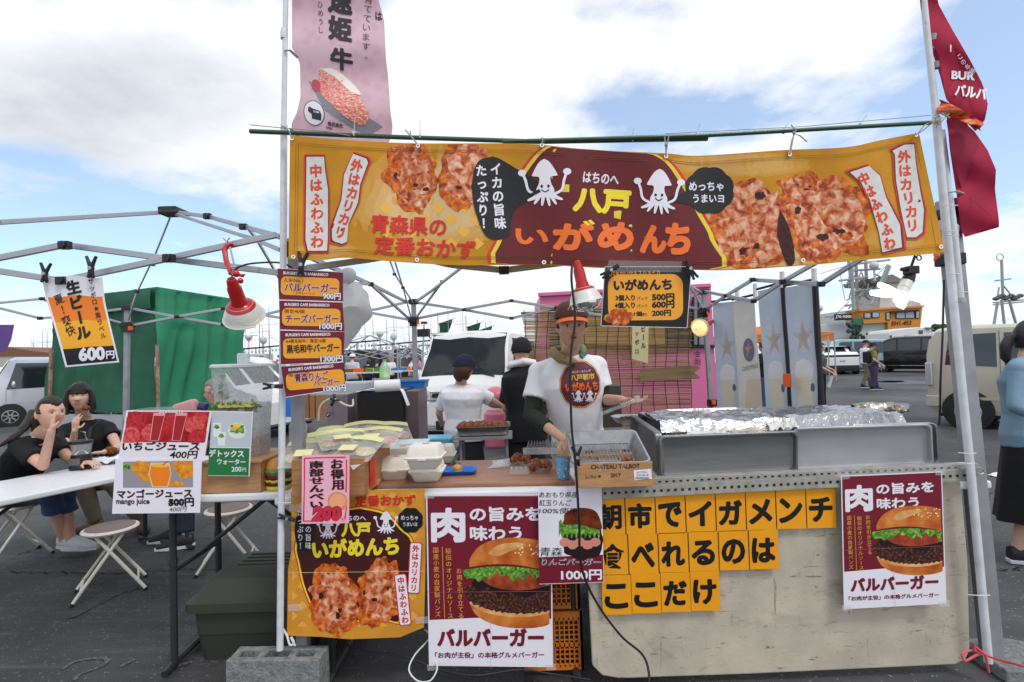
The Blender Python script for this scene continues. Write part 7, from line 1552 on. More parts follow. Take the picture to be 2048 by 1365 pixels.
# --- woman from behind
J=dict(head=P(928,737,5.0),neck=P(922,770,5.05),hip=P(928,858,5.1),shL=P(958,785,5.1),shR=P(893,785,5.1),elL=P(990,806,5.15),wrL=P(1010,815,5.45),elR=P(878,826,5.2),wrR=P(884,850,5.5))
for s_,x in(('L',950),('R',908)):J['kn'+s_]=P(x,960,5.1);J['an'+s_]=V(J['kn'+s_].x,5.15,.09);J['to'+s_]=J['an'+s_]+V(0,.15,-.02)
person('woman with brown hair, navy cap and white T-shirt seen from behind',J,V(.2,1,0),V(.80,.62,-.1),.235,.95,voxel=.008,hands={'L':(V(.5,.8,0),V(0,0,-1),1,.4)},top=CLOTHW,sleeve=.72,female=True,hairst=('back',HAIRB),capd=(NAVY,NAVY,'cap',.135,.02),skirt=(BLK,.35,.155,.20),shoes=(SHOEK,BLACKP),hem=.10,loose=1.22)
# --- man in black from behind
J=dict(head=P(1043,703,4.75),neck=P(1045,733,4.78),hip=P(1052,850,4.85),shR=P(1020,757,4.8),shL=P(1078,752,4.85),elR=P(1012,815,4.9),wrR=P(1020,838,5.25),elL=P(1095,815,4.95),wrL=P(1080,840,5.3))
for s_,x in(('L',1072),('R',1040)):J['kn'+s_]=P(x,960,4.85);J['an'+s_]=V(J['kn'+s_].x,4.9,.09);J['to'+s_]=J['an'+s_]+V(0,.15,-.02)
mp,fr=person('man in black shirt and cap with white neck towel seen from behind',J,V(-.1,1,0),V(.15,1,-.15),.24,1.02,voxel=.008,hands={'R':(V(.2,1,-.1),V(0,0,-1),1,.4)},top=BLK,sleeve=.8,hairst=('short',HAIRK),capd=(BLK,BLK,'beanie',.125,.0),bottom=(BLK,.95,.8),shoes=(SHOEK,BLACKP),loose=1.16,hem=.1)
mb=MB();nb=J['neck'];mb.tube([nb+V(-.13,.02,-.01),nb+V(-.10,-.06,.02),nb+V(0,-.085,.05),nb+V(.10,-.05,.03),nb+V(.12,.03,.0)],[.02,.032,.036,.032,.02],10);mb.build('towel',CLOTHW,mp,smooth=True)
# --- seated woman at left (ponytail)
J=dict(head=P(101,828,4.02),neck=P(78,874,4.12),hip=P(20,985,4.35),shR=P(38,893,4.0),shL=P(110,885,4.35),elR=P(86,932,3.98),wrR=P(103,862,3.84),elL=P(138,918,4.3),wrL=P(170,925,4.15),knR=P(98,985,4.15),knL=P(128,988,4.3),anR=P(130,1072,4.38),anL=P(142,1078,4.36))
J['toR']=J['anR']+V(.13,-.03,-.03);J['toL']=J['anL']+V(.15,0,-.03);J['anR'].z=.10;J['anL'].z=.09
person('seated woman with brown tied hair and black T-shirt, hand at her face',J,V(.8,-.55,0),V(1,-.42,-.02),.255,.98,voxel=.0055,hands={'R':(V(.05,.12,1),V(.5,.55,0),-1,(.25,.6,.8,.9)),'L':(V(1,-.3,0),V(0,0,-1),-1,.3)},top=BLK,sleeve=.60,female=True,hairst=('pony',mat('hair_dark_brown',(.022,.010,.007),.35,nscale=60,stretch=(6,6,.6),bump=.6,bscale=60)),bottom=(DENIM,.35,1.0),shoes=(SHOEW,SHOEW),face_kw=dict(lids=.004),loose=1.10)
w1=bpy.data.objects[[o.name for o in COL.objects if o.get('label','').startswith('seated woman with brown tied')][0]]
mb=MB();mb.tube([P(*p)for p in spline([(68,822,4.14),(56,845,4.08),(38,866,4.0),(18,880,3.95),(0,892,3.95)],5)],[.03]+[.036]*8+[.028]*6+[.02]*4+[.012]*2,10,flat=.8);mb.build('tied_hair',MATS['hair_dark_brown'],w1,smooth=True)
# --- seated woman with black bob
J=dict(head=P(160,795,4.85),neck=P(170,840,4.98),hip=P(185,960,5.1),shR=P(132,862,4.95),shL=P(216,857,5.05),elR=P(140,912,4.78),wrR=P(150,862,4.66),elL=P(237,897,4.95),wrL=P(208,905,4.7),knR=P(165,965,4.8),knL=P(225,965,4.8),anR=P(192,1045,4.95),anL=P(282,1042,4.95))
J['anR'].z=.09;J['anL'].z=.09;J['toR']=J['anR']+V(-.13,-.05,-.03);J['toL']=J['anL']+V(.1,-.1,-.03)
bobw,fr=person('seated woman with black bobbed hair and black top biting fried food',J,V(.15,-1,0),V(.55,-1,.05),.255,.97,voxel=.0055,hands={'R':(V(.12,-.05,1),V(0.1,.9,.2),-1,(.3,.25,.35,.6)),'L':(V(-1,-.3,0),V(0,0,-1),-1,.3)},top=BLK,sleeve=.40,female=True,hairst=('bob',HAIRK),bottom=(KHAK,.95,.7),shoes=(mat('shoe_brown',(.12,.08,.06),.7),SHOEK),face_kw=dict(lids=.0035),loose=1.08)
mb=MB();a=J['shL'].lerp(J['neck'],.35);mb.tube([a+V(.0,.10,.02),a+V(0,.0,.055),a+V(-.01,-.10,-.01),a+V(-.01,-.125,-.10),a+V(0,-.12,-.2)],.022,8,flat=.4);mb.build('bag_strap',mat('strap_dark',(.02,.02,.022),.6),bobw,smooth=True)
nugget_pos=P(172,816,4.66)
# --- man with glasses behind the dispenser
J=dict(head=P(432,785,4.8),neck=P(450,822,4.85),hip=P(455,940,4.9),shR=P(425,845,4.75),shL=P(480,845,5.0),elR=P(405,900,4.7),wrR=P(380,905,4.6),elL=P(440,905,5.1),wrL=P(400,905,5.0),knR=P(370,958,4.55),knL=P(360,960,4.75),anR=P(372,1060,4.42),anL=P(355,1055,4.6))
for s_ in 'LR':J['an'+s_].z=.09;J['to'+s_]=J['an'+s_]+V(-.14,-.04,-.03)
person('seated grey haired man with glasses in profile behind the drink dispenser',J,V(-1,-.15,0),V(-1,-.12,-.1),.24,1.0,skin=SKIN2,voxel=.008,top=NAVY,sleeve=.6,hairst=('grey',HAIRG),bottom=(JNAVY,.92,.75),shoes=(SHOEK,SHOEW),face_kw=dict(glasses=True))
# --- woman at the right edge
k0=3.65
J=dict(head=P(2062,676,3.70),neck=P(2058,716,3.68),hip=P(2062,868,3.68),shR=P(2075,738,3.82),shL=P(2040,738,3.55),elR=P(2080,810,3.85),wrR=P(2095,830,3.8),elL=P(2032,812,3.50),wrL=P(2080,835,3.42),knR=P(2065,1000,3.7),knL=P(2058,1000,3.6),anR=P(2068,1095,3.75),anL=P(2035,1095,3.62))
for s_ in 'LR':J['an'+s_].z=.09;J['to'+s_]=J['an'+s_]+V(.14,-.03,-.03)
person('woman with ponytail, loose pale blue blouse and black skirt at right edge',J,V(1,-.1,0),V(1,-.1,0),.24,1.0,voxel=.007,top=mat('blouse_blue',(.20,.32,.42),.85,nscale=4,bump=1.0,bscale=7),longsleeve=True,female=True,hairst=('pony',HAIRK),skirt=(BLK,.28,.19,.30),shoes=(SHOEK,SHOEW),loose=1.28)
# --- distant people
def far(label,x,Y,h,yaw,top,bottom,hairm=HAIRK,capm=None,step=.0,arms=0.1,bag=None,skirt=None,feet=None,brim=None,group='shoppers further back',hst='short',wide=.085,skin=SKIN,face=False):
    g_=P(x,700,Y);g_.z=0;s=h/1.72;f=V(math.cos(yaw),math.sin(yaw),0);r_=f.cross(Z3)
    q=lambda a,b,c:g_+r_*a*s+f*b*s+Z3*c*s
    J=dict(head=q(0,.03,1.58),neck=q(0,-.01,1.42),hip=q(0,0,.95),shL=q(-.18,-.01,1.36),shR=q(.18,-.01,1.36),elL=q(-.24,-.04+arms,1.10),elR=q(.24,-.04-arms*.3,1.10),wrL=q(-.22,.10+arms*2,.92+arms*.4),wrR=q(.22,.12+arms,.90),knL=q(-.09,step*.55,.50),knR=q(.09,-step*.15,.50),anL=q(-.09,step,.09),anR=q(.09,-step,.09+step*.12))
    J['toL']=J['anL']+f*.14*s-Z3*.03;J['toR']=J['anR']+f*.14*s-Z3*.03
    return person(label,J,f,f+V(0,0,-.05),.235*s,s,skin,.014,hands={'L':(f*.3-Z3,-r_*-1,1,.4),'R':(f*.3-Z3,-r_,1,.4)},top=top,sleeve=.7,bottom=(bottom,.96,.9)if bottom else None,shoes=(feet or SHOEK,SHOEW),hairst=(hst,hairm),capd=(capm,brim or capm)if capm else None,face=face,skirt=skirt,loose=1.12,group=group,trw=wide),g_,f,r_,s
OLTOP=mat('olive_top',(.20,.21,.06),.9);PURP=mat('purple_trousers',(.05,.035,.09),.9);GREYH=mat('grey_hoodie',(.10,.10,.12),.9)
(pw,_),g_,f,r_,s=far('woman in olive top, navy beanie and purple wide trousers walking with a black backpack',1744,17.6,1.60,R(-8),OLTOP,PURP,capm=NAVY,step=.12,wide=.11,group='couple walking across the lot');mb=MB();mb.box(g_-f*.17+Z3*1.10,(.16,.30,.38),rz=R(-8));mb.build('backpack',BLK,pw,bevel=.05,seg=3)
mb=MB()
for sd in(-1,1):mb.tube([g_-f*.12+r_*.09*sd+Z3*1.28,g_+r_*.1*sd+Z3*1.36,g_+f*.14+r_*.1*sd+Z3*1.2],.018,6)
mb.build('backpack_strap',BLK,pw)
far('man in white shirt, black cap and khaki trousers walking beside the woman with the backpack',1730,18.4,1.70,R(-5),CLOTHW,KHAK,hairm=HAIRG,capm=BLK,step=.2,group='couple walking across the lot')
far('person in grey hoodie and dark trousers half hidden behind the rightmost beer banner',1640,13.0,1.62,R(-20),GREYH,BLK,arms=.12)
far('person in dark clothes standing behind the beer banners',1527,12.0,1.68,R(120),BLK,DENIM,arms=.05)
far('man in pale polo shirt and white cap seen from behind in the far market',704,17.5,1.76,R(80),mat('polo_pale',(.5,.5,.58),.9),BLK,capm=CLOTHW)
far('woman with long brown hair and navy top in the far market',736,20.5,1.58,R(75),NAVY,NAVY,hairm=HAIRB,hst='back');far('woman in black top with pale blue skirt in the far market',753,19.5,1.55,R(70),BLK,None,skirt=(mat('skirt_lilac',(.30,.34,.55),.9),.5,.17,.24))
far('stallholder in white polo shirt facing the shoppers in the far market',779,22.0,1.68,R(-95),CLOTHW,BLK,skin=SKIN2,hairm=HAIRG,face=True);far('person in white shirt leaning over goods in the far market',822,21.0,1.6,R(20),CLOTHW,DENIM)
far('dark haired person behind the white leaning shopper',838,23.0,1.62,R(200),mat('pink_top',(.5,.25,.3),.9),NAVY)

# ------------------------------------------------------------------ banners on poles (sky side)
def cloth(name,label,cat,fn,m,nu,nv,parent=None,pm=None):
    mb=MB();mb.grid(fn,nu,nv,thick=(0,.0012,0));return mb.build(name,m,parent,smooth=True,label=label,cat=cat,angle=70)
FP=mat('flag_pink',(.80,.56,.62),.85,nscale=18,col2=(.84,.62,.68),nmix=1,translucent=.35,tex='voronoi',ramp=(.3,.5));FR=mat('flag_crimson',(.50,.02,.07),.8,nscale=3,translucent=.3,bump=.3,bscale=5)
LX=[(-60,585),(0,584),(98,584),(112,594),(130,600),(195,601),(225,594),(250,582),(268,586),(285,590)];RX=[(-60,752),(0,757),(40,768),(120,772),(150,776),(225,781),(250,785),(268,784),(285,778)]
fd=lambda x,y:2.50+.035*math.sin((x-580)*.035+y*.008)+.012*math.sin(y*.05)
pf=cloth('tall_flag','tall pink beef flag with black characters flying from the left pole','flag',lambda u,v:(lambda y:(lambda x:P(x,y,fd(x,y)))(interp(LX,y)*(1-u)+interp(RX,y)*u))(-60+345*v),FP,20,44)
pr=Print(fd,.0008,10);DK=I('flag_black','2a2028')
def sk(x,y):return(x,y+(x-600)*.16-12)
pr.xf=sk
pr.text('速',655,-30,705,28,DK,3,.035);pr.text('姫',656,32,704,82,DK,3,.035);pr.text('牛',660,95,706,140,DK,3,.035)
pr.vtext('育てています。',[(738,-20),(732,60),(732,112)],17,DK,3,.0,fill=.8);pr.vtext('は',[(757,8),(758,30)],14,DK,3);pr.vtext('めひめうし',[(640,-10),(642,74)],11,DK,3,.0,fill=.8)
SLT=I('slate','7c7f8a',nscale=20);FATM=ramp_mat('print_beef',[(.35,S('c8463c')),(.5,S('e08a7c')),(.62,S('f0c8bc')),(.8,S('f4e0d8'))],55,.5,bump=0,dist=1.5,detail=7,stretch=(1,1,2.4))
pr.poly([(617,172),(640,176),(766,240),(735,262),(700,250),(650,225)],SLT,2);pr.poly(spline([(637,146),(670,150),(700,172),(731,205),(738,222),(726,243),(690,232),(655,205),(640,190),(637,146)],4)[:-1],FATM,4);pr.poly(spline([(640,143),(668,140),(700,158),(722,182),(700,178),(670,156),(640,143)],4)[:-1],I('fat_white','f0dcd0'),5);pr.poly(blob(632,178,9,12,3,.2,20),I('beef_dark','b04048'),5)
pr.poly(ell(628,234,21,25,30),I('logo_navy','3a3c58'),3);pr.poly(ell(628,234,19.5,23.5,30),INKW,4)
pr.poly([(616,225),(619,222),(624,225),(640,228),(643,236),(642,247),(639,247),(638,239),(628,238),(627,246),(624,246),(623,237),(616,232)],DK,5);pr.text('FARM',627,229,638,233,INKW,6,.02);pr.text('株式会社',655,246,686,255,DK,3);pr.text('http',652,256,664,263,DK,3)
pr.finish('flag_print',pf)
for y in(98,254):mb=MB();mb.tube([P(568,y+4,2.37),P(580,y+3,2.38),P(596,y+18,2.46)],.0075,6,flat=.3);mb.build('flag_loop',mat('loop_grey',(.5,.5,.47),.8),pf)

def poly_cloth(name,pts,base,amp,m,parent,nu=24,nv=24,seed=0):
    """pts: left boundary list and right boundary list of (y -> x)"""
    Lf,Rt,y0,y1=pts
    d_=lambda x,y:base+amp*math.sin(x*.05+y*.02+seed)+amp*.5*math.sin(y*.06-x*.03)
    mb=MB();mb.grid(lambda u,v:(lambda y:(lambda x:P(x,y,d_(x,y)))(interp(Lf,y)*(1-u)+interp(Rt,y)*u))(y0+(y1-y0)*v),nu,nv,thick=(0,.0012,0));return mb.build(name,m,parent,smooth=True,angle=50),d_
rf=thing('crimson_flag','crimson burger flag twisted round the right pole with white lettering','flag',P(1920,250,2.4))
o1,d1=poly_cloth('upper_cloth',([(-60,1835),(0,1843),(80,1857),(150,1880),(200,1893),(262,1950)],[(-60,1850),(0,1872),(60,1905),(120,1940),(170,1966),(210,1976),(240,1970),(262,1952)],-60,262),2.36,.03,FR,rf,24,30)
o1b,d1b=poly_cloth('upper_fold',([(-60,1835),(20,1842),(80,1860),(110,1878),(200,1892),(240,1945)],[(-60,1862),(20,1880),(120,1915),(200,1935),(240,1948)],-60,240),2.33,.02,FR,rf,16,24,2)
o2,d2=poly_cloth('lower_cloth',([(225,1893),(300,1900),(400,1915),(460,1922),(474,1930)],[(225,1905),(262,1948),(300,1975),(340,1992),(380,1990),(440,1998),(455,1998),(474,1932)],225,474),2.43,.035,FR,rf,24,26,1)
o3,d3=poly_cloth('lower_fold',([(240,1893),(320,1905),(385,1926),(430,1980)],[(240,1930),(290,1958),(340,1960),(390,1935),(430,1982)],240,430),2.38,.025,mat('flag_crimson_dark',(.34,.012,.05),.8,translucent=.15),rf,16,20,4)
mb=MB();mb.grid(lambda u,v:P(1878+86*u+4*math.sin(v*6),205+45*u**1.2-6+v*(26-8*u),2.31+.02*math.sin(u*9+v*5)),20,10,thick=(0,.002,0));mb.build('twisted_print',ramp_mat('twist_print',[(.3,S('5a1018')),(.45,S('b03018')),(.55,S('d87838')),(.66,S('e8c8a8')),(.75,S('3a4020'))],10,.7,bump=.2,stretch=(1,1,3)),rf,smooth=True)
pr=Print(lambda x,y:min(d1(x,y),d1b(x,y))-.004,.0008,8)
pr.text('BUR',1903,143,1950,160,INKW,3,.04,3);pr.text('バルバ',1910,172,1974,196,INKW,3,.03,8);pr.vtext('この本格',[(1916,108),(1930,130),(1950,146)],10,INKW,3);pr.text('|',1900,90,1903,104,INKW,3);pr.finish('lettering',rf)
mb=MB();mb.tube([P(1878,250,2.30),P(1870,236,2.30),P(1880,226,2.30),P(1900,236,2.29)],.004,6);mb.tube([P(1872,256,2.30),P(1886,240,2.29),P(1898,228,2.30)],.0025,5);mb.build('tie_cord',ROPE,rf);mb=MB();mb.tube([P(1896,386,2.37),P(1912,383,2.35),P(1925,388,2.4)],.008,6,flat=.4);mb.build('flag_loop',MATS['loop_grey'],rf)
# ------------------------------------------------------------------ beer banners hanging from the side truss
GREYF=mat('banner_back_grey',(.70,.75,.82),.8,nscale=8,nmix=.3,translucent=.5,bump=.2,bscale=8);STAR=I('star_faded','dcd0c2',translucent=.4,nscale=4,nmix=.8,col2=S('cdb0a0'));BEERF=I('beer_faded','f0dac4',translucent=.2);FOAM=I('foam_faded','e8eaee',translucent=.2);PALEW=mat('banner_back_white',(.85,.83,.78),.8,nscale=8,translucent=.35)
bl=(((1425,608),(1472,603),(1478,822),(1436,824),5.0,4.75,1,'first beer banner from the left, grey back with faded star'),((1466,604),(1508,596),(1526,822),(1479,822),4.6,4.4,0,'pale beer banner with dark round star emblem, seen from behind'),((1516,583),(1562,572),(1577,832),(1534,830),4.15,3.9,1,'third beer banner from the left, grey back beside a black pole'),((1570,576),(1626,566),(1637,832),(1586,830),3.75,3.5,1,'rightmost and nearest beer banner, grey back with faded star'))
for tl,tr_,br,bl_,Ya,Yb,kd,lab in bl:
    bil=lambda u,v:(tl[0]*(1-u)*(1-v)+tr_[0]*u*(1-v)+br[0]*u*v+bl_[0]*(1-u)*v,tl[1]*(1-u)*(1-v)+tr_[1]*u*(1-v)+br[1]*u*v+bl_[1]*(1-u)*v)
    Yf=lambda u:Ya+(Yb-Ya)*u
    o=MB();o.grid(lambda u,v:P(*bil(u,v),Yf(u))+V(0,.004*math.sin(u*5+v*9),0),8,24,thick=(0,.0015,0));root=o.build('beer_banner',GREYF if kd else PALEW,smooth=True,label=lab,cat='banner',group='beer banners on the side truss')
    class BP(Print):pass
    pr=Print(0,.0)
    W_=100;H_=420
    def put(nm,items):
        mb=MB();ms=[]
        for vs,fs,m,ly in items:
            if m not in ms:ms.append(m)
            mb.add([P(*bil(x/W_,y/H_),Yf(x/W_))+V(0,.004*math.sin(x/W_*5+y/H_*9)-.006-.001*ly,0)for x,y in vs],fs,ms.index(m))
        mb.build(nm,ms,root,fix=False)
    it=[]
    def po(pts,m,ly):it.append((pts,[tuple(range(len(pts)))],m,ly))
    def tx(t,cx,y0,sz,m,ly):
        for i,ch in enumerate(t):
            vs,fs=glyph(ch,.0);it.append(([(cx-(x-.5)*sz,y0+i*sz*1.25-(y-.4)*sz*1.2)for x,y in vs],fs,m,ly))
    if kd:
        def star(cx,cy,r):return[(cx+(r if k%2==0 else r*.36)*math.sin(k*math.pi/5)*.9,cy-(r if k%2==0 else r*.36)*math.cos(k*math.pi/5)*1.3)for k in range(10)]
        po(star(52,170,46),STAR,1);tx('生ビール。',74,110,19,INKW,3);tx('完璧な',34,100,20,INKW,3)
        po([(16,268),(24,246),(50,238),(78,248),(86,270),(80,300),(18,300)],FOAM,1);po([(18,300),(80,296),(74,418),(22,418)],BEERF,2);po(band([(4,280),(50,286),(97,296)],1.5),INKW,4);po(ell(78,330,8,14,16),I('dim_navy','5a5c78'),3);po(band([(20,60),(35,40),(60,34),(90,50)],1),INKW,1)
    else:
        po(ell(56,190,26,44,30),I('emblem_navy','7a7890',translucent=.2),1);po([(56+(20 if k%2==0 else 7)*math.sin(k*math.pi/5),190-(34 if k%2==0 else 12)*math.cos(k*math.pi/5))for k in range(10)],I('emblem_star','c88a80'),2)
        vs,fs=glyph('SAPPORO',.02);it.append(([(92-(x/4.6)*74,262-(y-.3)*24-(1-x/4.6)*10)for x,y in vs],fs,I('faded_text','9a9490'),2));po(band([(6,276),(97,290)],1.5),INKW,3);po([(40,300),(98,300),(98,418),(20,418)],I('pale_beer','e4cdb8',translucent=.2),1)
    put('banner_print',it)
    mb=MB();mb.tube([P(tl[0]-2,tl[1]-4,Ya),P(tr_[0]+4,tr_[1]-7,Yb)],.010,6);mb.build('top_rod',BLACKP,root)
    if kd:mb=MB();mb.tube([P(tr_[0]+4,tr_[1]-3,Yb),P(br[0]+8,br[1]+30,Yb)],.020,8);mb.build('banner_stand_pole',BLACKP,root)
    mb=MB();mb.tube([P(tr_[0]+2,tr_[1]-28,Yb),P(tr_[0]+3,tr_[1]+4,Yb)],.017,8);mb.build('pole_top',WPOLE,root)
for x,y in((1574,748),(1632,752)):mb=MB();mb.tube([P(x,y,3.7),P(x+1,y+26,3.7)],.026,8);mb.build('orange_sleeve',ORANGEP,label='orange band on the black pole of the %s beer banner'%('third' if x<1600 else 'rightmost'),cat='pole band')
# ------------------------------------------------------------------ pink kitchen truck and the reed screen
PINK=mat('truck_pink',(.68,.16,.34),.45,nscale=2,nmix=.3);TAN=mat('truck_tan',(.36,.22,.07),.6)
kt=thing('food_truck','pink kitchen truck behind the reed screen with a black and tan serving side','truck',G(1250,860));Yk=7.4
def slab(x0,y0,x1,y1,Y,m,nm,d=.05,pts=None,par=None):mb=MB();mb.prism([P(*p,Y)for p in(pts or[(x0,y0),(x1,y0),(x1,y1),(x0,y1)])],(0,d,0));return mb.build(nm,m,par or kt,bevel=.004)
slab(0,0,0,0,Yk,PINK,'body_panel',1.9,[(1080,590),(1418,570),(1422,575),(1436,828),(1084,850)])
slab(0,0,0,0,Yk-.05,PINK,'roof_edge',.08,[(1076,586),(1422,567),(1423,574),(1077,593)]);slab(1084,610,1200,632,Yk-.03,TAN,'tan_panel');slab(1100,618,1385,700,Yk-.04,mat('truck_opening',(.02,.02,.022),.5),'serving_hatch');slab(1120,634,1330,690,Yk-.06,TAN,'tan_board')
slab(1387,596,1408,690,Yk-.06,mat('truck_window',(.18,.22,.24),.2,spec=.8),'side_window');slab(1386,594,1389,692,Yk-.08,BLACKTR,'window_frame');slab(1397,594,1399,692,Yk-.085,BLACKTR,'window_frame');slab(1386,640,1409,642,Yk-.09,BLACKTR,'window_frame');slab(1386,690,1436,696,Yk-.05,BLACKTR,'sill')
pr=Print(Yk-.052,.001);pr.vtext('金剛',[(1395,700),(1396,732)],11,INKK,1,.01);pr.text('kitchen',1244,708,1282,720,INKK,1,.0);pr.text('2.0',1250,722,1270,732,INKK,1,.0);pr.finish('lettering',kt)
for x in(1140,1380):mb=MB();c=P(x,860,Yk+.2);mb.lathe([(.15,-.1),(.3,-.1),(.31,.1),(.15,.1)],V(c.x,c.y-.1,.31),20,(0,1,0));mb.build('wheel',RUBBER,kt)
REED=ramp_mat('reed',[(.3,(.14,.07,.03)),(.45,(.34,.20,.09)),(.6,(.42,.30,.14)),(.75,(.22,.24,.12))],1.2,.8,bump=.2,stretch=(.4,1,60),detail=3)
rs=thing('reed_screen','natural reed screen hanging behind the cook with dark vertical strings','reed screen',P(1215,860,5.55));mb=MB();r2=random.Random(2);Ys=5.55;y=628.0
while y<872:
    xl=1042+(y-628)*.12;xr=1385+2*math.sin(y);z_=r2.uniform(-1.0,1.0);h_=r2.uniform(.0027,.0040)
    if r2.random()>.05:
        xa=xl+r2.uniform(0,4);xb=xr-r2.uniform(0,5);n_=5;mb.tube([P(xa+(xb-xa)*i/n_,y+z_*i/n_+r2.uniform(-.5,.5)-(xa+(xb-xa)*i/n_-1042)*.012,Ys+r2.uniform(-.006,.006))for i in range(n_+1)],h_,4)
    y+=1.16
mb.build('reeds',REED,rs,kind='stuff',fix=False)
for i in range(15):x=1048+i*23.6;mb=MB();mb.tube([P(x+3*math.sin(t*.9+i)+t*.5-t*.2,620+t*25-i*.35,Ys-.02)for t in range(11)],.0035,4);mb.build('string',BLACKP,rs)
mb=MB();mb.grid(lambda u,v:P(1280+115*u+6*math.sin(v*9)*(u>.9),738+26*v-6*u,Ys-.05),14,8,thick=(0,.004,0));mb.build('screen_patch',ramp_mat('reed_green',[(.3,(.16,.10,.05)),(.7,(.34,.24,.12))],1.5,.8,stretch=(.4,1,60)),rs)
mb=MB();mb.tube([P(1042,626,Ys),P(1388,618,Ys)],.010,6);mb.build('top_rod',mat('bamboo',(.30,.22,.10),.6),rs)
nq=[(1265,612),(1298,612),(1296,727),(1284,724),(1264,718)];s_=sheet('paper_note',nq,5.2,mat('note_paper',(.62,.56,.30),.8,nscale=20,bump=.1),'yellowish handwritten paper strip hanging on the reed screen','note',.003);pr=Print(5.2,.001);pr.vtext('ビール',[(1287,650),(1287,700)],9,INKK,2);pr.vtext('サッポロ',[(1274,640),(1274,712)],8,I('note_ink','5a5030'),2);pr.finish('lettering',s_)
# ------------------------------------------------------------------ green canvas truck at left
CANV=mat('green_canvas',(.018,.19,.095),.75,nscale=1.2,col2=(.030,.25,.135),nmix=1,bump=.5,bscale=5);CANVD=mat('green_canvas_dark',(.014,.085,.05),.8,nscale=2,col2=(.024,.125,.07),nmix=1,bump=.5,bscale=4)  # end curtain and rolled flap get a darker green than the side curtain
gt=thing('canvas_truck','truck with a tall green canvas cover standing behind the seated women','truck',(P(300,830,9.9).x,10.5,0));
def face(name,q,m,nu,nv,seed,amp=.03):
    A,B_,C_,D=q;mb=MB();n0=(B_-A).cross(D-A).normalized();n0=n0 if n0.y<0 else-n0
    mb.grid(lambda u,v:A*(1-u)*(1-v)+B_*u*(1-v)+C_*u*v+D*(1-u)*v+n0*(amp*2.2*noise.noise(V(u*11+v*2,v*1.8,seed))+amp*1.2*noise.noise(V(u*2,v*12,seed+3))*(v<.3)),nu,nv);return mb.build(name,m,gt,smooth=True,angle=180)
c0_,c1_,c2_,c3_=P(312,577,9.3),P(312,828,9.3),P(103,604,10.2),P(94,822,10.2)
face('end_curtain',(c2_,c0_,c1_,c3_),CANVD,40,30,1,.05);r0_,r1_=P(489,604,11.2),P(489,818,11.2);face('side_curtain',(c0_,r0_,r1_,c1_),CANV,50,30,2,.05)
mb=MB();mb.prism([c2_+V(0,.02,.0),c0_+V(0,.02,0),r0_+V(0,.02,0),r0_+(c2_-c0_)+V(0,.3,-.1)],(0,0,.03));mb.build('canvas_roof',CANV,gt)
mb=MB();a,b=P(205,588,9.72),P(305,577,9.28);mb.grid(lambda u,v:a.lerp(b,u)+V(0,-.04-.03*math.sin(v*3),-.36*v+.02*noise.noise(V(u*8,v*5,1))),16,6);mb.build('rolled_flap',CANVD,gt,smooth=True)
mb=MB();mb.tube([P(103,700,10.05),P(98,826,10.05)],.035,6);mb.build('frame_post',mat('rusty_post',(.35,.27,.2),.8,nscale=10,col2=(.2,.08,.04),nmix=.9),gt);mb=MB();mb.tube([P(314,690,9.22),P(317,826,9.22)],.03,6);mb.build('frame_post',MATS['rusty_post'],gt)
mb=MB();mb.hexa([P(96,828,10.2),P(312,832,9.3),P(312,862,9.3),P(96,856,10.2)],[P(96,828,10.6),P(330,830,10.6),P(330,850,10.6),P(96,850,10.6)]);mb.build('truck_bed',mat('bed_grey',(.40,.41,.42),.5),gt);mb=MB();mb.hexa([P(314,832,9.3),P(489,821,11.2),P(489,840,11.2),P(314,862,9.3)],[P(330,830,10.6),P(489,821,11.6),P(489,840,11.6),P(330,850,10.6)]);mb.build('truck_bed',MATS['bed_grey'],gt)
for x,Y in((150,10.6),(440,11.3)):c=P(x,850,Y);mb=MB();mb.lathe([(.16,-.1),(.36,-.1),(.37,.1),(.16,.1)],V(c.x,c.y,.37),20,V(.35,-1,0));mb.build('wheel',RUBBER,gt)
# ------------------------------------------------------------------ harbour: big white and orange vessel
SHIPW=mat('ship_white',(.55,.57,.58),.5,nscale=.6,col2=(.42,.44,.44),nmix=.7);SHIPO=mat('ship_orange',(.62,.25,.03),.5,nscale=.5);TEAL=mat('ship_teal',(.01,.10,.12),.5);MASTC=mat('mast_pale',(.36,.38,.38),.5,metal=.2)
sh=thing('fishing_vessel','large white fishing vessel with an orange wheelhouse moored behind the parked cars','ship',V(P(1740,690,62).x,62,-1.6))
def sp(name,pts,Y,d,m,par=None):mb=MB();mb.prism([P(x,y,Y)for x,y in pts],(0,d,0));return mb.build(name,m,par or sh)
sp('hull',[(1640,652),(1656,648),(1776,645),(1777,700),(1640,704)],61.5,7,SHIPW);sp('hull_stripe',[(1600,681),(1860,677),(1850,720),(1600,722)],62,6.8,TEAL)
wh=sp('wheelhouse',[(1722,622),(1780,617),(1845,613),(1840,660),(1790,662),(1776,676),(1776,645),(1728,648)],61,6,SHIPO);sp('wheelhouse_roof',[(1718,619),(1780,615.5),(1849,611),(1847,615),(1780,619),(1720,623)],60.8,6.4,SHIPO,wh)
for x0,y0,x1,y1 in((1729,626.5,1741.5,636.5),(1745,625,1758,635.5),(1773,625.5,1780,640),(1793,624,1810,637),(1811,623.5,1828,636.5),(1832,623,1838.5,636.5)):
    f_=sp('window',[(x0-.8,y0-.8),(x1+.8,y0-1),(x1+.8,y1+.8),(x0-.8,y1+.8)],60.9,.1,BLACKTR,wh);sp('pane',[(x0+.6,y0+.6),(x1-.6,y0+.5),(x1-.6,y1-.6),(x0+.6,y1-.6)],60.86,.05,mat('ship_pane',(.35,.42,.45),.15,spec=.8),f_)
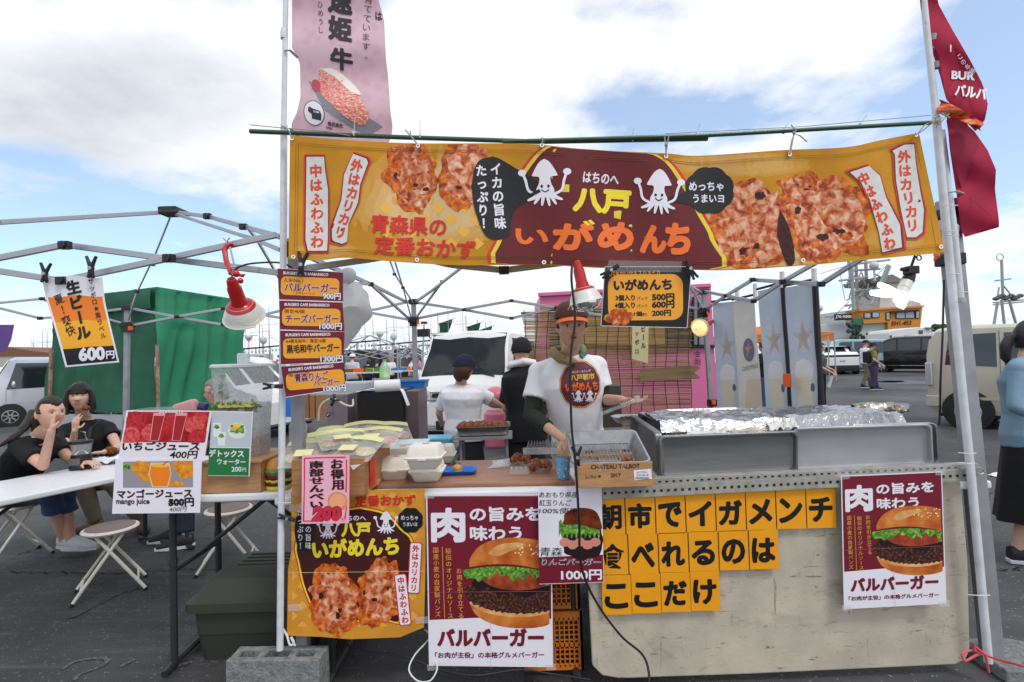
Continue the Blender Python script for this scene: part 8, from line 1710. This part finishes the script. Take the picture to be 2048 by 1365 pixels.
sp('window_visor',[(1783,623),(1838,619),(1838,623),(1783,627)],60.6,.4,BLACKTR,wh);pr=Print(60.95,.02);pr.text('EH1-453',1783,642,1823,651,INKK,1,.012,-2,.2);pr.finish('lettering',wh)
s2=sp('name_board',[(1669,629),(1704,628),(1704,640),(1670,641)],60.8,.15,INKK);pr=Print(60.78,.02);pr.text('J70-9000',1671,631,1703,638,INKW,1,.02,-1);pr.finish('lettering',s2)
sp('deckhouse',[(1690,622),(1722,618),(1724,647),(1690,650)],63,5,SHIPW);sp('bridge',[(1760,590),(1775,562),(1800,556),(1815,570),(1840,600),(1842,614),(1760,617)],63,5,SHIPW);sp('bridge_awning',[(1738,558),(1785,549),(1805,560),(1805,564),(1760,567),(1742,566)],62.5,5,mat('awning_tan',(.22,.20,.17),.8));sp('green_deck',[(1706,638),(1725,636),(1725,646),(1708,647)],60.9,.4,mat('deck_green',(.02,.16,.08),.6))
def lines(name,segs,Y,r,m,par,Yj=0):
    for i,(a,b)in enumerate(segs):mb=MB();mb.tube([P(a[0],a[1],Y+(i%3)*Yj),P(b[0],b[1],Y+(i%3)*Yj)],r,5);mb.build(name,m,par)
lines('mast',[((1703,530),(1707,625)),((1711,515),(1716,622)),((1730,505),(1733,560)),((1697,520),(1702,560))],62,.20,MASTC,sh,1.0)
lines('yard',[((1678,562),(1735,554)),((1700,542),(1760,538)),((1715,528),(1780,520)),((1698,530),(1752,523)),((1708,583),(1745,578)),((1690,612),(1725,608)),((1650,634),(1668,633)),((1646,652),(1706,648))],62,.13,MASTC,sh,.5)
r2=random.Random(8);segs=[]
for i in range(34):x=r2.uniform(1700,1760);y=r2.uniform(535,600);segs.append(((x,y),(x+r2.uniform(-22,22),y+r2.uniform(8,26))))
lines('lattice',segs,62.5,.085,MASTC,sh,.8);lines('boom',[((1776,530),(1742,610)),((1780,532),(1748,612))],61.5,.16,MASTC,sh,.3);lines('rigging',[((1660,640),(1775,530)),((1640,548),(1700,530)),((1690,602),(1680,545))],62,.03,BLACKTR,sh)
for i in range(8):x=1655+i*6;lines('rail_post',[((x,642-i*.3),(x,650-i*.3))],61.5,.03,SHIPW,sh)
lines('rail',[((1650,642),(1703,640)),((1650,646),(1703,644))],61.5,.03,SHIPW,sh)
for x,y,r_ in((1638,617,.42),(1748,532,.5)):mb=MB();c=P(x,y,61.5);mb.ball(c,r_,14);mb.tube([c-Z3*1.8,c],.12,8);mb.build('radar_dome',SHIPW,sh,smooth=True)
mb=MB();c=P(1712,668,60.5);r2=random.Random(3)
for i in range(60):t=r2.uniform(0,1);mb.ball(c+V(r2.gauss(0,.45)-.5*t,r2.uniform(-.3,.1),(t-.5)*2.4),r2.uniform(.12,.32),6)
mb.build('net_heap',mat('net_green',(.06,.10,.08),.9,nscale=4,col2=(.02,.03,.03),nmix=1,bump=1,bscale=6),sh,smooth=True)

m2=thing('mast_vessel','grey mast tripod with a ring top rising behind the cream van','ship mast',V(P(2005,650,50).x,50,-1.6));lines('mast',[((2003,520),(2006,600)),((1995,605),(1986,660)),((2003,600),(2010,660)),((2018,600),(2034,655))],50,.12,MASTC,m2);lines('yard',[((1990,562),(2022,558)),((1986,606),(2048,600)),((1986,610),(2048,604)),((2004,568),(2030,600)),((1998,575),(1994,600))],50,.07,MASTC,m2)
mb=MB();c=P(2000,515,50);mb.tube([c+V(math.cos(t)*.33,0,math.sin(t)*.33)for t in[i*.45 for i in range(15)]],.04,5,caps=False);mb.build('ring_aerial',MASTC,m2);mb=MB()
for i in range(9):mb.ball(P(1992+i*6,598-(i%3)*3,50),(.3,.3,.2),7)
mb.build('platform_gear',mat('gear_dark',(.10,.12,.12),.8),m2)
mb=MB();r2=random.Random(1)
for i in range(70):mb.ball(P(r2.uniform(1868,1890),r2.uniform(654,664),57+r2.uniform(-1,1)),r2.uniform(.15,.4),5)
mb.build('far_shrub',mat('shrub_green',(.03,.06,.02),.9),label='dark shrub showing between the camper and the cream van',cat='shrub')

LAMPB=mat('squid_lamp',(.55,.58,.58),.2,spec=.8);BOATW=mat('boat_white',(.55,.56,.56),.5);BDK=mat('boat_dark',(.03,.03,.035),.7)
def squid_boat(label,x0,x1,yb,Y,seed,sails=()):
    r2=random.Random(seed);a,b=P(x0,yb,Y),P(x1,yb,Y);root=thing('squid_boat',label,'boat',V((a.x+b.x)/2,Y,-1.6),'fishing boats moored in a row');L_=b.x-a.x;zb_=a.z
    mb=MB();mb.hexa([V(a.x,Y,-1.7),V(b.x-.8,Y,-1.7),V(b.x-.8,Y+3,-1.7),V(a.x,Y+3,-1.7)],[V(a.x-.3,Y-.3,.5),V(b.x+.5,Y-.3,.9),V(b.x+.5,Y+3.3,.9),V(a.x-.3,Y+3.3,.5)]);mb.build('hull',BOATW,root)
    mb=MB();xc=a.x+L_*.3;mb.box((xc,Y+1.5,1.5),(L_*.28,2.4,2.4));w_=mb.build('wheelhouse',BOATW,root,bevel=.1)
    for k in range(3):mb=MB();mb.box((xc-L_*.09+k*L_*.09,Y+.28,2.1),(L_*.06,.06,.6));mb.build('window',GLASSD,w_)
    H_=3.4;mb=MB();mb.tube([V(a.x,Y+.4,H_-.1),V(b.x,Y+.4,H_+.35)],.10,5);mb.build('lamp_rail',BDK,root)
    mb=MB()
    for i in range(int(L_/.42)):mb.ball(V(a.x+.2+i*.42,Y+.4,H_-.5+.4*i*.42/L_),(.13,.13,.22),6)
    mb.build('lamps',LAMPB,root,kind='stuff')
    for i in range(5):x=a.x+L_*(i+.5)/5+r2.uniform(-.4,.4);mb=MB();mb.tube([V(x,Y+1,.8),V(x,Y+1,H_+.1)],.07,5);mb.build('post',BDK if i%2 else BOATW,root)
    for i in range(4):x=a.x+L_*r2.uniform(.1,.95);h_=r2.uniform(5.5,8.6);mb=MB();mb.tube([V(x,Y+1.5,1),V(x,Y+1.5,h_)],[.09,.03],5);mb.build('mast',MASTC,root);mb=MB();mb.tube([V(x-1.2,Y+1.5,h_*.75),V(x+1.4,Y+1.5,h_*.77)],.03,4);mb.tube([V(x-.0,Y+1.5,h_*.9),V(x+3,Y+1.5,H_)],.015,4);mb.build('stay',MASTC,root)
    for i in range(6):x=a.x+L_*r2.uniform(0,1);mb=MB();mb.tube([V(x,Y+r2.uniform(0,3),2.5),V(x+r2.uniform(-.1,.1),Y+1,r2.uniform(5,9.5))],.014,4);mb.build('whip_aerial',BDK,root)
    c=V(a.x+L_*.35,Y+1.5,4.4);mb=MB();mb.ball(c,(.42,.42,.5),12);mb.tube([c-Z3*1.7,c],.09,6);mb.build('radar_dome',BOATW,root,smooth=True);mb=MB();c=V(a.x+L_*.12,Y+1.5,5.0);mb.box(c,(2.2,.1,.12));mb.lathe([(.1,-.7),(.45,-.25),(.45,-.1),(.1,0)],c,10);mb.tube([c-Z3*2.5,c],.07,6);mb.build('radar_bar',BOATW,root)
    for i in range(10):mb=MB();mb.ball(V(a.x+L_*r2.random(),Y+r2.uniform(-.2,2),r2.uniform(.9,2.6)),r2.uniform(.14,.26),7);mb.build('float',ORANGEP if i%2 else MATS['basket_blue'],root)
    for sx,sy in sails:c=P(sx,sy,Y+2);mb=MB();mb.grid(lambda u,v:c+V(.1+u*(2.0-.9*v)+.1*math.sin(v*4),.15*math.sin(u*5),.6*u*(1-v)-v*(1.9-.1*u)),8,8,thick=(0,.03,0));mb.build('sail',mat('sail_green',(.01,.075,.035),.8,bump=.2),root,smooth=True);mb=MB();mb.tube([c+V(0,0,-3),c+V(0,0,1.6)],.06,5);mb.tube([c,c+V(2.5,0,.75)],.04,5);mb.build('spar',MASTC,root)
squid_boat('squid boat with many lamps seen just right of the price posters',600,760,690,60,1);squid_boat('squid boat behind the rear canopy leg',740,860,690,66,2);squid_boat('squid boat with green sails above the white van roof',850,1000,690,72,3,((876,648),(932,655),(955,662)));squid_boat('squid boat showing above the white people carrier at left',470,600,700,64,4);squid_boat('boat beyond the silver van at far left',40,100,720,90,5)
sl_=P(848,645,58);root=thing('harbour_light','light pole with a cluster of lamps on the quay','light pole',V(sl_.x,56,0));mb=MB();mb.tube([V(sl_.x,56,0),P(848,650,56)],[.12,.08],6);mb.build('pole',MASTC,root)
for i in(-1,0,1):mb=MB();mb.ball(P(848+i*4,646,56),(.16,.16,.16),7);mb.build('lamp_head',BDK,root)
# ------------------------------------------------------------------ far market: bare canopy frames, vans, goods
def small_canopy(label,x0,x1,ytop,yleg,Y,D,m,roof=None):
    a,b=P(x0,yleg,Y),P(x1,yleg,Y);zt_=P((x0+x1)/2,ytop,Y+D/2).z;zl=max(a.z,b.z);root=thing('market_canopy',label,'canopy',V((a.x+b.x)/2,Y+D/2,0),'canopies in the far market');C4=[V(a.x,Y,zl),V(b.x,Y,zl),V(b.x,Y+D,zl),V(a.x,Y+D,zl)];pk=V((a.x+b.x)/2,Y+D/2,zt_)
    for c in C4:mb=MB();mb.tube([V(c.x,c.y,0),c],.03,6);mb.build('leg',ALU,root)
    for i in range(4):
        c,d=C4[i],C4[(i+1)%4];mid=(c+d)/2;lo=V(0,0,-.35)
        for p_,q_ in((c,mid+lo),(c+lo,mid),(mid,d+lo),(mid+lo,d),(c,pk)):mb=MB();mb.tube([p_,q_],.022,5);mb.build('truss_bar',ALU,root)
    if roof:
        mb=MB();mb.add([c+V(0,0,.03)for c in C4]+[pk+V(0,0,.03)]+[c+V(0,0,-.32)for c in C4],[(0,1,4),(1,2,4),(2,3,4),(3,0,4),(0,1,6,5),(1,2,7,6),(2,3,8,7),(3,0,5,8)]);mb.build('roof_cloth',roof,root)
small_canopy('bare small canopy frame in the far market right of the price posters',640,795,672,702,19,3,None);small_canopy('bare canopy frame further right in the far market',800,870,690,703,24,3,None)
small_canopy('orange roofed canopy behind the beer banners',1470,1668,650,672,23,3,None,mat('orange_roof',(.75,.20,.02),.7,translucent=.2))
for lab,x0,x1,y0,y1,Y,m in(('dark open van back in the far market',684,742,703,760,26,BLACKTR),('dark van interior behind the white shirted stallholder',788,830,700,755,27,BLACKTR),('grey small car behind the far market table',742,776,704,745,28,mat('car_greyred',(.22,.20,.22),.3,metal=.3))):
    a,b=P(x0,y1,Y),P(x1,y0,Y);root=thing('parked_van',lab,'van',V((a.x+b.x)/2,Y+1,0));mb=MB();mb.box(((a.x+b.x)/2,Y+1,(b.z+.35)/2+.1),(b.x-a.x,2,b.z-.35));mb.build('body',m,root,bevel=.12,seg=3)
    mb=MB();mb.box(((a.x+b.x)/2,Y-.02,b.z*.72),((b.x-a.x)*.8,.03,b.z*.3));mb.build('rear_window',GLASSM,root)
    for s_ in(-1,1):mb=MB();mb.lathe([(.15,-.1),(.3,-.1),(.3,.1),(.15,.1)],V((a.x+b.x)/2+s_*(b.x-a.x)*.38,Y+.4,.3),14,(1,0,0));mb.build('wheel',RUBBER,root)
CARTON=mat('carton',(.32,.19,.10),.9)
def goods(lab,x0,x1,ytab,Y,seed):
    r2=random.Random(seed);a,b=P(x0,ytab,Y),P(x1,ytab,Y);root=thing('market_table',lab,'table',V((a.x+b.x)/2,Y,0));mb=MB();mb.box(((a.x+b.x)/2,Y+.35,a.z-.02),(b.x-a.x,.7,.04));mb.build('tabletop',TOPW,root)
    mb=MB();mb.box(((a.x+b.x)/2,Y+.1,a.z/2-.05),((b.x-a.x)*.9,.3,a.z*.6));mb.build('carton',CARTON,root)
    for i in range(14):mb=MB();c=V(a.x+(b.x-a.x)*r2.random(),Y+r2.uniform(.1,.6),a.z);mb.box(c+Z3*.06,(r2.uniform(.12,.3),.2,r2.uniform(.06,.16)),rz=r2.uniform(0,3));mb.build('goods',[ORANGEP,MATS['toy_cheese'],MATS['basket_blue'],CLOTHW,FRIED,MATS['toy_lettuce']][i%6],root)
goods('far market table with cartons and small goods before the shoppers',690,800,746,16.5,1);goods('far market table with vegetables beside the white van',790,862,742,20,2)
mb=MB();mb.box(P(705,752,14)+V(-1.6,0,-.3),(1.2,.4,.5));mb.build('wooden_pallet_crate',WOODL,label='brown slatted wooden crates seen through the left pole gap',cat='crate')
for i in range(3):mb=MB();c=P(620+i*12,800,7.5);mb.box(V(c.x,7.5,c.z),(.07,.3,.5));mb.build('wooden_slat_stand',WOOD,label='upright slat of the wooden stand behind the cracker bags, %s'%('leftmost','middle','rightmost')[i],cat='wooden stand')
mb=MB();mb.box(P(590,800,7.0),(.16,.3,.42));mb.build('blue_crate',MATS['basket_blue'],label='blue plastic crate behind the left pole',cat='crate')

c=P(968,866,4.3);gastro('frying_tray','metal tray of fried squid balls on the rear stand between the two helpers',(c.x,c.y,c.z),.42,.30,.07,ALT,0,.02)
for i in range(26):nugget(c+V(-.17+(i%7)*.055,-.09+(i//7)*.06,.06),.034,i,None,'fried_ball','fried squid ball, %s from the left in the %s row on the rear tray'%(('first','second','third','fourth','fifth','sixth','seventh')[i%7],('front','second','third','back')[i//7]),'fried squid balls on the rear tray','fried ball')
mb=MB()
for x in(-.18,.18):
    for y in(-.12,.12):mb.tube([c+V(x,y,-.01),c+V(x*1.05,y,-c.z)],.012,6)
mb.box(c+V(0,0,-.02),(.46,.34,.02));mb.build('tray_stand',ALUD,label='folding stand under the rear tray of fried balls',cat='stand')
mb=MB();c=P(992,858,6.2);mb.box(c,(.26,.3,.42));mb.ball(P(992,795,6.2),(.15,.16,.13),16);mb.build('pink_plastic_tub',mat('tub_pink',(.62,.16,.24),.35),label='pink rounded plastic container beside the white van wheel',cat='container',bevel=.03,smooth=True)

mb=MB()
def bagf(u,v):
    t=u*6.283;r_=(1-abs(v-.42)/.62)**.8;x=702+50*r_*math.copysign(abs(math.cos(t))**1.4,math.cos(t))+5*math.sin(v*7);y=572+118*v+10*math.sin(t*2+v*3)
    return P(x-(20*v),y,3.0+.12*r_*math.sin(t))+V(.02*noise.noise(V(u*9,v*5,1)),0,.02*noise.noise(V(u*6,v*9,4)))
mb.grid(bagf,36,24);wb=mb.build('white_plastic_bag',mat('bag_white',(.75,.76,.78),.5,translucent=.5,nscale=3,bump=.4,bscale=8),label='white plastic bag billowing behind the price posters',cat='bag',smooth=True)
mb=MB();mb.ball(P(696,552,3.0),(.05,.03,.05),8);mb.ball(P(678,546,3.0),(.03,.02,.02),8);mb.build('bag_knot',MATS['bag_white'],wb,smooth=True)
# ------------------------------------------------------------------ left table, stools, small things
ax=V(math.cos(R(66)),math.sin(R(66)),0);A_=V(-3.16,3.24,0);n_=V(-ax.y,ax.x,0);ctr=A_+ax*.55+n_*.375
lt_=folding_table('white folding table where the two women sit at the left',(ctr.x,ctr.y),(ax.x,ax.y),1.8,.75,.73,LEGB)
def at_table(x,y,z=.731):return G(x,y,z)
STW=mat('stool_white',(.60,.57,.50),.45,nscale=25,col2=(.35,.28,.2),nmix=.9,ramp=(.62,.75));SEATB=mat('stool_seat',(.20,.15,.13),.8,nscale=60)
def stool(label,c,h,rz):
    root=thing('folding_stool',label,'stool',V(c.x,c.y,0),'white folding stools');q=Matrix.Rotation(rz,3,'Z');c=V(c.x,c.y,0)
    mb=MB();mb.lathe([(.13,-.02),(.155,-.018),(.165,-.005),(.160,.004),(.140,.008)],c+Z3*h,32);mb.build('seat_rim',STW,root,smooth=True,angle=40);mb=MB();mb.lathe([(.136,.004),(.142,.011),(.001,.015)],c+Z3*h,32);mb.build('seat',SEATB,root,smooth=True)
    for s_ in(-1,1):
        for t_ in(-1,1):mb=MB();p0,p1=c+q@V(.075*s_*t_*-1,.11*s_,h-.02),c+q@V(.19*s_*t_,.135*s_,.02);mb.tube([p0,p1],.011,8);l_=mb.build('leg',STW,root,smooth=True);mb=MB();mb.tube([p1,p1+(p1-p0).normalized()*.022],.0125,8);mb.build('rubber_foot',BLACKP,l_)
    for t_ in(-1,1):a,b=c+q@V(.19*t_*.8,.132,.085),c+q@V(-.19*t_*.8*-1,-.132,.085);mb=MB();mb.tube([a,b],.007,6);mb.build('crossbar',STW,root)
stool('white folding stool with brown seat standing in front of the left table',P(222,1150,3.62),.43,R(35));stool('white folding stool behind the storage trunk',P(458,1050,4.0),.43,R(20));stool('white folding stool under the seated ponytail woman',P(30,1060,4.3),.43,R(60))
g_=at_table(163,938);LN=thing('camping_lantern','black and clear camping lantern standing on the left table','lantern',g_);k_=.95
mb=MB();mb.lathe([(.078,0),(.080,.02),(.072,.03),(.068,.10),(.064,.115)],g_,28);mb.build('base',BLACKP,LN,smooth=True,angle=35);mb=MB();mb.box(g_+V(.0,-.066,.063),(.085,.012,.055));mb.build('front_panel',mat('panel_grey',(.12,.12,.125),.4),LN,bevel=.006)
mb=MB();mb.lathe([(.060,.118),(.072,.20)],g_,28,closed=False);mb.build('clear_globe',PLX if False else mat('globe_clear',(.7,.72,.72),.08,alpha=.3,spec=.9),LN,smooth=True);mb=MB();mb.lathe([(.05,.117),(.02,.14),(.001,.145)],g_,20);mb.build('reflector',CHROME,LN,smooth=True);mb=MB();mb.lathe([(.074,.20),(.078,.205),(.076,.222),(.05,.228)],g_,28);mb.build('top',BLACKP,LN,smooth=True,angle=35)
mb=MB();mb.tube([g_+V(-.045,0,.225),g_+V(-.05,0,.285),g_+V(-.01,0,.295),g_+V(.035,0,.285),g_+V(.03,0,.27),g_+V(.045,0,.225)],.0028,6);mb.build('wire_handle',CHROME,LN,smooth=True)
c=at_table(184,905);mb=MB();mb.lathe([(.025,0),(.036,.11),(.034,.11),(.023,.004)],c,20);o=mb.build('drink_cup',PET,label='clear plastic cup of green drink behind the lantern',cat='cup',smooth=True);mb=MB();mb.lathe([(.023,.005),(.030,.065)],c,18);mb.build('drink',mat('green_drink',(.15,.25,.08),.2),o)
c=at_table(205,916);nugget(c+V(0,.1,.04),.05,3,None,'fried_skewer','fried food skewer lying on the left table',cat='fried food');nugget(c+V(.13,.12,.045),.045,9,None,'fried_skewer','second fried piece in a tray on the left table',cat='fried food')
mb=MB();mb.prism([at_table(125,921),at_table(140,928),at_table(143,919),at_table(128,913)],(0,0,.03));mb.build('white_pack',CLOTHW,label='small white pack left of the lantern',cat='pack',bevel=.004)
c=at_table(195,928);mb=MB();mb.box(c+Z3*.025,(.13,.10,.05));mb.build('clear_food_box',MATS['clear_tub'],label='clear food box right of the lantern',cat='box',bevel=.008)
mb=MB();c=at_table(222,926);mb.grid(lambda u,v:c+V((u-.5)*.3,(v-.5)*.2,.03+.05*noise.noise(V(u*4,v*4,2))),12,8);mb.build('white_napkin',CLOTHW,label='crumpled white napkin on the left table',cat='napkin',smooth=True)
root=thing('bitten_snack','fried piece held at the mouth of the bobbed haired woman','fried food',nugget_pos);nugget(nugget_pos,.028,2,root,'fried_piece')

mb=MB();a,b=P(350,820,2.9),P(395,806,2.9);mb.box((a+b)/2+V(0,0,-.01),((b-a).length,.06,.075),rot=(b-a).to_track_quat('X','Z').to_matrix());pb=mb.build('pink_bottle',mat('bottle_pink',(.60,.30,.30),.4,nscale=100,nmix=.5),label='pink drink bottle with purple cap lying behind the juice posters',cat='bottle',bevel=.02,seg=3);mb=MB();mb.tube([P(399,812,2.9),P(413,815,2.9)],.022,12);mb.build('cap',mat('cap_purple',(.05,.03,.14),.4),pb)
mb=MB();mb.box(P(330,826,2.95),(.32,.2,.05));mb.build('clear_cake_box',MATS['clear_tub'],label='clear plastic box behind the strawberry poster',cat='box')

s_=sheet('purple_flag',[(-10,650),(28,650),(22,680),(10,705),(-10,706)],14,mat('purple_cloth',(.20,.10,.36),.8,translucent=.3),'small purple flag at the far left edge','flag',.01)
mb=MB();mb.prism([P(-20,705,45),P(10,694,45),P(62,702,45),P(100,706,45),P(100,712,45),P(-20,712,45)],(0,5,0));hs=mb.build('low_building',mat('roof_brown',(.22,.10,.06),.8),label='low building with a brown roof beyond the silver van',cat='building');mb=MB();mb.prism([P(-20,711,45.1),P(98,711,45.1),P(98,735,45.1),P(-20,735,45.1)],(0,4.5,0));mb.build('wall',mat('wall_cream',(.5,.46,.4),.8),hs)
mb=MB();c=G(1996,953);mb.grid(lambda u,v:V(c.x,c.y,0)+V((u-.5)*.16,(v-.5)*.1,.03*math.sin(u*3.1)*math.sin(v*3.1)+.012*noise.noise(V(u*5,v*5,1))+.012),12,8);mb.build('paper_scrap',CLOTHW,label='crumpled white paper scrap lying on the asphalt by the right pole',cat='paper',smooth=True)
root=thing('water_bag_weight','clear water bottle weight tied to a canopy leg near the orange roof','bottle',P(1660,760,14));mb=MB();mb.tube([P(1657,775,14),P(1665,752,14)],[.05,.03],8);mb.build('bottle_body',MATS['clear_bottle'],root,smooth=True)
mb=MB();mb.tube([P(1656,672,14),P(1659,762,14)],.016,6);mb.build('canopy_leg_pole',ALU,label='thin canopy leg with the hanging bottle',cat='pole')
